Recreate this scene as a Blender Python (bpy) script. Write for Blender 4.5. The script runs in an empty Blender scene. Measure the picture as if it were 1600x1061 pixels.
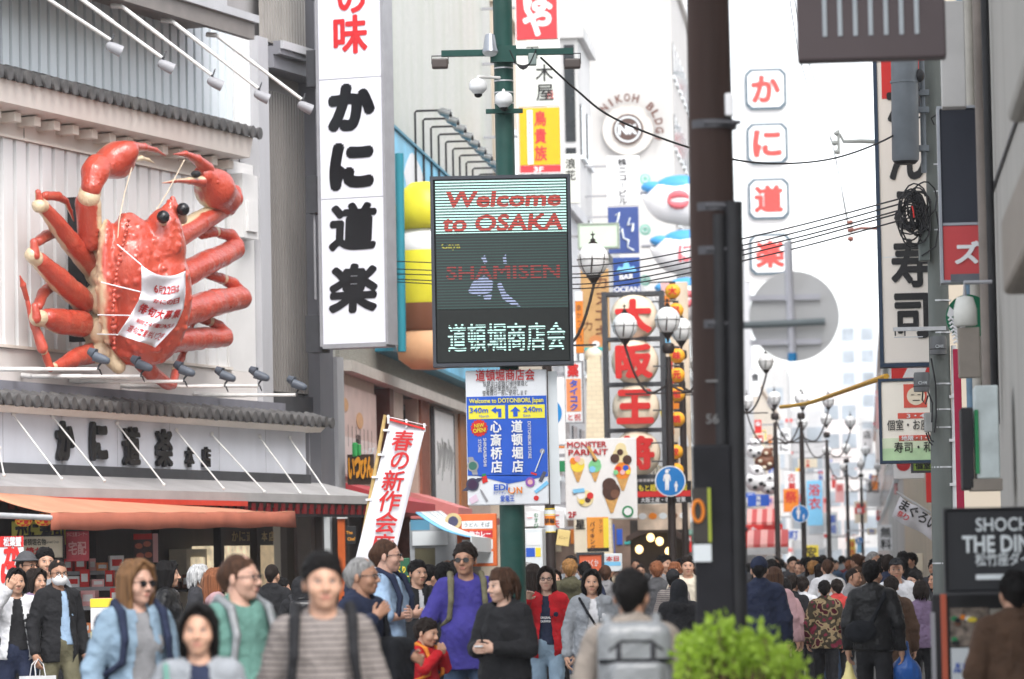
import bpy, bmesh, math, random
import numpy as np
from mathutils import Vector, Matrix, Euler, noise

# ------------------------------------------------------------------ camera, sky, sun, exposure
S = bpy.context.scene
COL = S.collection
FPX = 6000.0                      # focal length in photo pixels (135 mm on 36 mm, 1600 px wide)
PITCH = math.atan((885 - 530.5) / FPX)
ROLL = math.radians(1.1)
EYE = Vector((0, 0, 1.62))
FWD = Vector((0, math.cos(PITCH), math.sin(PITCH)))
UP0 = Vector((0, -math.sin(PITCH), math.cos(PITCH)))
RT0 = Vector((1, 0, 0))
UP = UP0 * math.cos(ROLL) + RT0 * math.sin(ROLL)
RT = RT0 * math.cos(ROLL) - UP0 * math.sin(ROLL)
cam = bpy.data.objects.new('camera', bpy.data.cameras.new('camera'))
COL.objects.link(cam)
M = Matrix((RT, UP, -FWD)).transposed().to_4x4()
M.translation = EYE
cam.matrix_world = M
cam.data.sensor_width = 36
cam.data.lens = 36 * FPX / 1600
cam.data.clip_start = 0.5
cam.data.clip_end = 3000
cam.data.dof.use_dof = True
cam.data.dof.focus_distance = 40
cam.data.dof.aperture_fstop = 3.4
S.camera = cam

W = bpy.data.worlds.new('World'); S.world = W; W.use_nodes = True
nt = W.node_tree
SUN_EL, SUN_AZ = math.radians(50), math.radians(160)     # azimuth: from +Y clockwise; behind the camera
sky = nt.nodes.new('ShaderNodeTexSky'); sky.sky_type = 'NISHITA'; sky.sun_disc = False
sky.sun_elevation = SUN_EL; sky.sun_rotation = SUN_AZ
sky.dust_density = 1.5; sky.air_density = 1.0; sky.ozone_density = 1.0
hs = nt.nodes.new('ShaderNodeHueSaturation'); hs.inputs['Saturation'].default_value = 0.22
nt.links.new(sky.outputs[0], hs.inputs['Color'])
bg = nt.nodes['Background']; bg.inputs['Strength'].default_value = 0.15
nt.links.new(hs.outputs[0], bg.inputs['Color'])
sl = bpy.data.lights.new('sun', 'SUN'); sl.energy = 1.1; sl.angle = math.radians(30); sl.color = (1, 0.965, 0.92)
so = bpy.data.objects.new('sun', sl); COL.objects.link(so)
sd = Vector((math.sin(SUN_AZ) * math.cos(SUN_EL), math.cos(SUN_AZ) * math.cos(SUN_EL), math.sin(SUN_EL)))
so.rotation_euler = sd.to_track_quat('Z', 'Y').to_euler(); so.location = (0, 0, 60)
S.view_settings.view_transform = 'Standard'; S.view_settings.look = 'None'
S.view_settings.gamma = 1; S.view_settings.exposure = 1.5
S.render.engine = 'CYCLES'
S.cycles.max_bounces = 6; S.cycles.diffuse_bounces = 3; S.cycles.glossy_bounces = 3
S.cycles.transmission_bounces = 3; S.cycles.transparent_max_bounces = 6; S.cycles.volume_bounces = 1
S.cycles.use_denoising = True
HAZE = 0.0003

# ------------------------------------------------------------------ pixel <-> world
def at(px, py, Y):
    d = RT * ((px - 800) / FPX) + UP * ((530.5 - py) / FPX) + FWD
    return EYE + d * (Y / d.y)
def hz(px):                                   # horizon row in the photo at column px
    d = 885 - (px - 800) * math.tan(ROLL)
    return d
class Frame:
    """a vertical plane: local x along it, local y into the building, z up; th = heading of x' = the normal's turn"""
    def __init__(self, o, rz):
        self.o = Vector((o[0], o[1], 0)); self.rz = rz
        self.x = Vector((math.cos(rz), math.sin(rz), 0)); self.y = Vector((-math.sin(rz), math.cos(rz), 0))
    def hit(self, px, py, off=0.0):           # off: metres out from the plane
        d = RT * ((px - 800) / FPX) + UP * ((530.5 - py) / FPX) + FWD
        p0 = self.o - self.y * off
        t = (p0 - EYE).dot(self.y) / d.dot(self.y)
        p = EYE + d * t
        return (p - self.o).dot(self.x), p.z
    def w(self, s, y, z):
        return self.o + self.x * s + self.y * y + Vector((0, 0, z))

# ------------------------------------------------------------------ objects
def tag(o, label=None, cat=None, group=None, kind=None):
    if label: o['label'] = label
    if cat: o['category'] = cat
    if group: o['group'] = group
    if kind: o['kind'] = kind
    return o
def empty(name, loc=(0, 0, 0), rz=0.0, label=None, cat=None, group=None, kind=None):
    o = bpy.data.objects.new(name, None); COL.objects.link(o)
    o.location = loc; o.rotation_euler = (0, 0, rz); o.empty_display_size = 0.2
    return tag(o, label, cat, group, kind)
def link(name, me, mat=None, parent=None):
    o = bpy.data.objects.new(name, me); COL.objects.link(o)
    if mat is not None:
        for m in (mat if isinstance(mat, (list, tuple)) else [mat]): me.materials.append(m)
    if parent is not None: o.parent = parent
    return o

class MB:
    """collects faces of one mesh"""
    def __init__(self): self.v = []; self.f = []; self.mi = []; self.m = 0; self.sm = []
    def add(self, vs, fs, smooth=False):
        n = len(self.v); self.v += [tuple(p) for p in vs]
        for f in fs:
            self.f.append(tuple(i + n for i in f)); self.mi.append(self.m); self.sm.append(smooth)
        return self
    def box(self, x0, x1, y0, y1, z0, z1, T=None):
        vs = [Vector(p) for p in ((x0,y0,z0),(x1,y0,z0),(x1,y1,z0),(x0,y1,z0),(x0,y0,z1),(x1,y0,z1),(x1,y1,z1),(x0,y1,z1))]
        if T is not None: vs = [T @ p for p in vs]
        return self.add(vs, [(0,3,2,1),(4,5,6,7),(0,1,5,4),(1,2,6,5),(2,3,7,6),(3,0,4,7)])
    def bbox(self, x0, x1, y0, y1, z0, z1, b=0.01):        # box with chamfered edges
        b = min(b, (x1-x0)*.45, (y1-y0)*.45, (z1-z0)*.45)
        bm = bmesh.new(); bmesh.ops.create_cube(bm, size=1)
        for v in bm.verts: v.co = Vector(((x0+x1)/2 + v.co.x*(x1-x0), (y0+y1)/2 + v.co.y*(y1-y0), (z0+z1)/2 + v.co.z*(z1-z0)))
        bmesh.ops.bevel(bm, geom=bm.edges[:], offset=b, segments=2, affect='EDGES', profile=.5)
        bm.verts.index_update()
        self.add([v.co.copy() for v in bm.verts], [[v.index for v in f.verts] for f in bm.faces]); bm.free(); return self
    def quad(self, a, b, c, d): return self.add([a, b, c, d], [(0, 1, 2, 3)])
    def prism(self, pts, y0, y1):                          # pts (x,z) outline extruded in y
        n = len(pts)
        vs = [(p[0], y0, p[1]) for p in pts] + [(p[0], y1, p[1]) for p in pts]
        fs = [tuple(range(n)), tuple(range(2*n-1, n-1, -1))] + [(i, i+n, (i+1) % n + n, (i+1) % n) for i in range(n)]
        return self.add(vs, fs)
    def prismx(self, pts, x0, x1):                         # pts (y,z) outline extruded in x
        n = len(pts)
        vs = [(x0, p[0], p[1]) for p in pts] + [(x1, p[0], p[1]) for p in pts]
        fs = [tuple(range(n))[::-1], tuple(range(n, 2*n))] + [(i, (i+1) % n, (i+1) % n + n, i+n) for i in range(n)]
        return self.add(vs, fs)
    def tube(self, pts, r, n=10, cap=True):
        """polyline tube; r a number or one per point"""
        pts = [Vector(p) for p in pts]; m = len(pts)
        rr = r if isinstance(r, (list, tuple)) else [r] * m
        up = Vector((0, 0, 1)); vs = []; prev = None
        for i, p in enumerate(pts):
            t = (pts[min(i+1, m-1)] - pts[max(i-1, 0)]).normalized()
            if prev is None:
                a = t.cross(up)
                if a.length < 1e-3: a = t.cross(Vector((0, 1, 0)))
                a.normalize()
            else:
                a = prev - t * prev.dot(t)
                if a.length < 1e-6: a = t.orthogonal()
                a.normalize()
            prev = a; b = t.cross(a)
            for k in range(n):
                an = 2 * math.pi * k / n
                vs.append(p + (a * math.cos(an) + b * math.sin(an)) * rr[i])
        fs = []
        for i in range(m-1):
            for k in range(n):
                fs.append((i*n+k, i*n+(k+1) % n, (i+1)*n+(k+1) % n, (i+1)*n+k))
        self.add(vs, fs, True)
        if cap:
            self.add(vs[:n][::-1], [tuple(range(n))]); self.add(vs[-n:], [tuple(range(n))])
        return self
    def lathe(self, prof, c=(0, 0, 0), n=20, axis='z', cap=True):
        """prof: (r, h) list revolved about an axis through c"""
        vs = []; m = len(prof)
        for r, h in prof:
            for k in range(n):
                a = 2*math.pi*k/n; x, y = r*math.cos(a), r*math.sin(a)
                p = (x, y, h) if axis == 'z' else ((x, h, y) if axis == 'y' else (h, x, y))
                vs.append((p[0]+c[0], p[1]+c[1], p[2]+c[2]))
        fs = []
        for i in range(m-1):
            for k in range(n):
                q = (i*n+k, i*n+(k+1) % n, (i+1)*n+(k+1) % n, (i+1)*n+k)
                fs.append(q if axis != 'y' else q[::-1])
        self.add(vs, fs, True)
        if cap:
            self.add(vs[:n], [tuple(range(n))[::-1]]); self.add(vs[-n:], [tuple(range(n))])
        return self
    def ball(self, c, r, n=14, m=9):
        r = r if isinstance(r, (list, tuple)) else (r, r, r)
        prof = [(math.sin(math.pi*i/m), -math.cos(math.pi*i/m)) for i in range(m+1)]
        prof[0] = (.001, -1); prof[-1] = (.001, 1)
        vs = []
        for q, h in prof:
            for k in range(n):
                a = 2*math.pi*k/n
                vs.append((c[0]+r[0]*q*math.cos(a), c[1]+r[1]*q*math.sin(a), c[2]+r[2]*h))
        fs = [(i*n+k, i*n+(k+1) % n, (i+1)*n+(k+1) % n, (i+1)*n+k) for i in range(m) for k in range(n)]
        return self.add(vs, fs, True)
    def build(self, name, mat=None, parent=None):
        me = bpy.data.meshes.new(name)
        me.from_pydata(self.v, [], self.f)
        if any(self.mi): me.polygons.foreach_set('material_index', self.mi)
        me.polygons.foreach_set('use_smooth', self.sm)
        me.update()
        return link(name, me, mat, parent)

# ------------------------------------------------------------------ materials
_mats = {}
def lin(c):
    """'#rrggbb' -> linear"""
    if not isinstance(c, str): return tuple(c[:3])
    c = c.lstrip('#'); o = []
    for i in (0, 2, 4):
        v = int(c[i:i+2], 16) / 255; o.append(v/12.92 if v <= .04045 else ((v+.055)/1.055)**2.4)
    return tuple(o)
def mat(name, col, rough=.6, var=.12, scale=6.0, bump=0.0, bscale=40.0, metal=0.0, spec=.3, stretch=None, emit=0, coat=0.0, alpha=None, dirt=0.0, dirtcol=(.12,.1,.08)):
    """Principled with noise-varied colour and bump; all in object space"""
    if name in _mats: return _mats[name]
    m = bpy.data.materials.new(name); m.use_nodes = True; _mats[name] = m
    t = m.node_tree; N = t.nodes; L = t.links; p = N['Principled BSDF']
    col = lin(col)
    p.inputs['Roughness'].default_value = rough; p.inputs['Metallic'].default_value = metal
    p.inputs['Specular IOR Level'].default_value = spec
    if coat: p.inputs['Coat Weight'].default_value = coat; p.inputs['Coat Roughness'].default_value = .15
    tc = N.new('ShaderNodeTexCoord'); mp = N.new('ShaderNodeMapping'); L.new(tc.outputs['Object'], mp.inputs[0])
    if stretch: mp.inputs['Scale'].default_value = stretch
    p.inputs['Base Color'].default_value = (*col, 1)
    src = None
    if var > 0:
        nz = N.new('ShaderNodeTexNoise'); nz.inputs['Scale'].default_value = scale; nz.inputs['Detail'].default_value = 5
        L.new(mp.outputs[0], nz.inputs['Vector'])
        rp = N.new('ShaderNodeMapRange'); rp.inputs['From Min'].default_value = .3; rp.inputs['From Max'].default_value = .7
        rp.inputs['To Min'].default_value = 1 - var; rp.inputs['To Max'].default_value = 1 + var
        L.new(nz.outputs['Fac'], rp.inputs['Value'])
        mx = N.new('ShaderNodeVectorMath'); mx.operation = 'SCALE'; mx.inputs[0].default_value = col
        L.new(rp.outputs[0], mx.inputs['Scale']); src = mx.outputs[0]
        if dirt > 0:
            n2 = N.new('ShaderNodeTexNoise'); n2.inputs['Scale'].default_value = scale*.35; n2.inputs['Detail'].default_value = 8; n2.inputs['Roughness'].default_value = .7
            L.new(mp.outputs[0], n2.inputs['Vector'])
            r2 = N.new('ShaderNodeMapRange'); r2.inputs['From Min'].default_value = .5; r2.inputs['From Max'].default_value = .75; r2.inputs['To Max'].default_value = dirt
            L.new(n2.outputs['Fac'], r2.inputs['Value'])
            mm = N.new('ShaderNodeMix'); mm.data_type = 'RGBA'; L.new(r2.outputs[0], mm.inputs['Factor'])
            L.new(src, mm.inputs[6]); mm.inputs[7].default_value = (*lin(dirtcol), 1); src = mm.outputs[2]
        L.new(src, p.inputs['Base Color'])
    if emit:
        p.inputs['Emission Strength'].default_value = emit
        if src: L.new(src, p.inputs['Emission Color'])
        else: p.inputs['Emission Color'].default_value = (*col, 1)
    if alpha is not None: p.inputs['Alpha'].default_value = alpha
    if bump > 0:
        nb = N.new('ShaderNodeTexNoise'); nb.inputs['Scale'].default_value = bscale; nb.inputs['Detail'].default_value = 4
        L.new(mp.outputs[0], nb.inputs['Vector'])
        b = N.new('ShaderNodeBump'); b.inputs['Strength'].default_value = bump; b.inputs['Distance'].default_value = .02
        L.new(nb.outputs['Fac'], b.inputs['Height']); L.new(b.outputs[0], p.inputs['Normal'])
    return m
def nodes_of(m): return m.node_tree.nodes, m.node_tree.links, m.node_tree.nodes['Principled BSDF']

# ------------------------------------------------------------------ lettering (built-in font, turned into mesh)
_glyph = {}
def glyph(ch, off=0.0, res=3):
    """-> verts (x, y, layer), faces, ink box. off thickens the strokes by stamping shifted copies (each a hair in front of the last)"""
    k = (ch, round(off, 4))
    if k in _glyph: return _glyph[k]
    if off > 0:
        vs, fs, x0, x1, y0, y1 = glyph(ch); n = 10 if off > .02 else 6; V, F = list(vs), list(fs)
        for j in range(n):
            a = 2*math.pi*j/n; m0 = len(V)
            V += [(v[0]+off*math.cos(a), v[1]+off*math.sin(a), j+1) for v in vs]; F += [tuple(i+m0 for i in f) for f in fs]
        _glyph[k] = (V, F, x0-off, x1+off, y0-off, y1+off); return _glyph[k]
    cu = bpy.data.curves.new('t', 'FONT'); cu.body = ch; cu.size = 1.0; cu.resolution_u = res
    cu.fill_mode = 'FRONT'
    ob = bpy.data.objects.new('t', cu); COL.objects.link(ob)
    dg = bpy.context.evaluated_depsgraph_get()
    me = bpy.data.meshes.new_from_object(ob.evaluated_get(dg))
    vs = [(v.co.x, v.co.y, 0) for v in me.vertices]; fs = [tuple(p.vertices) for p in me.polygons]
    bpy.data.objects.remove(ob); bpy.data.curves.remove(cu); bpy.data.meshes.remove(me)
    if vs:
        x0 = min(v[0] for v in vs); x1 = max(v[0] for v in vs); y0 = min(v[1] for v in vs); y1 = max(v[1] for v in vs)
    else: x0 = x1 = y0 = y1 = 0
    _glyph[k] = (vs, fs, x0, x1, y0, y1); return _glyph[k]
LAY = .0006
def put(mb, text, cx, cz, h, y=0.0, w=None, off=0.0, T=None, rot=0.0, shear=0.0, thick=0.0):
    """one string centred at (cx, cz) on plane y (front faces -y); h, w = height and width of its ink"""
    vs, fs, x0, x1, y0, y1 = glyph(text, off)
    if not vs: return mb
    sz = h / max(y1 - y0, 1e-3); sx = sz if w is None else w / max(x1 - x0, 1e-3)
    ca, sa = math.cos(rot), math.sin(rot); out = []
    for a, b, l in vs:
        u = (a - (x0+x1)/2) * sx; v = (b - (y0+y1)/2) * sz; u += shear * v
        p = Vector((cx + u*ca - v*sa, y - l*LAY, cz + u*sa + v*ca)); out.append(T @ p if T is not None else p)
    if thick <= 0: return mb.add(out, fs)
    n = len(out); back = [Vector(p) + Vector((0, thick, 0)) for p in out]
    cnt = {}
    for f in fs:
        for i in range(len(f)):
            a, b = f[i], f[(i+1) % len(f)]; cnt[(a, b)] = 1
    side = [(b, a, a+n, b+n) for (a, b) in cnt if (b, a) not in cnt]
    return mb.add(out + back, list(fs) + side)
def column(mb, text, cx, ztop, size, y=0.0, gap=1.08, off=0.0, T=None, w=None):
    """characters stacked downward, one cell of height size each; w = cell width"""
    for i, ch in enumerate(text):
        if ch == ' ': continue
        vs, fs, x0, x1, y0, y1 = glyph(ch, off); W_ = size if w is None else w
        zc = ztop - size*gap*(i+.5)
        if ch == 'ー': put(mb, ch, cx, zc, size*.12, y, size*.75, off, T, rot=math.pi/2); continue
        put(mb, ch, cx, zc, min(1, y1-y0)*size, y, min(1, x1-x0)*W_, off, T)
    return mb
def line(mb, text, x, z, h, y=0.0, off=0.0, w=None, T=None, anchor='c', shear=0.0, rot=0.0):
    """a row of text; h = cap height, w = total width; anchor l/c/r; keeps the baseline"""
    vs, fs, x0, x1, y0, y1 = glyph(text, off)
    if not vs: return mb
    k = h / .72; sx = k if w is None else w / max(x1-x0, 1e-3)
    ox = {'c': -(x0+x1)/2, 'l': -x0, 'r': -x1}[anchor]; out = []; ca, sa = math.cos(rot), math.sin(rot)
    for a, b, l in vs:
        u, v = (a+ox)*sx + shear*b*k, (b-.36)*k
        p = Vector((x + u*ca - v*sa, y - l*LAY, z + u*sa + v*ca)); out.append(T @ p if T is not None else p)
    return mb.add(out, fs)

# ------------------------------------------------------------------ signed-distance solids -> one smooth mesh
class SDF:
    def __init__(self, h=.01): self.h = h; self.p = []
    def cap(self, a, b, ra, rb=None, k=.02, sy=1.0, sub=False):
        self.p.append(('cap', np.array(a, float), np.array(b, float), ra, ra if rb is None else rb, k, sy, sub)); return self
    def ell(self, c, r, k=.02, rot=None, sub=False):
        R = np.array(Euler(rot).to_matrix()) if rot is not None else None
        r = (r, r, r) if not isinstance(r, (tuple, list)) else r
        self.p.append(('ell', np.array(c, float), np.array(r, float), R, k, sub)); return self
    def box(self, c, hs, rd=.02, k=.01, rot=None, sub=False):
        R = np.array(Euler(rot).to_matrix()) if rot is not None else None
        self.p.append(('box', np.array(c, float), np.array(hs, float), R, rd, k, sub)); return self
    def cut(self, n, d):                                   # keeps n.p < d
        self.p.append(('cut', np.array(n, float), d)); return self
    def path(self, pts, rs, k=.02):
        for i in range(len(pts)-1): self.cap(pts[i], pts[i+1], rs[i], rs[i+1], k)
        return self
    def _bb(self, q):
        if q[0] == 'cap':
            r = max(q[3], q[4]) * max(1, q[6]); return np.minimum(q[1], q[2]) - r, np.maximum(q[1], q[2]) + r
        if q[0] == 'ell':
            r = q[2] if q[3] is None else np.full(3, q[2].max()); return q[1]-r, q[1]+r
        if q[0] == 'box':
            r = q[2] if q[3] is None else np.full(3, np.linalg.norm(q[2])); return q[1]-r, q[1]+r
    def grid(self):
        h = self.h; lo = np.full(3, 1e9); hi = -lo
        for q in self.p:
            if q[0] == 'cut' or (q[0] in ('cap', 'ell', 'box') and q[-1] is True): continue
            a, b = self._bb(q); lo = np.minimum(lo, a); hi = np.maximum(hi, b)
        lo = lo - 3*h; hi = hi + 3*h; n = np.ceil((hi-lo)/h).astype(int) + 1
        F = np.full(n, 1.0)
        X = [lo[i] + h*np.arange(n[i]) for i in range(3)]
        for q in self.p:
            if q[0] == 'cut':
                D = X[0][:, None, None]*q[1][0] + X[1][None, :, None]*q[1][1] + X[2][None, None, :]*q[1][2] - q[2]
                F = np.maximum(F, D); continue
            sub = q[-1] is True
            a, b = self._bb(q); k = q[5] if q[0] in ('cap', 'box') else q[4]
            mg = k + 2.5*h
            i0 = np.maximum(np.floor((a-mg-lo)/h).astype(int), 0); i1 = np.minimum(np.ceil((b+mg-lo)/h).astype(int)+1, n)
            if (i1 <= i0).any(): continue
            sl = tuple(slice(i0[j], i1[j]) for j in range(3))
            P = np.stack(np.meshgrid(*[X[j][sl[j]] for j in range(3)], indexing='ij'), -1)
            if q[0] == 'cap':
                A, B, ra, rb, k, sy = q[1], q[2], q[3], q[4], q[5], q[6]
                if sy != 1.0:
                    P = P.copy(); P[..., 1] = (P[..., 1]-A[1])/sy; A = A.copy(); B = B.copy(); B[1] = (B[1]-A[1])/sy; A[1] = 0
                ab = B-A; L2 = max(ab@ab, 1e-9); pa = P-A
                t = np.clip(pa@ab/L2, 0, 1); D = np.linalg.norm(pa - t[..., None]*ab, axis=-1) - (ra+(rb-ra)*t)
                if sy < 1: D = D*sy
            elif q[0] == 'ell':
                c, r, R, k = q[1], q[2], q[3], q[4]; Q = P-c
                if R is not None: Q = Q@R
                k0 = np.linalg.norm(Q/r, axis=-1); k1 = np.linalg.norm(Q/(r*r), axis=-1) + 1e-9
                D = k0*(k0-1)/k1
            else:
                c, hs_, R, rd, k = q[1], q[2], q[3], q[4], q[5]; Q = P-c
                if R is not None: Q = Q@R
                d = np.abs(Q) - (hs_-rd)
                D = np.linalg.norm(np.maximum(d, 0), axis=-1) + np.minimum(d.max(-1), 0) - rd
            G = F[sl]
            if sub:
                hh = np.maximum(k-np.abs(G+D), 0)/k; F[sl] = np.maximum(G, -D) + hh*hh*k*.25
            else:
                hh = np.maximum(k-np.abs(G-D), 0)/k; F[sl] = np.minimum(G, D) - hh*hh*k*.25
        return F, lo
    def verts(self):
        F, lo = self.grid(); h = self.h
        s = F < 0; n = np.array(F.shape)-1
        cs = [(0,0,0),(1,0,0),(0,1,0),(1,1,0),(0,0,1),(1,0,1),(0,1,1),(1,1,1)]
        C = [F[c[0]:c[0]+n[0], c[1]:c[1]+n[1], c[2]:c[2]+n[2]] for c in cs]
        ins = sum((c < 0).astype(np.int8) for c in C)
        act = (ins > 0) & (ins < 8); idx = np.argwhere(act)
        vid = np.full(act.shape, -1, np.int64); vid[act] = np.arange(len(idx))
        V = [c[act] for c in C]; acc = np.zeros((len(idx), 3)); cnt = np.zeros(len(idx))
        for i in range(8):
            for j in range(i+1, 8):
                df = [cs[j][m]-cs[i][m] for m in range(3)]
                if sum(abs(x) for x in df) != 1: continue
                a, b = V[i], V[j]; x = (a < 0) != (b < 0)
                t = np.where(x, a/np.where(x, a-b, 1), 0)
                p = np.array(cs[i])[None] + t[:, None]*np.array(df)[None]
                acc += np.where(x[:, None], p, 0); cnt += x
        co = lo + h*(idx + acc/np.maximum(cnt, 1)[:, None])
        quads = []
        for ax in range(3):
            o1, o2 = (ax+1) % 3, (ax+2) % 3
            a = s; sh = [slice(None)]*3; sh[ax] = slice(0, -1); sh2 = [slice(None)]*3; sh2[ax] = slice(1, None)
            e = a[tuple(sh)] != a[tuple(sh2)]
            E = np.argwhere(e)
            E = E[(E[:, o1] > 0) & (E[:, o2] > 0) & (E[:, o1] < n[o1]) & (E[:, o2] < n[o2])]
            if len(E) == 0: continue
            def cell(d1, d2):
                c = E.copy(); c[:, o1] -= d1; c[:, o2] -= d2; return vid[c[:, 0], c[:, 1], c[:, 2]]
            q = np.stack([cell(1, 1), cell(0, 1), cell(0, 0), cell(1, 0)], -1)
            fl = ~a[E[:, 0], E[:, 1], E[:, 2]]
            q[fl] = q[fl][:, ::-1]
            quads.append(q)
        q = np.concatenate(quads) if quads else np.zeros((0, 4), int)
        q = q[(q >= 0).all(1)]
        return co, q
def wobble(co, amp, freq, seed=0.0, st=(1, 1, 1)):
    out = np.array(co)
    c = co*np.array(st)*freq + seed
    d = np.array([noise.noise_vector(Vector(p)) for p in c])
    return out + d*amp
def npmesh(name, co, q, smooth=True, paint=None):
    me = bpy.data.meshes.new(name)
    me.vertices.add(len(co)); me.vertices.foreach_set('co', np.asarray(co, np.float32).ravel())
    me.loops.add(len(q)*4); me.loops.foreach_set('vertex_index', np.asarray(q, np.int32).ravel())
    me.polygons.add(len(q)); me.polygons.foreach_set('loop_start', np.arange(0, len(q)*4, 4, dtype=np.int32))
    me.polygons.foreach_set('use_smooth', np.full(len(q), smooth))
    me.update(calc_edges=True)
    if paint is not None:
        at_ = me.color_attributes.new('paint', 'FLOAT_COLOR', 'POINT')
        rgba = np.ones((len(co), 4), np.float32); rgba[:, :3] = paint
        at_.data.foreach_set('color', rgba.ravel())
    return me
def merge(parts):
    cs, qs, n = [], [], 0
    for c, q in parts:
        cs.append(c); qs.append(q+n); n += len(c)
    return np.concatenate(cs), np.concatenate(qs)
# ------------------------------------------------------------------ palette
TH = math.radians(5.2)                      # heading of the street, right of the view axis
white_panel = mat('white_panel', (.78,.78,.78), .45, .07, 1.2, .05, 20, dirt=.30, dirtcol=(.42,.38,.34), stretch=(1,1,.15))
cool_panel = mat('cool_panel', (.70,.76,.80), .4, .06, 1.5, .03, 20, dirt=.12, dirtcol=(.4,.42,.44), stretch=(1,1,.12))
cream_wall = mat('cream_wall', (.74,.67,.62), .7, .05, 1.1, .08, 60, dirt=.22, dirtcol=(.40,.33,.28), stretch=(1,1,.4))
cream_trim = mat('cream_trim', (.76,.70,.63), .6, .05, 2, .05, 50, dirt=.15, dirtcol=(.42,.32,.24))
tile_grey = mat('roof_tile_grey', (.095,.092,.092), .6, .35, 7, .15, 70, dirt=.3, dirtcol=(.3,.28,.25))
slate = mat('slate_flashing', (.20,.20,.23), .5, .1, 4, .05, 40)
dark_metal = mat('dark_metal', (.055,.056,.062), .5, .12, 6, .04, 60)
grey_metal = mat('grey_metal', (.30,.30,.32), .45, .08, 5, .03, 60, dirt=.1)
mid_grey = mat('mid_grey_clad', (.20,.20,.22), .5, .08, 3, .03, 60, dirt=.12, dirtcol=(.1,.09,.09), stretch=(1,1,.2))
light_grey = mat('light_grey_clad', (.44,.44,.46), .5, .06, 3, .03, 60, dirt=.12, dirtcol=(.25,.23,.22), stretch=(1,1,.2))
white_paint = mat('white_paint', (.78,.78,.80), .45, .05, 6, .02, 60)
black_gloss = mat('black_gloss', (.010,.010,.012), .25, .1, 8, 0, spec=.4, coat=.15)
black_matte = mat('black_matte', (.018,.018,.02), .6, .2, 8, .05)
galv = mat('galvanised_steel', (.55,.56,.58), .4, .12, 9, .04, 60, metal=.35)
dirty_white = mat('white_rod', (.68,.67,.65), .5, .1, 10, .04, 60)
awning_red = mat('awning_cloth', (.54,.25,.155), .85, .10, 2, .25, 60, dirt=.25, dirtcol=(.36,.16,.11))
awning_edge = mat('awning_valance', (.38,.12,.075), .85, .10, 3, .25, 60, dirt=.25, dirtcol=(.25,.08,.05))
red_wood = mat('red_board', (.16,.008,.010), .5, .1, 5)
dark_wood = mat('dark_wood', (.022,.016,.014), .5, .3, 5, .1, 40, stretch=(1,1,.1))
red_ink = mat('red_ink', (.52,.022,.024), .55, .05, 5)
black_ink = mat('black_ink', (.012,.012,.013), .5, .1, 5)
shop_cream = mat('shop_cream', (.55,.48,.38), .6, .1, 4)
glass_dark = mat('dark_glass', (.02,.024,.028), .08, .1, 2, 0, spec=.8)

def corr(mb, s0, s1, z0, z1, pitch, dep, off, flat=.62):
    """standing-seam ribs: flat fronts with slots between, as one strip with thickness"""
    n = max(1, int(round((s1-s0)/pitch))); p = (s1-s0)/n
    for i in range(n):
        a = s0 + i*p; w = p*flat; e = p*(1-flat)/2
        ya, yb = -off, -off + dep
        mb.add([(a, yb, z0), (a+e*.55, yb, z0), (a+e, ya, z0), (a+e+w, ya, z0), (a+p-e*.55, yb, z0), (a+p, yb, z0),
                (a, yb, z1), (a+e*.55, yb, z1), (a+e, ya, z1), (a+e+w, ya, z1), (a+p-e*.55, yb, z1), (a+p, yb, z1)],
               [(j, j+1, j+7, j+6) for j in range(5)])
    return mb
def tiles(mb, s0, s1, pitch, off0, z0, off1, z1, r):
    """row of round eave tiles running down the slope, with flat pans between"""
    n = int(round((s1-s0)/pitch)); p = (s1-s0)/n
    mb.add([(s0, -off0, z0), (s1, -off0, z0), (s1, -off1, z1), (s0, -off1, z1), (s0, -off0, z0-.05), (s1, -off0, z0-.05), (s1, -off1, z1-.05), (s0, -off1, z1-.05)],
           [(0,1,2,3), (7,6,5,4), (3,2,6,7), (0,3,7,4), (1,5,6,2)])
    rr = random.Random(5)
    for i in range(n+1):
        s = s0 + i*p + rr.uniform(-.006, .006); dz = rr.uniform(-.006, .006)
        mb.tube([(s, -off0, z0+r*.3+dz), (s, -off1-.02, z1+r*.3+dz)], r, 10)
        mb.tube([(s, -off1-.02, z1+r*.2+dz), (s, -off1-.055, z1+r*.18+dz)], r*1.42, 16)

# ================================================================== the crab restaurant (left)
K = Frame((-3.0, 60), math.radians(90-20.1))
kani = empty('restaurant_building', K.o, K.rz, 'pale ribbed restaurant front with tiled eaves carrying the giant red crab', 'building')
SL = -14.5
# inner core wall
m = MB(); m.box(SL, .55, .12, 9, 2.62, 14); m.build('core_wall', mat('core_wall', (.30,.29,.29), .8, .1, 2), kani)
m = MB(); corr(m, SL, -3.3, 8.25, 9.75, .27, .055, .06, .7); m.box(SL, -3.3, 0, .05, 8.25, 9.75); m.build('upper_ribbed_panel', cool_panel, kani)
m = MB()
n_ = int(round((-3.3-SL)/.27)); p_ = (-3.3-SL)/n_
for i in range(n_): s = SL+i*p_; m.box(s-.012, s+.012, -.035, -.002, 8.25, 9.6)
m.build('panel_slot', mat('slot_dark', (.05,.05,.055), .8), kani)
m = MB(); m.box(-3.3, -2.72, -.08, .1, 8.1, 9.75); m.build('upper_end_post', white_panel, kani)
m = MB(); m.box(SL, -3.3, -.12, -.07, 8.22, 8.27); m.build('flashing', slate, kani)
m = MB(); tiles(m, SL, -3.72, .262, .02, 8.25, .62, 8.04, .064); eave = m.build('tiled_eave', tile_grey, kani)
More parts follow.
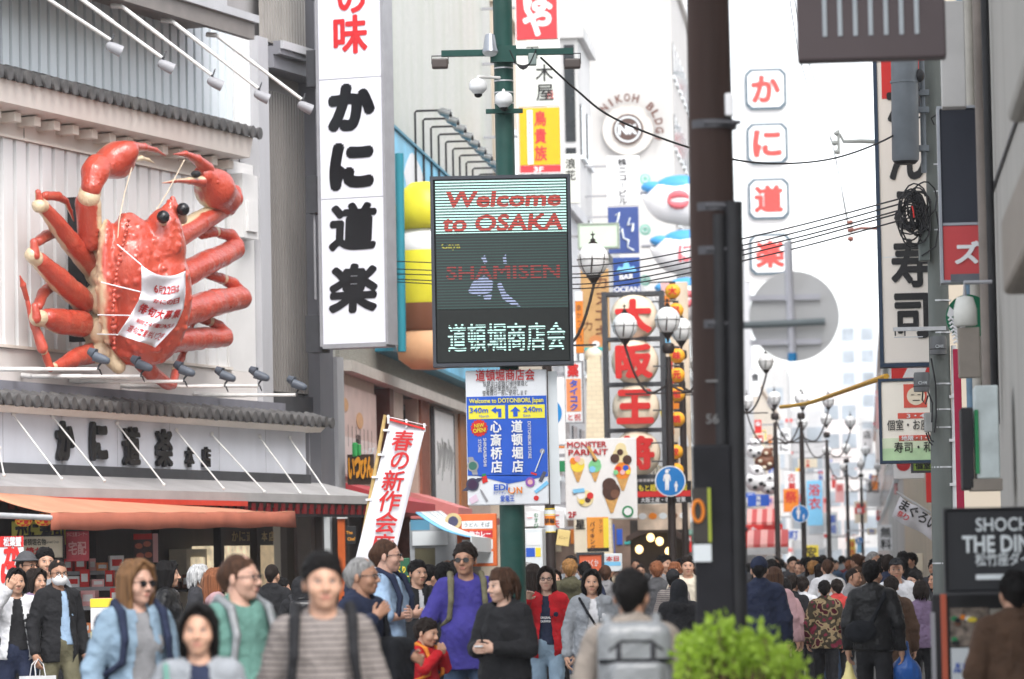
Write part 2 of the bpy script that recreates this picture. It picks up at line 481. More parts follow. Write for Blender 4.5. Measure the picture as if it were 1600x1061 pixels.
m = MB(); m.prismx([(-.58,7.985),(-.52,7.70),(0,7.66),(.1,7.66),(.1,8.2),(0,8.25)], SL, -3.78); m.build('eave_beam', cream_wall, kani)
for i in range(19):
    s = -4.0 - i*.56; m = MB(); m.bbox(s-.09, s+.09, -.32, .05, 7.53, 7.655, .01); m.build('dentil', cream_trim, kani)
m = MB(); m.box(SL, -3.75, -.05, .1, 7.36, 7.7); m.build('cream_band', cream_wall, kani)
for s in (-12.9, -10.05, -7.2, -4.6): m = MB(); m.box(s, s+.012, -.054, .0, 7.36, 7.66); m.build('panel_joint', mat('joint_dark', (.10,.09,.085), .8), kani)
m = MB(); corr(m, SL, -3.72, 4.63, 7.34, .372, .09, .10, .72); m.box(SL, -3.72, -.005, .08, 4.63, 7.34); m.build('ribbed_panel', white_panel, kani)
m = MB()
for i in range(30):
    s = SL + (i)*.372; m.box(s-.014, s+.014, -.06, -.004, 4.63, 7.34)
m.build('panel_slot', mat('slot_dark', (.05,.05,.055), .8), kani)
m = MB(); m.box(SL, -3.7, -.17, .05, 4.585, 4.625); m.box(SL, -3.7, -.145, .05, 7.345, 7.375); m.build('ledge_trim', cream_trim, kani)
m = MB(); m.box(SL, -2.75, -.13, .1, 4.0, 4.58); m.build('base_band', mat('base_band', (.74,.70,.67), .65, .08, 1, .05, 40, dirt=.25, dirtcol=(.36,.3,.26), stretch=(1,1,.3)), kani)
m = MB(); m.box(-3.72, -2.76, -.12, .1, 4.585, 7.7); m.box(-3.6, -3.05, -.32, -.12, 6.55, 7.5); m.box(-3.5, -3.15, -.36, -.32, 6.65, 7.1)
m.build('end_pilaster', mat('pilaster_white', (.70,.69,.68), .55, .05, 2, .04, 40, dirt=.12, dirtcol=(.4,.36,.32)), kani)
m = MB(); m.box(SL, -2.55, -.46, -.1, 4.02, 4.10); m.box(SL, -2.55, -.50, -.46, 3.99, 4.12); m.build('slate_strip', slate, kani)
m = MB(); tiles(m, SL, -1.62, .262, .52, 3.945, .82, 3.835, .058); m.build('lower_tiled_eave', tile_grey, kani)
m = MB(); m.prismx([(-.78,3.775),(-.70,3.70),(-.3,3.70),(-.3,4.0)], SL, -1.7); m.build('lower_eave_beam', cream_trim, kani)
m = MB(); m.box(SL, -2.0, -.58, .1, 2.96, 3.70); m.build('fascia_board', mat('fascia_white', (.63,.65,.71), .5, .05, 2, .03, 40, dirt=.30, dirtcol=(.4,.4,.42), stretch=(1,1,.3)), kani)
for i in range(8): m = MB(); m.box(-13.4+i*1.65, -13.392+i*1.65, -.583, -.57, 2.96, 3.70); m.build('panel_joint', mat('joint_grey', (.34,.34,.36), .8), kani)
def kz(px, py, off): s, z = K.hit(px, py, off); return s, z
# raised black lettering on the fascia board
m = MB()
for ch, px, py, h, w in (('か',102,689,1.0,1),('に',154,690,1.0,1),('道',205,697,1.0,1),('楽',256,700,1.0,1),('本',296,714,.55,.5),('店',322,714,.55,.5)):
    s, z = kz(px, py, .62)
    m = MB(); put(m, ch, s, z, .53*h, -.64, .50*w, .07 if ch in 'かに' else .035, thick=.05); m.build('raised_letter', black_gloss, kani)
m = MB(); m.prismx([(-.55,2.945),(-1.45,2.72),(-1.45,2.60),(-.5,2.60)], SL, -1.35); m.build('canopy_roof', mat('canopy_grey', (.36,.35,.35), .55, .12, 2, .05, 30, dirt=.35, dirtcol=(.18,.16,.15)), kani)
m = MB(); m.box(SL, -1.95, -.64, -.3, 2.90, 3.06); m.build('black_flashing', dark_metal, kani)
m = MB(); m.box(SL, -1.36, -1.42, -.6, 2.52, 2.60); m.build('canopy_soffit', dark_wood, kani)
for i in range(46): m = MB(); m.box(-13.2+i*.26, -13.2+i*.26+.12, -1.43, -1.40, 2.44, 2.585); m.build('red_slat', red_wood, kani)
m = MB(); m.box(SL, -1.36, -1.40, -1.37, 2.40, 2.6); m.box(SL, -1.36, -1.46, -1.37, 2.40, 2.43); m.build('slat_backing', black_matte, kani)
m = MB(); m.box(SL, -6.2, -1.49, -1.455, 2.53, 2.60); m.build('awning_rail', mat('rail_red', (.50,.05,.03), .5), kani)
# stay rods of the canopy
for i, (a, b) in enumerate((((-2,700),(5,742)),((20,647),(95,748)),((82,651),(162,751)),((182,661),(255,757)),((275,672),(348,763)),((330,678),(412,768)),((405,682),(468,770)),((452,684),(513,774)))):
    s0, z0 = kz(*a, .6); s1, z1 = kz(*b, 1.42)
    m = MB(); m.tube([(s0, -.6, z0), (s1, -1.43, z1-.0)], .011, 8); m.ball((s0, -.61, z0), .03, 8, 6); m.ball((s1, -1.43, z1), .022, 8, 6)
    m.build('stay_rod', dirty_white, kani)
# overhanging beam at the top
m = MB(); m.box(SL, -4.9, -1.0, .1, 9.50, 9.58); m.build('top_soffit', mat('soffit_brown', (.26,.22,.20), .7, .12, 2, .05), kani)
m = MB(); m.box(SL, -4.85, -1.10, -1.0, 9.28, 9.62); m.build('top_fascia', mat('fascia_brown', (.20,.18,.17), .6, .1, 3), kani)
m = MB(); m.box(SL, -4.8, -1.16, -1.10, 9.52, 9.63); m.build('top_rail', light_grey, kani)
m = MB(); m.box(SL, -4.9, -.7, .1, 9.66, 13.5); m.build('top_wall', light_grey, kani)
# grey stair tower between crab wall and big sign
m = MB(); m.box(-2.74, -2.36, -.22, .1, 2.6, 9.66); m.build('tower_pilaster', light_grey, kani)
m = MB(); corr(m, -2.3, -.42, 4.35, 8.95, .105, .05, -.02, .5); m.box(-2.36, -.42, .08, .11, 4.35, 8.95)
m.build('tower_ribbed_panel', mat('tower_ribs', (.21,.195,.185), .5, .1, 2, .04, 50, dirt=.15, dirtcol=(.1,.09,.085), stretch=(1,1,.1)), kani)
m = MB(); m.box(-2.36, -.42, -.04, .12, 3.9, 4.3); m.build('tower_band', dark_metal, kani)
m = MB(); m.box(-.42, .12, -.16, .12, 2.6, 11); m.build('tower_corner_post', mid_grey, kani)
m = MB(); m.box(.13, .40, -.22, .12, 0, 4.95); m.build('corner_pillar', light_grey, kani)
m = MB(); m.box(.41, .56, -.12, .12, 0, 4.7); m.build('corner_duct', mid_grey, kani)
m = MB(); m.box(-2.35, -.3, -.3, .1, 9.22, 9.55); m.box(-2.35, -.3, -.42, -.3, 9.42, 9.62); m.build('tower_beam', mid_grey, kani)
m = MB(); m.box(-2.35, -.3, -.47, -.42, 9.5, 9.62); m.build('tower_rail', light_grey, kani)
m = MB(); corr(m, -2.3, -.6, 9.66, 11.5, .105, .05, .1, .5); m.build('tower_upper_ribs', mat('tower_ribs2', (.30,.28,.26), .5, .1, 2, .04, 50), kani)
# ground floor shop
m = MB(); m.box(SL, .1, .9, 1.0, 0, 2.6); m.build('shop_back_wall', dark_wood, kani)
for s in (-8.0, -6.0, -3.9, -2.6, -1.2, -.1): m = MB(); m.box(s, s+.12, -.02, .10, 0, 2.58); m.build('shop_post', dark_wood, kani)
a, z1 = K.hit(328, 853, -.55); b, z0 = K.hit(402, 900, -.55)
m = MB(); m.bbox(a, b, .55, .85, z0-.3, z1); m.build('lit_display_case', mat('display_cream', (.75,.62,.42), .5, .35, 6, emit=.3), kani)
a, z1 = K.hit(291, 858, -.6); b = K.hit(324, 858, -.6)[0]; m = MB(); m.box(a, b, .6, .88, 0, z1); m.build('shop_door', shop_cream, kani)
m = MB(); m.box(a+.15, b-.15, .57, .6, .9, z1-.12); m.build('door_glass', mat('display_cream', 0), kani)
a, z1 = K.hit(404, 852, -.5); b = K.hit(428, 852, -.5)[0]; m = MB(); m.box(a, b, .5, .85, .9, z1); m.build('menu_case', mat('display_amber', (.62,.48,.30), .5, .2, 6, emit=.15), kani)
for i, ch in enumerate('かに道楽本店'): m = MB(); a, b = K.hit(366+i*11.5, 838, -.5); put(m, ch, a, b, .15, .49, .22, .01); m.build('gold_letter', mat('gold_letters', (.45,.33,.16), .5), kani)

def loc_dir(v): return Vector((v.dot(K.x), v.dot(K.y), v.z))
IX, IZ = loc_dir(Vector((1,0,0))), Vector((0,0,1)); IY = loc_dir(Vector((0,-1,0)))      # picture right, up, towards the camera
# floodlights on long arms above and below the crab
def flood(a, b, o0, o1, label, group, up):
    s0, z0 = kz(*a, o0); s1, z1 = kz(*b, o1)
    p = K.w(s0, -o0, z0); t = empty('floodlight', p, K.rz, label, 'floodlight', group)
    A = Vector((0,0,0)); Bp = Vector((s1-s0, -(o1-o0), z1-z0)); m = MB()
    m.tube([A, Bp*.45, Bp*.47, Bp], [.03,.03,.024,.024], 10); m.tube([A+Vector((0,.15,.02)), A], .035, 8); m.build('arm', dirty_white, t)
    m = MB(); d = (IX*.86-IZ*.40+IY*-.2) if not up else (IX*-.86+IZ*.35+IY*-.3); d.normalize()
    Bq = Bp + (IZ*-.11 + IX*.05 if not up else IZ*.13 + IX*.06)
    q_ = .82 if up else .86; m.tube([Bq-d*.11, Bq-d*.09, Bq-d*.03, Bq+d*.09, Bq+d*.105], [.03*q_,.06*q_,.078*q_,.085*q_,.088*q_], 6 if up else 14)
    if up: m.tube([Bq+d*.10+IZ*.035, Bq+d*.19+IZ*.045], [.075,.05], 6)
    m.build('lamp_head', grey_metal if not up else mat('lamp_bluegrey', (.085,.10,.125), .4, .15, 8), t)
    m = MB(); m.tube([Bp, Bp+Vector((.05,0,.05 if up else -.02)), Bq+Vector((.08,0,0))], .014, 6)
    pts = [Bp + Vector((.06*math.sin(q*.9)+.03, -.02, (.09 if not up else -.07)*math.sin(q*.8))) for q in range(5)]
    m.tube(pts, .007, 6); m.build('bracket', dark_metal, t)
ups = [((-30,-70),(172,62)),((112,-12),(253,90)),((190,10),(330,117)),((268,33),(403,138)),((338,55),(471,155))]
for (a, b), w in zip(ups, ['leftmost of the five above the crab','second from the left above the crab','middle one of the five above the crab','fourth from the left above the crab','rightmost by the grey ribs']):
    flood(a, b, 1.0, 2.1, 'small grey floodlight on a white sloping arm, '+w, 'floodlights above the crab', False)
lows = [((-8,577),(152,577)),((50,588),(219,588)),((125,596),(286,596)),((205,604),(350,604)),((262,603),(403,603)),((318,618),(462,617))]
for (a, b), w in zip(lows, ['leftmost below the crab','second from the left below the crab','third from the left below the crab','fourth from the left below the crab','fifth from the left below the crab','rightmost, beside the grey ribbed tower']):
    flood(a, b, .3, 1.65, 'blue-grey uplight on a flat white arm, '+w, 'uplights below the crab', True)

# awning
A0 = K.w(-8, -1.45, 2.45)
aw = empty('shop_awning', A0, K.rz, 'faded orange-red cloth awning pulled out over the crab shop front', 'awning')
o2 = 2.3
sR, zR = K.hit(461, 799, o2); sL, zL = K.hit(80, 801, o2); rR, wR = K.hit(330, 790, 1.45); rL, wL = K.hit(-30, 768, 1.45)
n = 30; vs = []; fs = []
for j in range(9):
    v = j/8
    for i in range(n+1):
        u = i/n
        vs.append(((rL+(rR+1.0-rL)*u)*(1-v)+(sL+(sR-sL)*u)*v+8, -v*(o2-1.45), (wL+(wR-.04-wL)*u)*(1-v)+(zL+(zR-zL)*u)*v-2.45 - .03*math.sin(v*math.pi)+.008*math.sin(u*40)*v))
for j in range(8):
    for i in range(n): fs.append((j*(n+1)+i, (j+1)*(n+1)+i, (j+1)*(n+1)+i+1, j*(n+1)+i+1))
m = MB(); m.add(vs, fs, True); o = m.build('canopy', awning_red, aw); md = o.modifiers.new('s', 'SOLIDIFY'); md.thickness = .012
m = MB(); vs = []; fs = []
for j in range(3):
    for i in range(n+1):
        u = i/n; vs.append((sL+(sR-sL)*u+8, -(o2-1.45)-.010*math.sin(u*70)*j, zL+(zR-zL)*u-2.45-.004-j*.105+.010*math.sin(u*30)*(j == 2)))
for j in range(2):
    for i in range(n): fs.append((j*(n+1)+i, (j+1)*(n+1)+i, (j+1)*(n+1)+i+1, j*(n+1)+i+1))
m.add(vs, fs, True); o = m.build('valance', awning_edge, aw); md = o.modifiers.new('s', 'SOLIDIFY'); md.thickness = .01
qL = Vector((sL+8, -(o2-1.45), zL-2.45)); m = MB(); m.tube([qL+Vector((.02,.02,-.06)), qL+Vector((-1.3,.35,-.02)), qL+Vector((-2.6,.8,.06))], .035, 8); m.build('folding_arm', galv, aw)

# ================================================================== the giant crab
crab_red = None
def crab_mat(nm, red=(.41,.026,.013), rough=.33):
    m_ = mat(nm, red, rough, 0, spec=.5, coat=.5); N, L, p = nodes_of(m_)
    a = N.new('ShaderNodeAttribute'); a.attribute_name = 'paint'
    nz = N.new('ShaderNodeTexNoise'); nz.inputs['Scale'].default_value = 5; nz.inputs['Detail'].default_value = 6
    sep = N.new('ShaderNodeSeparateColor'); L.new(a.outputs['Color'], sep.inputs[0])
    ad = N.new('ShaderNodeMath'); ad.operation = 'ADD'; L.new(sep.outputs[0], ad.inputs[0])
    mr = N.new('ShaderNodeMapRange'); mr.inputs['From Min'].default_value = .3; mr.inputs['From Max'].default_value = .7; mr.inputs['To Min'].default_value = -.18; mr.inputs['To Max'].default_value = .18
    L.new(nz.outputs['Fac'], mr.inputs['Value']); L.new(mr.outputs[0], ad.inputs[1])
    st = N.new('ShaderNodeMapRange'); st.interpolation_type = 'SMOOTHSTEP'; st.inputs['From Min'].default_value = .35; st.inputs['From Max'].default_value = .65
    L.new(ad.outputs[0], st.inputs['Value'])
    r1 = N.new('ShaderNodeMix'); r1.data_type = 'RGBA'; r1.inputs[6].default_value = (*red, 1); r1.inputs[7].default_value = (red[0]*1.35, red[1]*3.2+.02, red[2]*3.0+.02, 1)
    L.new(nz.outputs['Fac'], r1.inputs['Factor'])
    n2 = N.new('ShaderNodeTexNoise'); n2.inputs['Scale'].default_value = 2.2; n2.inputs['Detail'].default_value = 9; n2.inputs['Roughness'].default_value = .7
    w2 = N.new('ShaderNodeMapRange'); w2.inputs['From Min'].default_value = .52; w2.inputs['From Max'].default_value = .78; w2.inputs['To Max'].default_value = .45; L.new(n2.outputs['Fac'], w2.inputs['Value'])
    wr_ = N.new('ShaderNodeMix'); wr_.data_type = 'RGBA'; L.new(w2.outputs[0], wr_.inputs['Factor']); L.new(r1.outputs[2], wr_.inputs[6]); wr_.inputs[7].default_value = (.56,.13,.085,1); r1 = wr_
    rr_ = N.new('ShaderNodeMapRange'); rr_.inputs['To Min'].default_value = .15; rr_.inputs['To Max'].default_value = .5; L.new(n2.outputs['Fac'], rr_.inputs['Value']); L.new(rr_.outputs[0], p.inputs['Roughness'])
    mx = N.new('ShaderNodeMix'); mx.data_type = 'RGBA'; L.new(st.outputs[0], mx.inputs['Factor'])
    L.new(r1.outputs[2], mx.inputs[6]); mx.inputs[7].default_value = (.66,.52,.34,1)
    L.new(mx.outputs[2], p.inputs['Base Color'])
    nb = N.new('ShaderNodeTexNoise'); nb.inputs['Scale'].default_value = 30; b = N.new('ShaderNodeBump'); b.inputs['Strength'].default_value = .45; b.inputs['Distance'].default_value = .03
    L.new(nb.outputs['Fac'], b.inputs['Height']); L.new(b.outputs[0], p.inputs['Normal'])
    return m_
rb = random.Random(3)
CM = crab_mat('crab_shell')
crab = empty('crab_sculpture', K.w(-7.2, -.1, 4.7), K.rz, 'giant red crab sculpture with black ball eyes hung on the ribbed white wall', 'crab sign')
C0 = Vector((-7.2, -.1, 4.7))
def cp(px, py, off):
    s, z = K.hit(px, py, off); return Vector((s, -off, z)) - C0
PM = 110.0
def vnorm(co, q):
    n = np.zeros_like(co); a = co[q[:, 1]]-co[q[:, 0]]; b = co[q[:, 3]]-co[q[:, 0]]; f = np.cross(a, b)
    for j in range(4): np.add.at(n, q[:, j], f)
    return n/np.maximum(np.linalg.norm(n, axis=1), 1e-9)[:, None]
def crab_part(name, sd, paintf=None, wob=.012, post=None):
    co, q = sd.verts(); n = vnorm(co, q)
    pt = np.zeros((len(co), 3))
    if paintf is not None: pt[:, 0] = paintf(co, n)
    if post: co = post(co, n)
    co = wobble(co, wob, 2.2, 3.0)
    return link(name, npmesh(name, co, q, True, pt), CM, crab)
# image-plane directions in crab space (for pixel-like offsets): ix = to the right in the picture, iz = up
# body
sd = SDF(.02); R0 = (0, 0, -K.rz)                      # ellipsoids aligned with the picture axes
def E(px, py, off, rx, ry, rd, k=.08, tilt=0, sub=False): sd.ell(cp(px, py, off), (rx/PM, rd, ry/PM), k, Euler((0, tilt, 0)).to_matrix().to_4x4() and (0, tilt, -K.rz), sub)
E(230,462,1.3,66,98,.55,.05); E(222,520,1.2,56,50,.45,.1); E(208,415,1.22,44,72,.5,.08)
E(252,385,1.5,37,45,.42,.05); E(256,360,1.55,27,32,.36,.05)
E(264,338,1.6,9,24,.12,.03,.12); E(272,334,1.6,7,26,.1,.03,-.05)
E(192,366,1.12,18,34,.3,.06,.45); E(168,440,1.0,16,92,.3,.08)
for i in range(26):
    t = i/25; px = 181 - 8*math.sin(t*3) + (1-t)*22; py = 345 + t*200; e = min(.95, ((px-232)/68)**2 + ((py-462)/100)**2)
    sd.ell(cp(px, py, 1.3)+IY*.55*math.sqrt(1-e), .032, .012)
def bodyp(co, n):
    # cream along the belly edge (picture left)
    u = co@np.array(IX); c = np.array(cp(170, 450, 1.0)).dot(np.array(IX)); nn = n@np.array(IX)
    return np.clip(.5 + (c-u)*5, 0, 1)*.8 + np.clip((-nn-.75)*2.0, 0, .5)
def pimple(co, n):
    co = co.copy(); nn = n@np.array(IY); idx = np.where(nn > .15)[0]; rr = np.random.RandomState(4)
    hd = np.array(cp(252, 385, 1.5)); 
    for i in rr.choice(idx, 210, replace=False):
        big = rr.rand() < .3; R_ = rr.uniform(.055, .085) if big else rr.uniform(.03, .05)
        d = np.linalg.norm(co-co[i], axis=1); w = np.clip(1-(d/R_)**2, 0, 1)**1.5; co += n*(w*R_*.36)[:, None]
    return co
crab_part('body', sd, bodyp, .012, pimple)
# cream hip sockets on the belly side
sd = SDF(.02)
for px, py, r in ((150,392,13),(152,425,17),(150,468,20),(148,512,20),(150,548,17)):
    for j in range(3): sd.ell(cp(px-4+j*5, py+j*2, .55+.12*j), ((r-2*j)/PM*.8, .15, (r+3-2*j)/PM), .03)
sd.path([cp(158,380,.75), cp(160,470,.7), cp(160,545,.75), cp(185,572,.95)], [.12,.14,.14,.1], .06)
crab_part('belly', sd, lambda co, n: np.ones(len(co)), .012)
def leg(segs, creamdir=None, bumps=0, extra=None, off_default=.6):
    """segs: list of (points [(px,py,off)], radii px, painted cream?)"""
    parts = []; paints = []
    for pts, rs, cream in segs:
        s_ = SDF(.016 if min(rs) > 4 else .011)
        P = [cp(*p) for p in pts]
        s_.path(P, [r*.92/PM for r in rs], .02)
        if bumps and not cream and rs[0] > 8:
            for i in range(bumps):
                t = rb.random(); j = rb.randrange(len(P)-1); c = P[j].lerp(P[j+1], t); r = (rs[j]+(rs[j+1]-rs[j])*t)/PM
                a = rb.uniform(0, 6.28); d = (IX*math.cos(a)*.4 + IZ*math.sin(a) + IY*.7).normalized(); s_.ell(c+d*r, .016, .01)
        co, q = s_.verts(); n = vnorm(co, q); pt = np.zeros((len(co), 3))
        if cream: pt[:, 0] = 1
        elif creamdir is not None:
            d = np.array(creamdir); pt[:, 0] = np.clip((n@d-.35)*1.6, 0, 1)
        parts.append((wobble(wobble(co, .018, 2.5, 1.0), .007, 9.0, 2.0), q)); paints.append(pt)
    co, q = merge(parts)
    return link('leg', npmesh('leg', co, q, True, np.concatenate(paints)), CM, crab)
cl = (IX*-.75 + IZ*-.55 + IY*.1).normalized()
leg([([(150,423,.6),(108,376,.6),(70,326,.6)], [19,17,11], 0), ([(66,321,.6),(61,322,.62)], [12,11], 1), ([(63,318,.62),(60,300,.62)], [8,5], 0),
     ([(72,306,.6),(90,307,.6),(104,315,.6)], [7,7,5], 0), ([(104,315,.6),(112,330,.6),(116,346,.6)], [4,3,1], 0)], cl)
leg([([(132,472,.6),(92,437,.6),(62,408,.6)], [19,19,14], 0), ([(55,403,.62),(50,398,.62)], [13,12], 1), ([(54,398,.66),(53,378,.66)], [9,6], 0),
     ([(60,378,.45),(72,368,.4),(86,365,.35)], [8,9,8], 0)], cl)
leg([([(126,506,.6),(95,502,.6),(74,498,.6)], [22,20,15], 0), ([(62,497,.62),(58,497,.62)], [14,13], 1), ([(56,497,.66),(54,478,.66)], [9,6], 0),
     ([(60,478,.45),(68,458,.4),(82,444,.35)], [8,9,8], 0)], cl)
leg([([(143,552,.65),(112,562,.65),(82,574,.65)], [16,14,6], 0), ([(84,573,.66),(78,574,.66)], [7,6], 1), ([(79,574,.66),(68,548,.62)], [7,6], 0), ([(67,547,.62),(64,543,.62)], [7,7], 1),
     ([(65,543,.62),(54,510,.55),(43,470,.5)], [9,7,3.5], 0), ([(42,466,.5),(36,446,.5),(31,430,.5)], [4,4.5,1], 0)], None)
cu = (IZ*.9 + IX*.1).normalized()
leg([([(280,432,1.0),(330,408,1.0),(366,389,1.0)], [22,20,17], 0), ([(370,383,1.0),(360,368,.95),(338,362,.9)], [12,11,9], 0), ([(338,362,.9),(335,362,.9)], [9,9], 1), ([(333,363,.9),(316,366,.85)], [9,8], 0)], None, 18)
leg([([(280,490,1.05),(335,473,1.05),(376,466,1.05)], [25,22,20], 0), ([(379,459,1.0),(364,444,.95),(350,436,.9)], [12,11,9], 0), ([(350,436,.9),(347,435,.9)], [9,9], 1), ([(345,434,.9),(325,430,.85)], [9,8], 0)], None, 18)
leg([([(258,534,1.0),(310,529,1.0),(350,528,1.0)], [22,19,16], 0), ([(353,522,1.0),(341,510,.95),(328,502,.9)], [11,10,8], 0), ([(328,502,.9),(325,501,.9)], [8.5,8.5], 1), ([(323,501,.9),(310,497,.85),(303,505,.85)], [8,7,4], 0), ([(303,505,.85),(298,514,.85)], [4,3], 0)], None, 6)
leg([([(218,558,1.0),(235,582,1.0),(262,600,1.0)], [17,13,9], 0), ([(262,600,1.0),(268,600,1.0)], [9,8], 0), ([(270,600,1.0),(276,580,.95)], [8,7], 0), ([(276,579,.95),(277,576,.95)], [7.5,7.5], 1), ([(277,576,.95),(284,560,.9),(290,545,.9)], [7.5,6,5], 0)], None)
# claws
def claw(name, segs):
    parts = []; paints = []
    for s_, pf in segs:
        co, q = s_.verts(); n = vnorm(co, q); pt = np.zeros((len(co), 3)); pt[:, 0] = pf(co, n) if callable(pf) else pf
        parts.append((wobble(co, .01, 2.5, 5.0), q)); paints.append(pt)
    co, q = merge(parts); return link(name, npmesh(name, co, q, True, np.concatenate(paints)), CM, crab)
def caps(pts, rs, h=.016, k=.03, bump=0):
    s_ = SDF(h); P = [cp(*p) for p in pts]; s_.path(P, [r/PM for r in rs], k)
    for i in range(bump):
        j = rb.randrange(len(P)-1); t = rb.random(); c = P[j].lerp(P[j+1], t); r = (rs[j]+(rs[j+1]-rs[j])*t)/PM; a = rb.uniform(-1.4, 1.4)
        d = (IX*math.sin(a) + IY*math.cos(a) + IZ*rb.uniform(-.5,.5)).normalized(); s_.ell(c+d*r, .017, .01)
    return s_
lpal = caps([(158,262,.95),(182,250,.95),(196,240,.95)], [16,26,19], .018, .08, 30); lpal.ell(cp(180,247,1.0), (.34,.2,.2), .08, (0,-.45,-K.rz))
claw('claw_arm', [(caps([(149,400,.6),(148,380,.65)], [15,16]), 1), (caps([(141,374,.75),(138,318,.85)], [18,19], bump=14), lambda co, n: np.clip((n@np.array(IX)-.45)*1.6, 0, 1)),
     (caps([(139,308,.9),(141,300,.9)], [16,16]), 1), (caps([(143,292,.95),(148,270,.95),(152,262,.95)], [15,20,20], bump=10), 0), (lpal, lambda co, n: np.clip((n@np.array((IX*-.6+IZ*.75))-.7)*2, 0, .9)),
     (caps([(204,229,1.0),(225,230,1.0),(243,235,1.0),(259,243,1.0)], [8,5.5,3.5,.8], .01), 0), (caps([(205,250,1.0),(220,247,1.0),(232,250,1.0),(241,255,1.0)], [5,4,2.5,.8], .01), 1)])
rpal = caps([(352,312,1.1),(335,295,1.1),(318,275,1.1)], [24,30,17], .018, .08, 40); rpal.ell(cp(305,270,1.12), (.11,.3,.07), .03, (0,.6,-K.rz), True)
claw('claw_arm', [(caps([(272,372,1.0),(310,348,1.0),(346,327,1.0)], [19,17,15]), lambda co, n: np.clip((n@np.array((IZ*.85-IX*.45))-.15)*1.8, 0, 1)), (caps([(346,327,1.0),(352,324,1.0)], [15,15]), 1),
     (caps([(358,326,1.05),(366,310,1.05),(366,300,1.05)], [11,14,12], bump=10), 0), (rpal, lambda co, n: np.clip((n@np.array((IX*-.6-IZ*.75))-.55)*2, 0, .9)),
     (caps([(324,264,1.15),(308,250,1.15),(290,241,1.15),(271,241,1.15)], [11,8,4.5,1], .01), 0), (caps([(314,284,1.15),(295,283,1.15),(272,283,1.15),(252,286,1.15)], [9,5,3,.8], .01), lambda co, n: np.clip(n@np.array(IZ)*1.2+.1, 0, 1))])
m = MB(); c = cp(306,272,1.2); m.ball(c, (.07,.07,.05)); m.build('claw_hollow', black_matte, crab)
for px, py in ((255,339),(286,327)):
    m = MB(); m.ball(cp(px, py, 1.75), .088, 20, 14); o = m.build('eye', black_gloss, crab)
    m = MB(); m.tube([cp(px-1, py+16, 1.6), cp(px, py+6, 1.72)], [.07,.05], 10); m.build('eye_stalk', mat('eye_stalk', (.62,.5,.36), .5), o)
for pts in ([(206,262),(195,300),(186,345),(184,372)], [(288,250),(262,300),(240,335)]):
    m = MB(); m.tube([cp(x, y, 1.2) for x, y in pts], .009, 6); m.build('feeler', mat('feeler', (.6,.5,.38), .6), crab)
# mounting irons
a = cp(126,480,.3).x; m = MB(); m.box(a, a+.12, -.30, -.02, .05, 2.0); m.build('mounting_iron', black_matte, crab)

# ---- cloth banner tied over the crab
ban = empty('cloth_banner', K.w(*( (cp(250,480,2.0)+C0).x, (cp(250,480,2.0)+C0).y, (cp(250,480,2.0)+C0).z)), K.rz, 'white cloth banner with red lettering tied across the crab shell', 'banner')
B0 = cp(250,480,2.0)
NB = [[(221,414),(256,431),(290,423)], [(221,455),(256,466),(290,458)], [(217,470),(252,485),(287,482)], [(203,495),(240,508),(276,508)], [(184,523),(222,535),(243,543)]]
def bpt(u, v, lift=0.0):
    rows = [[Vector((x, y, 0)) for x, y in r] for r in NB]
    def q(r): a, b, c = r; return a*((1-u)*(1-2*u)) + b*(4*u*(1-u)) + c*(u*(2*u-1))
    t = v*(len(rows)-1); i = min(int(t), len(rows)-2); p = q(rows[i]).lerp(q(rows[i+1]), t-i)
    off = 2.02 + .05*math.sin(u*9+v*4)*(.4+v) - .18*v + .03*math.sin(v*17+u*5) + .10*math.sin(u*3.1)
    c = cp(p.x, p.y, off+lift); return c - B0
m = MB(); nu, nv = 22, 26
m.add([bpt(i/nu, j/nv) for j in range(nv+1) for i in range(nu+1)], [(j*(nu+1)+i, (j+1)*(nu+1)+i, (j+1)*(nu+1)+i+1, j*(nu+1)+i+1) for j in range(nv) for i in range(nu)], True)
o = m.build('cloth', mat('banner_cloth', (.76,.74,.78), .85, .04, 8, .1, 150), ban); md = o.modifiers.new('s', 'SOLIDIFY'); md.thickness = .006
m = MB(); mm = MB()
def rowtext(txt, v, h, u0, u1, off):
    n_ = len(txt)
    for i, ch in enumerate(txt): put(mm, ch, u0+(u1-u0)*(i+.5)/n_, 1-v, h, 0, (u1-u0)/n_*.9, off)
rowtext('6月22日は', .16, .085, .28, .86, .02); rowtext('かにの日', .33, .10, .28, .88, .03); rowtext('俳句大募集', .56, .15, .06, .98, .03)
rowtext('期間:4月1日~5月', .75, .06, .14, .96, .01); rowtext('選句:夏井いつき', .88, .09, .08, .92, .015)
m.add([bpt(min(max(p[0], 0), 1), min(max(1-p[2], 0), 1), .012) for p in mm.v], mm.f); m.build('lettering', red_ink, ban)
m = MB()
for a, b, o0, o1 in (((221,414),(183,382),2.05,1.75),((219,456),(158,441),2.05,1.45),((207,493),(153,492),2.05,1.4),((184,523),(152,522),1.9,1.35)): m.tube([cp(*a, o0)-B0, cp(*b, o1)-B0], .009, 6)
m.build('tie_cord', white_paint, ban)

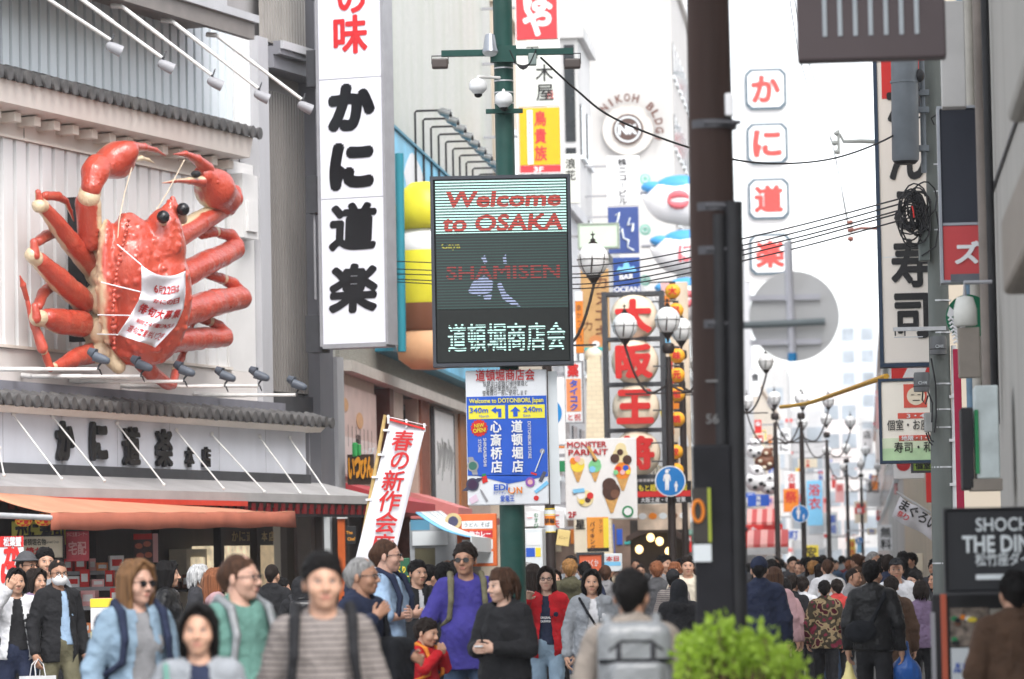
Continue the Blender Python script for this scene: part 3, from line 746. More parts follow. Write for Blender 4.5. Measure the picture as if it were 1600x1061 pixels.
# ================================================================== big upright shop sign
sg = empty('upright_shop_sign', at(555, 540, 58), K.rz-math.pi/2, 'tall white illuminated box sign with huge black brush characters, beside the crab restaurant', 'sign')
kS = 58/FPX; cS = Vector((555, 540))
def sp(px, py):
    dx, dy = px-555, 540-py; c, s = math.cos(ROLL), math.sin(ROLL)
    return (dx*c+dy*s)*kS*1.04, (dy*c-dx*s)*kS
x0, x1 = sp(503,536)[0], sp(606,536)[0]
m = MB(); m.box(x0, x1, .01, .36, .03, 7.4); m.build('sign_box', mat('sign_grey', (.30,.315,.34), .4, .06, 3), sg)
m = MB()
m.box(x0-.04, x0, -.03, .36, 0, 7.4); m.box(x1, x1+.04, -.03, .36, 0, 7.4); m.box(x0, x1, -.03, .36, -.03, .03); m.build('frame', grey_metal, sg)
sign_white = mat('sign_face_white', (.70,.70,.76), .35, .03, 2, emit=.05)
m = MB(); zs = [.03] + [sp(555, y)[1] for y in (308, 119)] + [7.4]
for a, b in zip(zs[:-1], zs[1:]): m.box(x0+.005, x1-.005, -.012, .01, a+.006, b-.006)
m.build('face_panel', sign_white, sg)
m = MB()
for ch, px, py, w, h in (('か',549,165,72,72),('に',550,258,68,72),('道',552,353,72,72),('楽',553,450,74,74)):
    a, b = sp(px, py); m = MB(); put(m, ch, a, b, h*kS*1.06, -.018, w*kS*1.12, .078 if ch in 'かに' else .046, shear=.06); m.build('brush_letter', mat('sign_black', (.008,.008,.010), .2, .1, 3, spec=.35), sg)
m = MB()
for ch, px, py, w, h in (('味',547,50,58,62),('の',549,-8,48,50),('力',549,-70,60,60)):
    a, b = sp(px, py); put(m, ch, a, b, h*kS, -.018, w*kS, .03)
m.build('red_lettering', mat('sign_red', (.62,.03,.035), .4, .05), sg)
for y in (520, 300, 100, -40):
    a, b = sp(490, y); m = MB(); m.box(a-.17, x0-.04, .02, .34, b-.28, b+.28); m.build('wall_bracket', dark_metal, sg)
m = MB(); a, b = sp(486, 465); m.tube([(a,.1,b),(a,.1,b+1.75),(a-.06,.1,b+1.8)], .022, 8); m.build('cable_conduit', grey_metal, sg)
# ================================================================== ground
def structure(name, mb, m_): o = mb.build(name, m_); o['kind'] = 'structure'; return o
asphalt = mat('paving_stone', (.16,.155,.15), .8, .15, 1.2, .2, 30, dirt=.3)
m = MB(); m.quad((-900,-60,0),(900,-60,0),(900,1600,0),(-900,1600,0)); structure('street', m, asphalt)

class Board:
    """a sign laid out in photo pixels around its own centre, built upright in the world at depth Y"""
    def __init__(s, name, label, cat, x0, y0, x1, y1, Y, rz=None, group=None, dep=.12, face=None, edge=None, fw=0.0, frame=None, ground=False):
        s.cx, s.cy = (x0+x1)/2, (y0+y1)/2; s.k = Y/FPX; s.Y = Y
        s.root = empty(name, at(s.cx, s.cy, Y), -TH if rz is None else rz, label, cat, group)
        s.w, s.h = (x1-x0)*s.k, (y1-y0)*s.k; s.dep = dep; s.x0, s.y0, s.x1, s.y1 = x0, y0, x1, y1
        w, h = s.w/2, s.h/2
        if face is not None:
            m = MB(); m.bbox(-w, w, 0, dep, -h, h, min(.012, .1*min(w, h))); m.build('panel', face, s.root)
        if fw:
            f = fw; m = MB()
            m.box(-w-f, w+f, -.02, dep+.01, h, h+f); m.box(-w-f, w+f, -.02, dep+.01, -h-f, -h); m.box(-w-f, -w, -.02, dep+.01, -h, h); m.box(w, w+f, -.02, dep+.01, -h, h)
            m.build('frame', frame or dark_metal, s.root)
    def L(s, px, py):
        dx, dy = px-s.cx, s.cy-py; c, n = math.cos(ROLL), math.sin(ROLL)
        return (dx*c+dy*n)*s.k, (dy*c-dx*n)*s.k
    def U(s, px, py): return (px-s.cx)*s.k, (s.cy-py)*s.k          # unrotated (for things drawn on the panel)
    def part(s, name, mb, m_, parent=None): return mb.build(name, m_, parent or s.root)
    def rect(s, name, x0, y0, x1, y1, m_, y=-.006, d=.005):
        a, b = s.U(x0, y1); c, e = s.U(x1, y0); m = MB(); m.box(a, c, y, y+d, b, e); return s.part(name, m, m_)
    def rows(s, items, m_, name='lettering', y=-.012):
        m = MB()
        for it in items:
            t, px, py, h = it[:4]; w = it[4] if len(it) > 4 else None; off = it[5] if len(it) > 5 else 0; rot = it[6] if len(it) > 6 else 0
            a, b = s.U(px, py); line(m, t, a, b, h*s.k, y, off, None if w is None else w*s.k, rot=rot)
        return s.part(name, m, m_)
    def cols(s, items, m_, name='lettering', y=-.012):
        m = MB()
        for it in items:
            t, px, py, size = it[:4]; off = it[4] if len(it) > 4 else 0; w = it[5] if len(it) > 5 else None; gap = it[6] if len(it) > 6 else 1.08
            a, b = s.U(px, py); column(m, t, a, b, size*s.k, y, gap, off, None, None if w is None else w*s.k)
        return s.part(name, m, m_)
    def disc(s, name, px, py, r, m_, y=-.008, d=.006, ry=None, n=28):
        a, b = s.U(px, py); r *= s.k; ry = r if ry is None else ry*s.k; m = MB()
        m.prism([(a+r*math.cos(2*math.pi*i/n), b+ry*math.sin(2*math.pi*i/n)) for i in range(n)], y, y+d); return s.part(name, m, m_)
    def poly(s, name, pts, m_, y=-.008, d=.005):
        m = MB(); m.prism([s.U(*p) for p in pts][::-1], y, y+d); return s.part(name, m, m_)
    def arms(s, side, length, zs=(.3,-.3), r=.03, m_=None, name='bracket'):
        for z in zs:
            m = MB(); x = s.w/2*side; m.box(min(x, x+length*side), max(x, x+length*side), .03, .03+2*r, z*s.h-r, z*s.h+r); s.part(name, m, m_ or grey_metal)

P = {}
def col(name, c, rough=.5, emit=0, var=.05):
    if name not in P: P[name] = mat('paint_'+name, c, rough, var, 4, .02, 60, emit=emit)
    return P[name]
c_white = col('white', (.76,.76,.77)); c_blk = col('black', (.014,.014,.015)); c_red = col('red', (.60,.025,.022)); c_yel = col('yellow', (.80,.62,.05)); c_blue = col('blue', (.025,.10,.50))
c_org = col('orange', (.75,.22,.02)); c_grn = col('green', (.02,.22,.08)); c_cream = col('cream', (.72,.64,.50)); c_pink = col('pink', (.75,.42,.42)); c_brown = col('brown', (.16,.06,.03)); c_teal = col('teal', (.05,.42,.42)); c_sky = col('skyblue', (.20,.52,.78)); c_paper = col('paper', (.66,.70,.72))

# ================================================================== green post with the screen
pole_green = mat('post_green', (.016,.062,.052), .5, .15, 5, .05, 80, spec=.2, dirt=.25, dirtcol=(.10,.13,.11))
YL = 35.0
p0, p1 = at(802, 900, YL), at(791, 30, YL)
gp = empty('camera_post', (p0.x, YL+.12, 0), 0, 'dark green street post with cross arms, dome cameras and lamps, behind the lit screen', 'post')
m = MB(); m.tube([(0,0,0),(0,0,3.0)], [.118,.114], 20); m.tube([(0,0,3.0),(0,0,3.06),(0,0,7.6)], [.114,.088,.088], 20); o_ = m.build('shaft', pole_green, gp)
def G(px, py, dy=0): p = at(px, py, YL+.12+dy); return Vector((p.x-p0.x, dy, p.z))
m = MB(); a = G(690, 87); b = G(895, 87); m.box(a.x, b.x, -.16, -.10, a.z-.028, a.z+.028); m.box(-.12, .12, -.17, -.08, a.z-.09, a.z+.06); m.build('cross_arm', pole_green, gp)
zA = a.z
for px in (688, 894):
    q = G(px, 103); m = MB(); m.bbox(q.x-.075, q.x+.075, -.20, -.10, q.z-.045, q.z+.045, .015); o = m.build('flood_lamp', mat('lamp_brown', (.075,.06,.055), .4, .1), gp)
    m = MB(); m.tube([(q.x-.075,-.13,q.z),(q.x-.075,-.13,zA-.02),(q.x+.075,-.13,zA-.02),(q.x+.075,-.13,q.z)], .006, 6); m.build('yoke', dark_metal, o)
def dome(px, py, r):
    q = G(px, py, -.2); m = MB(); m.lathe([(.01,r*.95),(r*.5,r*.92),(r*.86,r*.7),(r*.98,r*.4),(r,0),(r*.98,-.02),(r*.8,-r*.45),(r*.45,-r*.8)], (q.x,q.y,q.z), 20)
    o = m.build('dome_camera', mat('camera_white', (.66,.67,.68), .35, .05), gp)
    m = MB(); m.lathe([(r*.47,-r*.78),(r*.42,-r*1.0),(r*.25,-r*1.15),(.005,-r*1.2)], (q.x,q.y,q.z), 16); m.build('lens_dome', black_gloss, o)
    m = MB(); m.tube([(q.x,q.y,q.z+r*.9),(q.x,q.y,q.z+r*1.15),(0,-.05,q.z+r*1.2)], .014, 8); m.build('mount_arm', dirty_white, o)
dome(747, 136, .082); dome(787, 157, .082)
q = G(766, 76); m = MB(); m.tube([(q.x,-.22,q.z+.09),(q.x,-.24,q.z+.03),(q.x,-.26,q.z-.02),(q.x,-.265,q.z-.07)], [.045,.055,.06,.075], 14); o = m.build('spot_lamp', mat('lamp_steel', (.30,.32,.35), .3, .1, metal=.5), gp)
m = MB(); m.tube([(q.x,-.265,q.z-.07),(q.x,-.27,q.z-.085)], [.07,.06], 14); m.build('lens', c_paper, o)
for yy in (107, 127, 145, 162):
    q = G(790, yy); m = MB(); m.tube([(0,0,q.z-.006),(0,0,q.z+.006)], .0915, 20); m.build('steel_band', galv, gp)
q = G(790, 176); m = MB(); m.box(-.17, .17, -.14, -.09, q.z-.02, q.z+.02); m.build('bracket_plate', pole_green, gp)
q = G(833, 95); m = MB(); m.bbox(q.x-.045, q.x+.03, -.17, -.09, q.z-.06, q.z+.05, .01); o = m.build('junction_box', mat('box_grey_green', (.20,.25,.24), .5, .1), gp)
rw = random.Random(4)
for k in range(5):
    m = MB(); x0, x1 = .06, .30; m.tube([(x0+(x1-x0)*t/8, -.13-.01*k, q.z+.02*k-.06*math.sin(t/8*math.pi)*(1+k*.5)) for t in range(9)], .006, 6); m.build('loose_cable', black_matte, gp)
for k in range(3):
    m = MB(); m.tube([(.10+.04*k+.05*math.cos(t*.6), -.13, q.z+.07+.03*math.sin(t*.6)) for t in range(11)], .005, 5); m.build('loose_cable', c_white, gp)

# ---- LED screen
def led(name, c, strength, duty=.5, period=.0262, base=(.006,.008,.008), cell=0.0):
    m_ = bpy.data.materials.new(name); m_.use_nodes = True; N, L, p = nodes_of(m_)
    p.inputs['Base Color'].default_value = (*base, 1); p.inputs['Roughness'].default_value = .4
    tc = N.new('ShaderNodeTexCoord'); sp_ = N.new('ShaderNodeSeparateXYZ'); L.new(tc.outputs['Object'], sp_.inputs[0])
    dv = N.new('ShaderNodeMath'); dv.operation = 'DIVIDE'; L.new(sp_.outputs[2], dv.inputs[0]); dv.inputs[1].default_value = period
    fr = N.new('ShaderNodeMath'); fr.operation = 'FRACT'; L.new(dv.outputs[0], fr.inputs[0])
    lt = N.new('ShaderNodeMath'); lt.operation = 'LESS_THAN'; L.new(fr.outputs[0], lt.inputs[0]); lt.inputs[1].default_value = duty
    p.inputs['Emission Color'].default_value = (*c, 1)
    nz = N.new('ShaderNodeTexNoise'); nz.inputs['Scale'].default_value = 60; L.new(tc.outputs['Object'], nz.inputs['Vector'])
    ml = N.new('ShaderNodeMath'); ml.operation = 'MULTIPLY'; L.new(lt.outputs[0], ml.inputs[0])
    m2 = N.new('ShaderNodeMath'); m2.operation = 'MULTIPLY_ADD'; L.new(nz.outputs['Fac'], m2.inputs[0]); m2.inputs[1].default_value = strength*.6; m2.inputs[2].default_value = strength*.7
    L.new(m2.outputs[0], ml.inputs[1]); L.new(ml.outputs[0], p.inputs['Emission Strength'])
    return m_
LD = Board('led_screen', 'upright dark dot-matrix screen greeting visitors to Osaka in red letters, on green post', 'screen', 679, 278, 889, 567, YL-.12, 0.0, dep=.22, face=mat('screen_face', (.012,.015,.014), .45, .1, 20), fw=.03, frame=mat('screen_frame', (.05,.055,.068), .4, .08))
led_w = led('led_white', (.62,1.0,.92), .5); led_r = led('led_red', (.75,.06,.035), .30, .72); led_dim = led('led_dim', (.08,.42,.36), .085, .3); led_r2 = led('led_red_dim', (.8,.06,.05), .18, .5); led_b = led('led_blue', (.55,.65,1.0), .30, .5); led_y = led('led_yellow', (.8,.75,.1), .25, .5)
LD.rect('lit_band', 682, 279, 887, 363, led_w, -.004, .003); LD.rect('dim_band', 682, 364, 887, 482, led_dim, -.004, .003)
m = MB()
for t, px, py, h, w in (('Welcome',787,309,25,182),('to OSAKA',786,347,25,190)): a, b = LD.U(px, py); line(m, t, a, b, h*LD.k, -.008, .035, w*LD.k, shear=.12)
LD.part('red_lettering', m, led_r)
m = MB(); a, b = LD.U(786, 424); line(m, 'SHAMISEN', a, b, 22*LD.k, -.008, .02, 178*LD.k); LD.part('red_lettering', m, led_r2)
m = MB(); a, b = LD.U(705, 382); line(m, 'Gaya', a, b, 9*LD.k, -.008, .02, 30*LD.k); LD.part('yellow_lettering', m, led_y)
for pts in ([(752,402),(758,398),(762,410),(757,412)], [(738,440),(756,430),(770,440),(768,456),(748,462),(730,456)], [(776,445),(782,440),(790,458),(806,472),(812,480),(800,478),(785,468)], [(754,462),(768,460),(766,468),(756,468)], [(786,402),(791,397),(792,412),(787,412)]):
    m = MB(); m.prism([LD.U(*p) for p in pts][::-1], -.007, -.004); LD.part('lit_figure', m, led_b)
m = MB(); 
for i, ch in enumerate('道頓堀商店会'): a, b = LD.U(712+i*31, 527); put(m, ch, a, b, 44*LD.k, -.008, 29*LD.k, .02)
LD.part('white_lettering', m, led_w)
for z in (-.5, .3): m = MB(); m.box(-.10, .10, .22, .30, z, z+.2); LD.part('clamp', m, dark_metal)

# ---- printed board below the screen
PB = Board('direction_board', 'blue and white printed board giving walking distances north and east, below the screen', 'sign', 729, 578, 856, 789, YL-.05, 0.0, dep=.03, face=col('board_white', (.70,.72,.75)))
PB.rect('blue_field', 730, 619, 855, 742, col('board_blue', (.022,.10,.52)))
PB.poly('blue_point', [(730,742),(855,742),(855,745),(793,756),(730,738)], col('board_blue', 0), -.0055)
for x0, x1 in ((733,790),(795,852)): PB.rect('yellow_box', x0, 633, x1, 654, col('board_yellow', (.80,.72,.06)), -.009)
kred = col('kanji_red', (.45,.02,.025))
PB.rows([('道頓堀商店会', 791, 586, 14, 92, .015)], kred)
PB.rows([('協賛金は街路灯維持管理と', 791, 599.5, 6.5, 70), ('駐輪対策費用の他、', 786, 607, 6.5, 50), ('警備費の一部に使用します', 790, 614, 6.5, 70)], c_blk)
PB.rows([('Welcome to DOTONBORI, Japan', 792, 625.5, 7, 116, .02)], col('board_yellow', 0))
bb = col('board_blue', 0)
PB.rows([('340m', 749, 640, 8, 29, .02), ('North', 757, 649.5, 4.2, 15), ('240m', 833, 640, 8, 29, .02), ('East', 824, 649.5, 4.2, 11)], bb, y=-.013)
PB.poly('arrow', [(768,640.5),(776,635),(776,638.5),(784,638.5),(784,652),(779,652),(779,643),(776,643),(776,646)], bb, -.013)
PB.poly('arrow', [(806,635.5),(814,643),(809.5,643),(809.5,651),(802.5,651),(802.5,643),(798,643)], bb, -.013)
PB.cols([('心斎桥店', 775, 656, 20, .03, 18, 1.04), ('道顿堀店', 808, 656, 20, .03, 18, 1.04)], c_white)
PB.rows([('DOTONBORI STORE', 827.5, 688, 5, 58, .008, -math.pi/2), ('SHINSAIBASHI', 757.5, 706, 5, 44, .008, -math.pi/2), ('STORE', 749.5, 696, 5, 20, .008, -math.pi/2)], c_white)
m = MB(); a, b = PB.U(749, 668); n = 32; m.prism([(a+PB.k*(14 if i % 2 else 12)*math.cos(2*math.pi*i/n), b+PB.k*(14 if i % 2 else 12)*math.sin(2*math.pi*i/n)) for i in range(n)], -.012, -.008); PB.part('star_badge', m, c_red)
PB.rows([('NEW', 749, 664, 6, 15, .03, .1), ('OPEN!', 749.5, 671.5, 6.5, 20, .03, .1)], c_yel, y=-.016)
PB.rows([('EDI', 781, 761, 9.5, 22, .03), ('エディオン', 779, 770, 3.8, 20)], bb, y=-.016); PB.rows([('愛電王', 791, 779, 7.5, 22, .02)], bb, y=-.016)
PB.rows([('N', 810, 766, 10, 9, .03)], c_org, y=-.016)
m = MB(); a, b = PB.U(798, 766); m.tube([(a+PB.k*5*math.cos(t*.5+2.2), -.015, b+PB.k*5*math.sin(t*.5+2.2)) for t in range(11)], .006, 6); PB.part('ring_letter', m, c_org)
PB.rows([('家電と暮らしの', 793, 750.5, 3.5, 28)], bb)
def watch(px, py, r, face, band, tilt):
    for s_ in (-1, 1):
        m = MB(); d = (math.sin(tilt)*s_, math.cos(tilt)*s_); m.prism([PB.U(px+d[0]*r*.6+q[0], py-d[1]*r*.6+q[1]) for q in ((-r*.55,0),(r*.55,0),(r*.45+d[0]*r*1.0,-d[1]*r*1.0),(-r*.45+d[0]*r*1.0,-d[1]*r*1.0))][::(-1 if s_ > 0 else 1)], -.009, -.006); PB.part('watch_strap', m, band)
    PB.disc('watch_rim', px, py, r, band, -.012); PB.disc('watch_dial', px, py, r*.72, face, -.014)
watch(738, 727, 9, col('dial_green', (.05,.16,.12)), grey_metal, -.25); watch(737, 756, 10, col('dial_navy', (.05,.02,.06)), col('strap_dark', (.05,.05,.09)), .9)
PB.poly('toy_box', [(751,745),(759,742),(761,752),(753,755)], c_red); PB.poly('toy_box', [(752,740),(758,739),(758,743),(752,744)], c_grn)
PB.poly('shaver', [(748,763),(752,766),(761,782),(758,784),(751,772)], grey_metal); PB.poly('pink_tin', [(731,778),(742,771),(746,781),(735,787)], col('pale_pink', (.72,.55,.66)))
m = MB(); a = PB.U(849, 704); b = PB.U(835, 738); m.tube([(a[0],-.012,a[1]),(b[0],-.012,b[1])], .006, 6); PB.part('vacuum_wand', m, c_paper)
PB.poly('vacuum_head', [(829,738),(838,741),(837,744),(828,741)], c_red); PB.disc('vacuum_motor', 847, 706, 4, grey_metal)
PB.disc('soap_tub', 827, 754, 7.5, col('violet', (.28,.10,.38)), -.01); PB.disc('soap_label', 827, 754, 4, c_pink, -.013)
PB.poly('dark_tube', [(840,752),(848,737),(853,739),(845,755)], col('tube_dark', (.09,.09,.12))); PB.poly('blue_tube', [(833,768),(853,752),(856,757),(836,772)], c_sky)
PB.disc('red_mark', 836, 779, 4, c_red)
m = MB(); a, b = PB.U(858, 581); c_, d_ = PB.U(874, 789); m.prism([(a, d_), (c_, d_+.0), (c_-.012, b), (a, b)], .05, .14); PB.part('side_panel', m, c_paper)
for z in (-.45, .35): m = MB(); m.box(-.08, .08, .03, .11, z, z+.1); PB.part('clamp', m, dark_metal)

# ================================================================== lamp posts
iron = mat('lamp_iron', (.030,.022,.020), .45, .2, 9, .08, 80)
globe_m = mat('lamp_globe', (.92,.92,.92), .3, 0, spec=.3); N, L, p_ = nodes_of(globe_m); tr = N.new('ShaderNodeBsdfTranslucent'); tr.inputs[0].default_value = (.92,.92,.92,1); mxs = N.new('ShaderNodeMixShader'); mxs.inputs[0].default_value = .28; L.new(p_.outputs[0], mxs.inputs[1]); L.new(tr.outputs[0], mxs.inputs[2]); L.new(mxs.outputs[0], N['Material Output'].inputs[0])
def globe(root, x, y, z, r, ring=True):
    m = MB(); m.lathe([(r*.35,-r*1.02),(r*.62,-r*.86),(r*.92,-r*.42),(r*1.0,.02*r),(r*.94,r*.38),(r*.74,r*.72),(r*.42,r*.95),(r*.2,r*1.02)], (x,y,z), 22); o = m.build('globe', globe_m, root)
    m = MB(); m.lathe([(r*.24,r*1.0),(r*.30,r*1.04),(r*.12,r*1.2),(r*.20,r*1.24),(r*.06,r*1.34),(r*.04,r*1.5),(r*.10,r*1.56),(r*.03,r*1.66),(.002,r*1.82)], (x,y,z), 12)
    m.box(x-r*.15, x+r*.15, y-.01, y+.01, z+r*1.58, z+r*1.63); m.build('finial', iron, o)
    m = MB(); m.lathe([(r*.06,-r*1.75),(r*.12,-r*1.5),(r*.42,-r*1.08),(r*.48,-r*1.0),(r*.40,-r*.95)], (x,y,z), 14)
    for k in range(4):
        a = math.pi/4 + k*math.pi/2; pr = [(.46,-1.0),(.72,-.82),(.98,-.40),(1.06,.05),(1.10,.3)]
        m.tube([(x+q*r*math.cos(a), y+q*r*math.sin(a), z+h*r) for q, h in pr], r*.026, 6)
    m.tube([(x-.02, y-r*1.04, z-r*.9), (x-.0, y-r*1.03, z-.1*r), (x, y-r*1.0, z+r*.3)], [r*.05,r*.06,.002], 6)
    m.lathe([(r*1.0,-r*.015),(r*1.035,-r*.015),(r*1.035,r*.03),(r*1.0,r*.03)], (x,y,z), 22, cap=False); m.build('cage', iron, o)
def lamp_post(px, pyg, Y, arms, label, r=.25, group='street lamps with white globes', base=0, band=True):
    c = at(px, pyg, Y)
    if Y > 90: r = .20
    root = empty('street_lamp', (c.x, Y, 0), -TH, label, 'street lamp', group); z = c.z
    m = MB(); m.tube([(0,0,0),(0,0,.5),(0,0,.6),(0,0,z-1.15)], [.115,.105,.082,.074], 14); m.tube([(0,0,z-1.15),(0,0,z-.72)], [.06,.05], 12); m.build('pole', iron, root)
    m = MB(); m.lathe([(.07,z-.66),(.12,z-.62),(.12,z-.48),(.08,z-.45)], (0,0,0), 12); m.build('collar', iron, root)
    if 0 in arms: globe(root, 0, 0, z, r); 
    for a in arms:
        if a == 0: continue
        dx, dy, dz = a
        m = MB(); zt = z + dz - r*1.6; zb = zt - .75
        m.tube([(dx*t_, dy*t_, zb - .18*math.sin(t_*math.pi) + (zt-zb)*max(0, (t_-.35)/.65)**2.2) for t_ in [i/12 for i in range(13)]], .024, 8)
        m.box(min(0,dx)*1.0-.02, max(0,dx)*1.0+.02, dy*.5-.012, dy*.5+.012, zb-.2, zb-.17); o = m.build('arm', iron, root)
        globe(root, dx, dy, z+dz, r)
    return root, z
A3 = [0, (-.84,0,-.1), (.84,0,-.1)]
lampA, _ = lamp_post(851, 392, 60, [0, (-.76,0,-.16), (.76,0,-.16)], 'iron street lamp whose one visible white globe peeps out right of the screen')
lampB, zB = lamp_post(1043, 500, 75, A3, 'dark iron street lamp with white globes carrying a round blue pedestrian sign')
lamp_post(1064, 515, 84, [0, (.8,0,-.1)], 'street lamp mostly hidden behind the tarred wooden pole')
lamp_post(1143, 560, 94, A3, 'street lamp with one arm showing right of the tarred wooden pole')
lamp_post(1210, 622, 115, A3, 'slim street lamp right of the tarred pole, left of the pair')
lamp_post(1251, 622, 118, A3, 'slim street lamp right of the tarred pole, right of the pair')
lamp_post(1291, 655, 135, A3, 'street lamp far down the street, third to the right of the tarred pole')
lamp_post(1322, 700, 167, A3, 'small far street lamp, fourth to the right of the tarred pole')
lamp_post(1345, 726, 192, A3, 'tiny farthest street lamp near the end of the street')
# stickers on lamp A's pole
for y0, y1, c_ in ((797,806,c_paper),(806,821,c_org),(821,832,c_paper)):
    a = at(852, y0, 60).z; b = at(852, y1, 60).z; m = MB(); m.tube([(0,0,b),(0,0,a)], .0895, 16, cap=False); m.build('sticker', c_, lampA)
for y0 in (796, 805, 832):
    a = at(852, y0, 60).z; m = MB(); m.tube([(0,0,a),(0,0,a+.015)], .091, 16); m.build('sticker_edge', c_yel, lampA)
m = MB(); z = at(852, 814, 60).z; line(m, '禁輪', 0, z, .06, -.092, .02); m.build('lettering', c_blk, lampA)

def ped_sign(px, py, Y, r, label):
    c = at(px, py, Y); root = empty('pedestrian_sign', (c.x, Y-.1, c.z), -TH, label, 'road sign', 'blue pedestrian signs')
    n = 36
    m = MB(); m.prism([(r*math.cos(2*math.pi*i/n), r*math.sin(2*math.pi*i/n)) for i in range(n)], -.004, .01); m.build('rim', c_white, root)
    m = MB(); m.prism([(r*.93*math.cos(2*math.pi*i/n), r*.93*math.sin(2*math.pi*i/n)) for i in range(n)], -.009, -.005); m.build('disc', col('sign_blue', (.012,.17,.48)), root)
    m = MB(); f = r/24.0
    def fig(cx, s_, k):
        m.prism([(cx+s_*.17*math.cos(2*math.pi*i/12), k+s_*.17*math.sin(2*math.pi*i/12)) for i in range(12)], -.014, -.010)
        m.prism([(cx+s_*x, k+s_*z) for x, z in ((-.16,-.2),(.16,-.2),(.30,-.35),(.34,-.85),(.26,-.88),(.2,-.5),(.18,-.95),(.14,-1.7),(.02,-1.7),(0,-1.05),(-.04,-1.7),(-.18,-1.7),(-.18,-.95),(-.22,-.5),(-.28,-.88),(-.36,-.85),(-.30,-.35))][::-1], -.014, -.010)
    fig(-5*f, 17*f, 15*f); fig(9*f, 8.5*f, -2*f); m.box(-7*f, 0*f, -.014, -.010, 17*f, 18.6*f); m.build('walking_figures', c_white, root)
    m = MB(); m.box(-r*.2, r*.2, .01, .08, -.03, .03); m.build('clamp', galv, root)
ped_sign(1047, 752, 74.85, .30, 'round blue sign of an adult leading a child, on the lamp post')
ped_sign(1250, 803, 117.8, .27, 'blurred round blue walkers sign on the slim lamp post')
ped_sign(1342, 845, 190, .2, 'tiny blurred blue round sign far down the street')

# ================================================================== tarred wooden pole on the right with round mirror-like sign back
YP = 20.0
tar = mat('tarred_wood', (.044,.027,.023), .7, .5, 3, .35, 26, spec=.15, stretch=(1,1,.08), dirt=.7, dirtcol=(.085,.065,.058))
pb = at(1122, 1061, YP); pt_ = at(1105, 0, YP)
wp = empty('tarred_pole', (pb.x+.02, YP, 0), 0, 'thick blurred blackish-brown wooden pole standing in front of the street', 'pole')
def Wp(px, py, dy=0): p = at(px, py, YP+dy); return Vector((p.x-wp.location.x, dy, p.z))
m = MB(); t0 = Wp(1106, 0); m.tube([(0,0,0),(0,0,1.0),(.0,0,2.5),(t0.x*.6,0,3.6),(t0.x,0,t0.z),(t0.x-.01,0,t0.z+1.2)], [.128,.125,.122,.118,.112,.108], 24); m.build('trunk', tar, wp)
for x, ya, yb, w in ((1128,335,985,10),(1151,315,990,14)):
    a, b = Wp(x-5, ya, -.11), Wp(x+3, yb, -.11); m = MB(); m.tube([a, b], w/300, 12); m.build('cable_duct', black_matte, wp)
m = MB(); a, b = Wp(1112,695,-.128), Wp(1120,985,-.128); m.bbox(a.x-.10, a.x+.10, -.16, -.10, b.z, a.z, .015); m.build('lower_casing', mat('casing_dark', (.016,.016,.019), .65, .25, 4, .1, spec=.15), wp)
for y in (196, 325, 393, 508, 828):
    q = Wp(1110+y*.018, y); m = MB(); m.tube([(q.x,0,q.z-.022),(q.x,0,q.z+.022)], .127, 24); m.tube([(q.x-.05,-.12,q.z),(q.x+.14,-.12,q.z)], .012, 8); m.build('steel_band', mat('band_steel', (.07,.07,.078), .5, .2, metal=.3), wp)
q = Wp(1138, 165, -.06); m = MB(); m.bbox(q.x-.02, q.x+.025, -.12, -.02, q.z-.06, q.z+.06, .01); m.build('white_clip', c_white, wp)
# orange ring notice on the pole
q = Wp(1092, 805, -.17); m = MB(); m.box(q.x-.035, q.x+.045, -.185, -.163, q.z-.14, q.z+.14); o = m.build('notice', mat('notice_dark', (.04,.035,.03), .5), wp)
m = MB(); m.tube([(q.x-.005+.028*math.cos(t*.45), -.192, q.z+.02+.055*math.sin(t*.45)) for t in range(15)], .009, 8, cap=False); m.build('orange_ring', c_org, o)
m = MB(); m.box(q.x+.047, q.x+.062, -.185, -.163, q.z-.14, q.z+.14); m.build('lime_edge', col('lime', (.36,.42,.05)), o)
m = MB(); m.box(q.x-.033, q.x+.06, -.182, -.163, q.z-.24, q.z-.15); m.build('grey_label', c_paper, wp)
q = Wp(1112, 612, -.13); m = MB(); line(m, '56', q.x, q.z-.14, .05, -.14, .02); m.box(q.x-.03,q.x+.05,-.138,-.13,q.z+.05,q.z+.06); m.build('lettering', mat('faint_grey', (.16,.16,.16), .6), wp)
# sign back on its bracket
sb = empty('round_sign_back', at(1241, 494, YP+.6), 0, 'grey back of a round traffic sign on a bracket beside the tarred pole', 'road sign')
n = 48; r = .243
m = MB(); m.prism([(r*math.cos(2*math.pi*i/n), r*math.sin(2*math.pi*i/n)) for i in range(n)], 0, .012); m.build('disc', mat('sign_back_grey', (.60,.60,.60), .55, .05, 3), sb)
m = MB(); m.tube([(-.017,-.03,-.24),(-.030,-.03,.40)], .021, 12); m.build('upright_pipe', mat('pipe_grey', (.55,.55,.60), .4, .08), sb)
m = MB(); m.tube([(-.017,-.03,-.245),(-.018,-.03,-.20)], .024, 12); m.build('blue_cap', col('capblue', (.03,.25,.55)), sb)
for z in (.085, -.155): m = MB(); m.box(-.24, .14, -.026, -.004, z, z+.03); m.build('stiffener', mat('pipe_grey', 0), sb)
m = MB(); m.tube([(-.36,-.05,-.05),(.16,-.05,-.035)], .02, 10); m.build('bracket_arm', mat('arm_greygreen', (.17,.20,.21), .4, .1), sb)

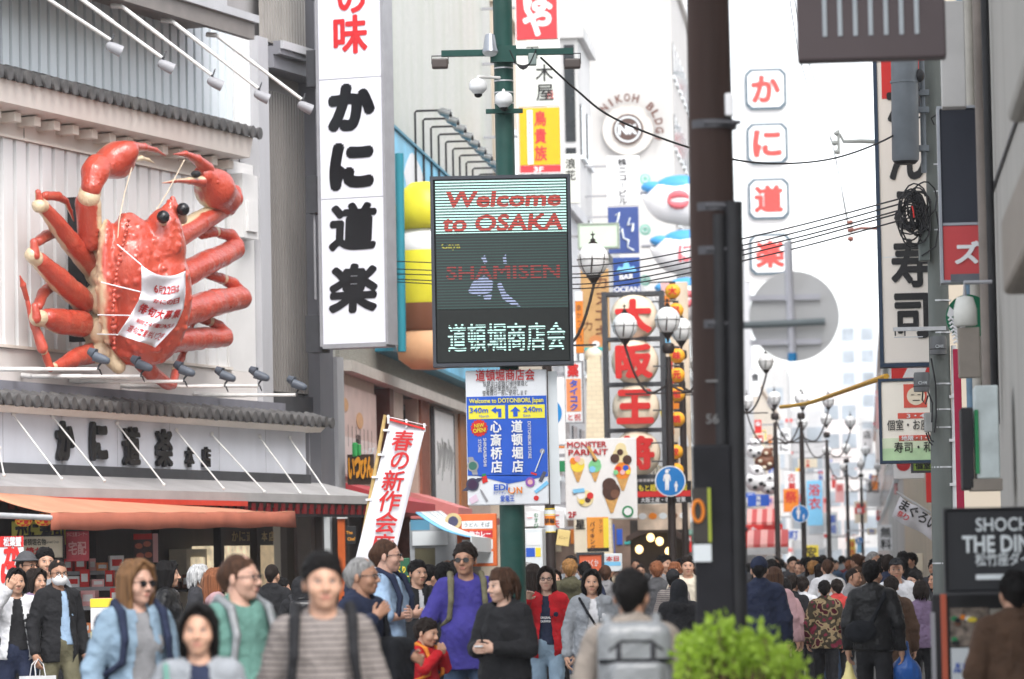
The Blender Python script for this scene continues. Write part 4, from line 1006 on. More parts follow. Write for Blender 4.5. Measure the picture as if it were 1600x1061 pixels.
# ================================================================== utility pole right with gear
YU = 40.0
conc = mat('pole_concrete', (.14,.155,.145), .75, .12, 6, .2, 60, stretch=(1,1,.3), dirt=.15)
ub = at(1476, 1000, YU)
up = empty('utility_pole', (ub.x, YU, 0), 0, 'grey-green concrete utility pole hung with cable coils and grey canisters', 'pole')
def Uu(px, py, dy=0): p = at(px, py, YU+dy); return Vector((p.x-ub.x, dy, p.z))
t0 = Uu(1459, 90); m = MB(); m.tube([(0,0,0),(t0.x*.45,0,t0.z*.45),(t0.x,0,t0.z),(t0.x-.02,0,t0.z+2)], [.12,.112,.10,.095], 20); m.build('shaft', conc, up)
tank = mat('canister_blue_grey', (.145,.165,.185), .45, .1, 6, .05)
a, b = Uu(1413, 70, -.25), Uu(1415, 252, -.25); m = MB(); m.tube([b, b+Vector((0,0,.02)), a, a+Vector((0,0,.5))], [.13,.142,.142,.142], 24); o = m.build('transformer_can', tank, up)
c_ = Uu(1413, 128, -.25); m = MB(); m.tube([c_-Vector((0,0,.012)), c_+Vector((0,0,.012))], .149, 24); m.build('hoop', tank, o)
m = MB(); m.tube([b+Vector((0,0,-.03)), b], [.10,.13], 20); m.build('lid', black_matte, o)
m = MB(); m.tube([Uu(1440,95,-.12), Uu(1444,270,-.12)], .03, 10); m.build('hanger_bar', tank, up)
for y in (145, 172, 232):
    q = Uu(1436, y, -.15); m = MB(); m.box(q.x-.05, q.x+.1, -.2, -.1, q.z-.03, q.z+.03); m.build('hanger_clamp', tank, up)
for y in (258, 300, 360, 470, 520, 600, 640, 668, 730, 880):
    q = Uu(1463+y*.012, y); m = MB(); m.tube([(q.x,0,q.z-.008),(q.x,0,q.z+.008)], .115, 18); m.build('steel_band', galv, up)
q = Uu(1437, 118, -.3); m = MB(); m.ball(q, (.05,.05,.07)); m.build('splice_boot', black_matte, up)
ru = random.Random(11)
for i in range(22):
    cx, cy = ru.gauss(1430, 7), ru.gauss(318, 16); rx, ry = ru.uniform(8, 24), ru.uniform(14, 34)
    a0 = ru.uniform(0, 6.28); sp = ru.uniform(4.2, 6.3)
    pts = [Uu(cx+rx*math.cos(a0+sp*t/14)+ru.uniform(-1,1), cy+ry*.8+ry*math.sin(a0+sp*t/14), -.22+.06*math.sin(t+i)) for t in range(15)]
    m = MB(); m.tube(pts, .0085, 6); m.build('cable_coil', black_matte, up)
for i in range(5):
    m = MB(); m.tube([Uu(1423+i*4,300+3*i,-.2), Uu(1430+i*4,330+6*i,-.24), Uu(1425+i*7,352+i*2,-.22)], .016, 8); m.build('splice_sleeve', black_matte, up)
m = MB(); m.tube([Uu(1425,322,-.3), Uu(1427,330,-.3), Uu(1428,340,-.3)], .008, 6); m.build('red_tag', c_red, up)
a, b = Uu(1434, 322, -.12), Uu(1452, 408, -.12); m = MB(); m.bbox(a.x, b.x, -.2, -.05, b.z, a.z, .012); m.build('grey_cabinet', mat('cabinet_grey_green', (.11,.13,.125), .5, .1), up)
def can(px, py, w, h, txt, dy=-.2):
    a, b = Uu(px, py-h/2, dy), Uu(px, py+h/2, dy); r = w/2*YU/FPX; m = MB(); m.tube([b, b+Vector((0,0,.025)), a-Vector((0,0,.03)), a], [r*.95,r,r,r*.92], 20); o = m.build('antenna_canister', mat('canister_grey', (.115,.12,.125), .5, .1), up)
    m = MB(); m.tube([b+Vector((0,0,.05)), b+Vector((0,0,.06))], r*1.02, 20); m.build('seam', black_matte, o)
    m = MB(); q = (a+b)/2; line(m, txt, q.x, q.z-.01, .034, dy-r-.004, .0); m.build('lettering', c_paper, o)
can(1466, 540, 26, 28, 'CH1'); can(1440, 597, 25, 30, 'CH4')
a, b = Uu(1444, 645, -.15), Uu(1456, 675, -.15); m = MB(); m.bbox(a.x, b.x, -.2, -.1, b.z, a.z, .01); m.build('meter_box', mat('meter_box', (.33,.34,.33), .5, .08), up)
for pts in ([(1455,560),(1462,600),(1463,650),(1460,676)], [(1442,612),(1441,625),(1446,632),(1450,618)], [(1450,612),(1457,630),(1456,660)], [(1447,676),(1452,690),(1457,696)], [(1450,675),(1455,688),(1459,690)], [(1463,330),(1467,355),(1462,385),(1440,400)], [(1425,110),(1409,105),(1406,125),(1415,137),(1437,141)], [(1470,175),(1455,185),(1460,195)]):
    m = MB(); m.tube([Uu(x, y, -.22) for x, y in pts], .009, 6); m.build('hanging_cable', black_matte, up)
m = MB(); q0, q1 = Uu(1396, 510, -.1), Uu(1478, 513, -.1); m.box(q0.x, q1.x, -.12, -.06, q1.z-.02, q1.z+.02); m.box(q0.x, q0.x+.3, -.14, -.12, q1.z-.09, q1.z-.08); m.build('cross_arm', galv, up)
for px in (1399, 1414): q = Uu(px, 525, -.1); m = MB(); m.tube([(q.x,-.1,q1.z),(q.x,-.1,q.z)], .008, 6); m.build('drop_pin', dark_metal, up)
m = MB(); m.tube([Uu(1490,540,-.05), Uu(1494,1000,-.05)], .028, 10); m.build('white_conduit', c_white, up)
for y in (620, 688, 757): q = Uu(1490, y, -.05); m = MB(); m.box(q.x-.05, q.x+.06, -.09, -.03, q.z-.015, q.z+.015); m.build('conduit_clip', c_white, up)

# ================================================================== wires
def wire(label, pts, r=.009, m_=None, name='overhead_wire', group='overhead wires across the street', sag=True):
    P3 = [at(*p) for p in pts]; m = MB()
    out = []
    for i in range(len(P3)-1):                                   # Catmull-Rom
        p0_, p1_, p2_, p3_ = P3[max(i-1,0)], P3[i], P3[i+1], P3[min(i+2,len(P3)-1)]
        for j in range(8):
            t = j/8; out.append(.5*((2*p1_)+(p2_-p0_)*t+(2*p0_-5*p1_+4*p2_-p3_)*t*t+(3*p1_-p0_-3*p2_+p3_)*t**3))
    out.append(P3[-1]); o0 = out[0].copy()
    m.tube([p-o0 for p in out], r, 6); o = m.build(name, m_ or black_matte); o.location = o0
    return tag(o, label, 'wire', group)
wire('dark wire sagging from the green post across to the utility pole', [(845,90,35),(900,140,35.5),(960,185,36),(1075,230,37),(1180,254,38),(1290,250,39),(1380,220,39.6),(1437,183,40)], .010)
for i, (a, b, c_) in enumerate((((612,408,59),(960,412,50),(1430,304,40)),((612,420,59),(960,424,50),(1430,312,40)),((612,428,59),(960,430,50),(1430,322,40)),((612,436,59),(960,440,50),(1430,326,40)),((612,440,59),(960,447,50),(1430,338,40)))):
    wire('thin cable in the bundle from the big sign to the cable coils, '+['top one','second from top','middle one','second from bottom','lowest one'][i], [a, (790,b[1]+2,54), b, (1200,(b[1]+c_[1])/2+6,45), c_], .009)
wire('near-vertical bare wire running down to the red insulator', [(1228,-40,70),(1250,90,80),(1280,190,90),(1302,230,95),(1322,340,100),(1335,420,110)], .012)
wire('second near-vertical wire left of the sushi sign', [(1233,-40,70),(1262,90,80),(1290,180,90),(1308,260,97),(1326,350,101)], .012)
hc = empty('insulator_arm', at(1370, 222, 60), 0, 'pale steel arm with pin insulators reaching left from the sushi sign', 'bracket')
k_ = 60/FPX
m = MB(); m.tube([(.4,0,-.02),(-.25,0,.02),(-.52,0,.02),(-.58,0,.14)], [.04,.035,.03,.02], 8); m.build('arm', mat('steel_pale', (.36,.38,.37), .5, .1), hc)
for x, z in ((-.62,.15),(-.62,-.14),(-.66,.0)):
    m = MB(); m.tube([(x-.05,0,z),(x,0,z),(x+.04,0,z)], [.02,.05,.03], 8); m.build('insulator', mat('steel_pale', 0), hc)
m = MB(); m.box(-.62,-.58,-.03,.03,-.18,.2); m.build('mount_plate', mat('steel_pale', 0), hc)
ri = empty('red_insulator_arm', at(1345, 358, 80), 0, 'rust-red insulator arm reaching left from the sushi sign', 'bracket')
rust = mat('rust_red', (.35,.13,.10), .6, .2, 8)
m = MB(); m.tube([(.45,0,.0),(0,0,.02),(-.15,0,-.02),(-.2,0,.03)], [.03,.03,.035,.03], 8); m.build('arm', rust, ri)
for z in (.14, -.02, -.2): m = MB(); m.tube([(-.28,0,z),(-.2,0,z),(-.16,0,z)], [.03,.06,.03], 8); m.build('insulator', rust, ri)
yh = wire('yellow sleeved cable sagging across the far street', [(1220,636,80),(1262,630,76),(1310,614,70),(1350,600,62),(1385,588,52)], .042, mat('sleeve_yellow', (.74,.40,.03), .6, .1), 'sleeved_cable', None)
# ================================================================== tiled building beyond the crab restaurant
B = Frame((-2.9, 62), math.radians(90)-TH)
def brick(name, c1, c2, mortar, sx, rough=.7, stain=.35, staincol=(.25,.27,.22)):
    m_ = bpy.data.materials.new(name); m_.use_nodes = True; N, L, p = nodes_of(m_); p.inputs['Roughness'].default_value = rough
    tc = N.new('ShaderNodeTexCoord'); sp_ = N.new('ShaderNodeSeparateXYZ'); L.new(tc.outputs['Object'], sp_.inputs[0]); cb = N.new('ShaderNodeCombineXYZ')
    ad = N.new('ShaderNodeMath'); ad.operation = 'ADD'; L.new(sp_.outputs[0], ad.inputs[0]); L.new(sp_.outputs[1], ad.inputs[1]); L.new(ad.outputs[0], cb.inputs[0]); L.new(sp_.outputs[2], cb.inputs[1])
    bt = N.new('ShaderNodeTexBrick'); bt.inputs['Scale'].default_value = sx; bt.inputs['Color1'].default_value = (*c1,1); bt.inputs['Color2'].default_value = (*c2,1); bt.inputs['Mortar'].default_value = (*mortar,1)
    bt.inputs['Mortar Size'].default_value = .015; L.new(cb.outputs[0], bt.inputs['Vector'])
    mp = N.new('ShaderNodeMapping'); mp.inputs['Scale'].default_value = (1,1,.18); L.new(tc.outputs['Object'], mp.inputs[0])
    nz = N.new('ShaderNodeTexNoise'); nz.inputs['Scale'].default_value = .9; nz.inputs['Detail'].default_value = 8; nz.inputs['Roughness'].default_value = .65; L.new(mp.outputs[0], nz.inputs['Vector'])
    r2 = N.new('ShaderNodeMapRange'); r2.inputs['From Min'].default_value = .45; r2.inputs['From Max'].default_value = .72; r2.inputs['To Max'].default_value = stain; L.new(nz.outputs['Fac'], r2.inputs['Value'])
    mm = N.new('ShaderNodeMix'); mm.data_type = 'RGBA'; L.new(r2.outputs[0], mm.inputs['Factor']); L.new(bt.outputs['Color'], mm.inputs[6]); mm.inputs[7].default_value = (*staincol,1)
    L.new(mm.outputs[2], p.inputs['Base Color']); return m_
bl = empty('tiled_building', B.o, B.rz, 'weather-stained pale tiled building with a grey cornice and pink granite shop floor', 'building')
m = MB(); m.box(.62, 28.4, .05, 12, 5.0, 24); m.build('tiled_wall', brick('pale_tile', (.53,.53,.49), (.47,.47,.44), (.34,.34,.32), 4.0, .55, .75, (.36,.39,.31)), bl)
m = MB(); m.box(.62, 28.4, -.02, .05, 5.04, 5.52); m.build('brick_band', brick('grey_brick', (.34,.33,.29), (.26,.25,.22), (.20,.19,.17), 7.0, .8, .2), bl)
m = MB(); m.box(.62, 28.4, -.22, .05, 4.86, 5.04); m.build('cornice', mat('cornice_stone', (.52,.48,.44), .7, .08, 3, .1, 40, dirt=.2), bl)
granite = mat('pink_granite', (.50,.38,.32), .45, .10, 5, .05, 60, dirt=.15)
m = MB(); m.box(.62, 28.4, .5, 1.0, 0, 4.86); m.build('shop_core', mat('shop_dark', (.05,.04,.035), .7), bl)
def bs(px, py=700): return B.hit(px, py)[0]
for x0, x1, z0 in ((519,586,2.75),(612,631,2.75),(653,656,2.75),(668,716,2.75),(728,765,2.75)):
    m = MB(); m.box(max(.62, bs(x0)), bs(x1), 0, .5, z0, 4.86); m.build('granite_pier', granite, bl)
for x0, x1, mt in ((606,612,mat('brown_steel', (.14,.055,.04), .5)),(655,668,mat('brick_brown', (.22,.08,.05), .7, .2, 9)),(716,728,mat('varnished_wood', (.36,.13,.035), .5, .2, 4, stretch=(1,1,.1)))):
    m = MB(); m.box(bs(x0), bs(x1), -.05, .5, 0, 4.86); m.build('pillar', mt, bl)
for x0, x1, z0, z1 in ((587,606,2.9,4.8),(632,652,3.0,4.75)):
    m = MB(); m.box(bs(x0), bs(x1), .3, .36, z0, z1); o = m.build('window', glass_dark, bl); m = MB(); a, b = bs(x0), bs(x1)
    m.box(a, a+.08, .22, .3, z0, z1); m.box(b-.08, b, .22, .3, z0, z1); m.box(a+.08, b-.08, .22, .3, z1-.1, z1); m.box((a+b)/2-.04, (a+b)/2+.04, .22, .3, z0, z1-.1); m.build('window_frame', dark_metal, o)
m = MB(); m.box(.62, 28.4, .0, .5, 2.6, 2.75); m.build('shop_lintel', mat('lintel_red', (.30,.06,.05), .6, .1), bl)
for x0, x1, c_ in ((533,600,col('deepred', (.45,.05,.06))),(640,664,col('pinkred', (.62,.20,.19)))):
    m = MB(); a, b = bs(x0), bs(x1); m.prismx([(-.9,2.55),(-.9,2.75),(.0,3.05),(.0,2.55)], max(.7, a), b); m.build('shop_canopy', c_, bl)
# printed panel, framed poster
pp = empty('printed_panel', B.w((bs(521)+bs(584))/2, -.06, 3.9), B.rz, 'large pink printed panel of faint dishes on the granite beside the grey corner pillar', 'poster')
a, b = bs(522), bs(584); w = (b-a)/2
m = MB(); m.box(-w, w, 0, .05, -.75, .75); m.build('panel', mat('pink_print', (.62,.48,.44), .5, .12, 2), pp)
m = MB(); m.box(-w*.98, w*.98, -.006, -.001, -.72, -.1); m.build('pale_field', mat('pale_print', (.70,.62,.60), .5, .1, 3), pp)
m = MB(); rq = random.Random(9)
for i in range(9):
    x = -w*.9+w*.2*i; m.box(x, x+.03, -.009, -.007, -.2-rq.random()*.4, .1)
line(m, 'お品書き', 0, -.1, .12, -.009, .01); m.build('lettering', c_blk, pp)
for x, z, r in ((-w*.6,.42,.22),(w*.1,.22,.28)): m = MB(); m.prism([(x+r*1.6*math.cos(t*.4), z+r*.5*math.sin(t*.4)) for t in range(16)], -.009, -.006); m.build('dish_print', mat('dish_print', (.62,.36,.18), .5, .15, 9), pp)
fp = empty('framed_poster', B.w((bs(673)+bs(704))/2, -.02, 3.6), B.rz, 'tall white poster of grey brush strokes in a dark frame on the granite wall', 'poster')
a, b = bs(673), bs(704); w = (b-a)/2; z0 = B.hit(689, 786)[1]-3.6; z1 = B.hit(689, 645)[1]-3.6
m = MB(); m.box(-w, w, -.05, 0, z0, z1); m.build('sheet', c_white, fp)
m = MB(); m.box(-w-.06, -w, -.07, 0, z0, z1); m.box(w, w+.06, -.07, 0, z0, z1); m.box(-w-.06, w+.06, -.07, 0, z1, z1+.05); m.build('frame', dark_metal, fp)
m = MB()
for i in range(7): x = -w*.7+i*w*.22; m.tube([(x,-.055,z1-.5-rq.random()*.2),(x+.1,-.055,(z0+z1)/2+rq.random()*.3),(x-.05,-.055,z0+.4+rq.random()*.4)], [.01,.05,.01], 6)
m.build('brush_print', mat('brush_grey', (.22,.22,.22), .7), fp)
# gooseneck lights above the mural
ru = random.Random(21)
for i in range(13):
    s = 9.3+i*1.32; p = B.w(s, -.0, 9.75); t = empty('gooseneck_light', p, B.rz, 'small spotlight on a black bent rod, number %s along the row above the mural' % ['one','two','three','four','five','six','seven','eight','nine','ten','eleven','twelve','thirteen'][i], 'spotlight', 'bent-rod spotlights above the mural')
    z = .38
    m = MB(); m.tube([(0,-.33,-1.0),(0,-.33,z-.03),(0,-.36,z),(0,-.78,z)], .021, 8); m.box(-.03,.03,-.33,.06,-1.0,-.95); m.build('rod', black_matte, t)
    m = MB(); m.tube([(0,-.76,z),(0,-.82,z-.02),(0,-.95,z-.07),(0,-.99,z-.08)], [.03,.075,.085,.10], 12); o = m.build('lamp_head', mat('lamp_chrome', (.30,.31,.32), .25, .1, metal=.7), t)
    m = MB(); m.ball((0,-1.0,z-.085), (.06,.03,.06), 10, 6); m.build('bulb', black_gloss, o)
# mural board with sculpted advert
mu = empty('mural_board', B.w(5.25, -.3, 5.5), B.rz, 'bright sky-blue painted mural board above the grey brick band, behind the tall sign', 'mural')
m = MB(); m.box(0, 21, 0, .3, 0, 3.95); m.build('board', mat('mural_sky', (.16,.50,.72), .5, .25, .9), mu)
m = MB(); m.box(0, 21, -.05, .3, -.07, 0); m.box(0,21,-.05,.3,3.95,4.0); m.build('edge_trim', mat('mural_teal', (.03,.22,.32), .5), mu)
rm = random.Random(17)
def blob(cx, cz, rx, rz, c_, y, seed, nm):
    rr = random.Random(seed); m = MB(); n = 22; ph = [rr.uniform(.8, 1.2) for _ in range(n)]
    ph = [(ph[i]+ph[(i+1) % n]+ph[i-1])/3 for i in range(n)]
    pts = [(cx+rx*ph[i]*math.cos(2*math.pi*i/n), max(.02, min(3.9, cz+rz*ph[i]*math.sin(2*math.pi*i/n)))) for i in range(n)]
    m.prism(pts, y, y+.004); m.build(nm, c_, mu)
blob(4.0,3.3,1.5,.5,c_white,-.005,1,'painted_cloud'); blob(6.0,2.4,.9,1.0,c_white,-.010,2,'painted_cloud'); blob(3.9,2.3,.5,.6,c_org,-.012,3,'painted_shape'); blob(5.2,1.3,.9,.9,col('leaf', (.10,.42,.10)),-.014,4,'painted_tree')
blob(4.1,.6,.6,.7,c_cream,-.016,5,'painted_shape'); blob(6.3,.8,.35,.9,c_pink,-.018,6,'painted_shape'); blob(5.6,.35,.5,.45,c_org,-.020,7,'painted_shape'); blob(7.3,2.9,.6,.6,col('lime2', (.45,.55,.05)),-.012,8,'painted_tree'); blob(3.2,1.5,.5,.8,col('brownp', (.28,.12,.05)),-.013,10,'painted_shape')
blob(6.9,1.6,.5,.6,c_white,-.02,11,'painted_shape'); blob(4.6,2.0,.3,.5,c_yel,-.021,12,'painted_shape')
m = MB()
for i in range(8): m.box(2.6+i*.3, 2.75+i*.3, -.006, -.002, .02, .7)
m.build('painted_stripe', c_org, mu)
sA, zA_ = B.hit(670, 578, 1.0); zB_ = B.hit(670, 288, 1.0)[1]
av = empty('advert_figure', B.w(sA, -1.0, zA_), B.rz, 'bulging yellow and brown advertising sculpture half hidden behind the lit screen', 'sculpture')
m = MB(); m.lathe([(.02,3.45),(.35,3.42),(.62,3.25),(.74,2.95),(.72,2.62),(.45,2.55)], (0,0,0), 24); m.build('yellow_dome', col('lemon', (.68,.62,.04), .35), av)
m = MB(); m.lathe([(.5,2.56),(.68,2.45),(.74,2.2),(.72,2.15)], (0,0,0), 24, cap=False); m.build('white_collar', c_white, av)
m = MB(); m.lathe([(.73,2.16),(.76,2.0),(.76,1.25),(.72,1.18)], (0,0,0), 24); m.build('yellow_drum', col('lemon', 0), av)
m = MB(); m.lathe([(.74,1.2),(.74,.75),(.70,.7)], (0,0,0), 24); m.build('brown_band', c_brown, av)
m = MB(); m.lathe([(.66,.74),(.76,.5),(.70,.2),(.4,.02),(.05,0)], (0,0,0), 24); m.build('peach_base', col('peach', (.70,.40,.22)), av)
m = MB(); m.tube([(-.85,.5,3.9),(-.9,.5,2.2),(-1.0,.5,.3)], .1, 8); m.build('teal_stem', col('tealstem', (.02,.20,.26)), av)
av.scale = (.75, .75, (zB_-zA_)/3.45)
# tilted pennant sign 春の新作会席
fl = Board('banner_flag', 'white vertical banner with red brush writing, leaning on a bamboo pole', 'banner', 560, 650, 667, 905, 45, 0.0)
def F(px, py): return fl.U(px, py)
tl, tr, br_, bl_ = (612,656), (666,671), (606,905), (549,890)
m = MB(); vs = []; fs = []
for j in range(17):
    for i in range(9):
        u, v = i/8, j/16; x = (tl[0]*(1-u)+tr[0]*u)*(1-v)+(bl_[0]*(1-u)+br_[0]*u)*v; y = (tl[1]*(1-u)+tr[1]*u)*(1-v)+(bl_[1]*(1-u)+br_[1]*u)*v
        a, b = F(x, y); vs.append((a, .02*math.sin(u*4+v*6), b))
for j in range(16):
    for i in range(8): q = j*9+i; fs.append((q, q+9, q+10, q+1))
m.add(vs, fs, True); o = m.build('cloth', mat('flag_cloth', (.74,.73,.77), .85, .04, 6, .1, 120), fl.root); md = o.modifiers.new('s', 'SOLIDIFY'); md.thickness = .004
m = MB(); m.prism([F(611,657), F(666,673), F(666,670), F(612,654)][::1], -.03, .03); m.build('red_hem', c_red, fl.root)
m = MB(); fa = math.atan2(57, 240)
for ch, px, py, s_ in (('春',630,689,33),('の',625,720,28),('新',614,751,33),('作',608,783,34),('会',602,816,34),('席',595,850,34)):
    a, b = F(px+1, py); put(m, ch, a, b, s_*fl.k*.98, -.03, s_*fl.k, .02, rot=-.05, shear=.2)
m.build('lettering', red_ink, fl.root)
m = MB(); a, b = F(604, 648), F(548, 930); m.tube([(a[0],.03,a[1]),(b[0],.03,b[1])], [.022,.028], 8); m.build('bamboo_pole', mat('bamboo', (.48,.33,.13), .5, .2, 9), fl.root)
m = MB(); a, b = F(604, 650), F(669, 666); m.tube([(a[0],.02,a[1]),(b[0],.02,b[1])], .006, 6)
m.build('top_rod', galv, fl.root)
for q in ((609,655),(637,662),(665,669)): a = F(*q); m = MB(); m.box(a[0]-.012, a[0]+.012, -.015, .012, a[1]-.05, a[1]+.05); m.build('loop', c_white, fl.root)
for q in ((607,672),(598,710),(588,745),(578,780)): a = F(*q); m = MB(); m.box(a[0]-.05, a[0]+.03, -.015, .045, a[1]-.012, a[1]+.012); m.build('loop', c_white, fl.root)
# orange carved sign with green top
fr = Board('carved_shop_sign', 'dark box sign with chunky orange carved letters and green leaf block on top', 'sign', 540, 690, 585, 758, 60, None)
fr.part('panel', MB().box(-.20, .21, 0, .12, -.33, .14), mat('dark_brown_board', (.05,.03,.02), .6))
m = MB(); 
for i, ch in enumerate('いっぴん'): put(m, ch, -.13+i*.095, -.08+.015*(i % 2), .34, -.05, .10, .05, thick=.04)
fr.part('carved_letters', m, col('carrot', (.72,.30,.02)))
m = MB(); m.bbox(-.12, -.03, -.03, .06, .10, .33, .03); m.bbox(-.03, .02, -.02, .05, .12, .30, .02); fr.part('green_leaf', m, col('leafgreen', (.05,.38,.10)))
m = MB(); line(m, 'いっぴん', .13, .19, .08, -.01, .01); fr.part('small_lettering', m, c_paper)

R = Frame((4.67, 40), math.radians(270)-TH)
# ---- left row of buildings running down the street
def block(name, label, s0, s1, h, mt, fr_=B, front=0.0, floors=0, side_win=None, winmat=None, fw=1.6):
    root = empty(name, fr_.w(s0, front, 0), fr_.rz, label, 'building'); L_ = s1-s0; D = 14
    m = MB(); m.box(0, L_, 0, D, 0, h); m.build('wall', mt, root)
    m = MB(); m.box(-.15, L_+.15, -.2, D+.1, h, h+.35); m.build('parapet', mt, root)
    wm = winmat or glass_dark
    nf = int(h//3.4)
    for f in range(1, nf):
        z = 3.2+(f-1)*3.4+.9; n_ = max(1, int(L_//2.6))
        for i in range(n_):
            x = (i+.5)*L_/n_; m = MB(); m.box(x-fw/2, x+fw/2, -.05, .02, z, z+1.6); o = m.build('window', wm, root)
            m = MB(); m.box(x-fw/2-.08, x+fw/2+.08, -.12, .02, z-.12, z); m.build('sill', c_paper, o)
        if n_ > 12: break
    if side_win:
        for y0, y1, z0, z1 in side_win:
            m = MB(); m.box(-.05, .02, y0, y1, z0, z1); m.build('window', wm, root)
    if fr_ is R: return root
    m = MB(); m.prismx([(-1.1,2.55),(-1.1,2.85),(.0,3.25),(.0,2.55)], .2, L_-.2); m.build('shop_canopy', [c_red, c_white, c_org, col('dkgreen', (.03,.14,.08)), c_paper][len(label) % 5], root)
    return root
wall_w = mat('far_white', (.50,.495,.49), .6, .18, .25, 0, dirt=.3, dirtcol=(.5,.46,.42), stretch=(1,1,.3))
wall_p = mat('far_pinkwhite', (.70,.64,.62), .6, .06, .5); wall_g = mat('far_grey', (.50,.50,.51), .6, .08, .5); wall_b = mat('far_beige', (.58,.50,.40), .6, .08, .5)
block('shop_building', 'cream building behind the lit screen and green post', 28.6, 44, 15, wall_b)
block('shop_building', 'grey block with shop canopies behind the stacked red, white and orange signs', 44.2, 56, 12, wall_g)
zt = at(900, 60, 118).z
block('white_office', 'white block with tall dark window strips left of the round emblem', 56.2, 61.5, zt, wall_w, side_win=[(.1,.42,zt-3.2,zt-.2),(.1,.42,zt-5.2,zt-3.4),(.1,.42,zt-7.2,zt-5.4),(.1,.42,zt-11,zt-7.4)])
block('shop_building', 'low pale building under the puffer fish lanterns', 61.7, 117, 12, wall_w)
nk = block('emblem_building', 'tall white building with round brown emblem and arc lettering on its side wall', 117.5, 150, 29, mat('nk_white', (.45,.435,.42), .6, .06, .4))
NKY = B.w(117.4, 0, 0).y
e0 = at(981, 202, B.w(117.4, 1.5, 0).y-.25)
em = empty('round_emblem', e0, -TH, 'round brown two-letter emblem under an arc of brown capital letters', 'emblem')
kn = e0.y/FPX
m = MB(); m.lathe([(24*kn,0),(24*kn,.12)], (0,0,0), 40, 'y'); m.build('disc', mat('emblem_brown', (.085,.05,.04), .5, .1, 3, spec=.1), em)
m = MB(); n = 40
for i in range(n):
    a, b = 2*math.pi*i/n, 2*math.pi*(i+1)/n; r0, r1 = 18*kn, 20.5*kn
    m.quad((r1*math.cos(a),-.02,r1*math.sin(a)), (r1*math.cos(b),-.02,r1*math.sin(b)), (r0*math.cos(b),-.02,r0*math.sin(b)), (r0*math.cos(a),-.02,r0*math.sin(a)))
line(m, 'NK', 0, 0, 15*kn, -.02, .04); m.build('lettering', c_paper, em)
m = MB(); t_ = 'NIKOH BLDG.'
for i, ch in enumerate(t_):
    a = math.radians(137 - i*15.6); put(m, ch, 50*kn*math.cos(a), 50*kn*math.sin(a), 13*kn, -.05, 10*kn if ch not in 'I. ' else 3.5*kn, .035, rot=a-math.pi/2, thick=.05)
m.build('arc_lettering', mat('letter_brown', (.12,.045,.03), .5, spec=.1), em)
m = MB(); a = -6*kn; m.lathe([(40*kn,.13),(40*kn,.20)], (0,0,0), 40, 'y'); m.build('pale_roundel', mat('roundel', (.56,.52,.48), .6), em)
block('shop_building', 'far pale pink building beyond the emblem building', 150.5, 190, 20, wall_p); block('shop_building', 'far grey building on the left of the street', 190.5, 240, 24, wall_g)
block('shop_building', 'far beige building near the left end of the street', 240.5, 330, 16, wall_b)

# ---- right row
block('shop_building', 'beige building behind the brush-character sushi signs', -62, -5.0, 11, wall_b, R); block('shop_building', 'far white building on the right of the street', -130, -62.5, 9, wall_w, R); block('shop_building', 'far pink building at the right end of the street', -300, -130.5, 12, wall_p, R)
def farblock(px0, px1, pyt, Y, mt, label, win=0, dep=25):
    a, b = at(px0, 860, Y), at(px1, 860, Y); h = at((px0+px1)/2, pyt, Y).z; r_ = empty('far_building', (a.x, Y, 0), -TH, label, 'building'); w = (b.x-a.x)
    m = MB(); m.box(0, w, 0, dep, 0, h); m.build('wall', mt, r_)
    if win:
        nx = max(2, int(w/3.2)); nz_ = int(h/3.6)
        for j in range(nz_):
            if nx*nz_ > 100 and j < nz_-int(100/nx): continue
            for i in range(nx): x = (i+.5)*w/nx; m = MB(); m.box(x-.9, x+.9, -.1, .05, 1.2+j*3.6, 3.0+j*3.6); m.build('window', mat('far_glass', (.30,.34,.38), .5, .3, .3), r_)
    return r_
farblock(1318, 1378, 500, 620, mat('tower_blue', (.52,.57,.63), .5, .05, .2), 'faint blue-grey office tower far behind the street end', 1)
farblock(1160, 1235, 575, 430, wall_w, 'white far block at the street end, left of the lamps', 1); farblock(1236, 1290, 640, 455, wall_g, 'grey low far block behind the slim lamps', 1)
farblock(1291, 1345, 610, 480, wall_p, 'pinkish far block under the office tower', 1); farblock(1346, 1420, 650, 440, wall_w, 'white far block left of the lower sushi sign', 1)

# ================================================================== signs of the middle distance
tw = Board('stacked_sign', 'upright stack of red, white and orange panels rising behind the green post', 'sign', 808, -20, 874, 271, 88, fw=.02, frame=c_white)
tw.rect('red_panel', 808, -20, 872, 60, col('signred', (.66,.045,.055)), 0, .1); tw.rect('white_panel', 808, 62, 874, 166, mat('panel_mint', (.70,.72,.68), .5, .05), 0, .1); tw.rect('orange_panel', 810, 169, 875, 259, col('amber', (.80,.42,.01)), 0, .1); tw.rect('red_panel', 810, 260, 875, 271, col('signred', 0), 0, .1)
tw.rows([('や',841,33,36,46,.05),('は',843,-4,36,46,.05)], c_white, y=-.01); tw.cols([('木屋',851,98,29,.01)], c_blk); tw.cols([('百',833,70,22,.01)], c_blk)
tw.rows([('段',860,149,10,11)], c_red, y=-.01); tw.rect('white_strip', 822, 172, 831, 258, c_white, -.008); tw.cols([('鳥貴族',843,172,25,.02,20,1.1)], col('signred', 0), y=-.012); tw.cols([('TORIKIZOKU',826.5,174,7,.0,5)], c_red, y=-.012); tw.rows([('3F',839,266,8,16,.03)], c_white, y=-.012)
tw.arms(-1, 1.2, (.4,.1,-.3)); 
Board('small_upright_sign', 'narrow pale upright sign with black characters right of the orange panel', 'sign', 880, 240, 905, 318, 95, face=mat('panel_mint', 0), dep=.15).cols([('浪花', 892, 246, 17, .01)], c_blk)
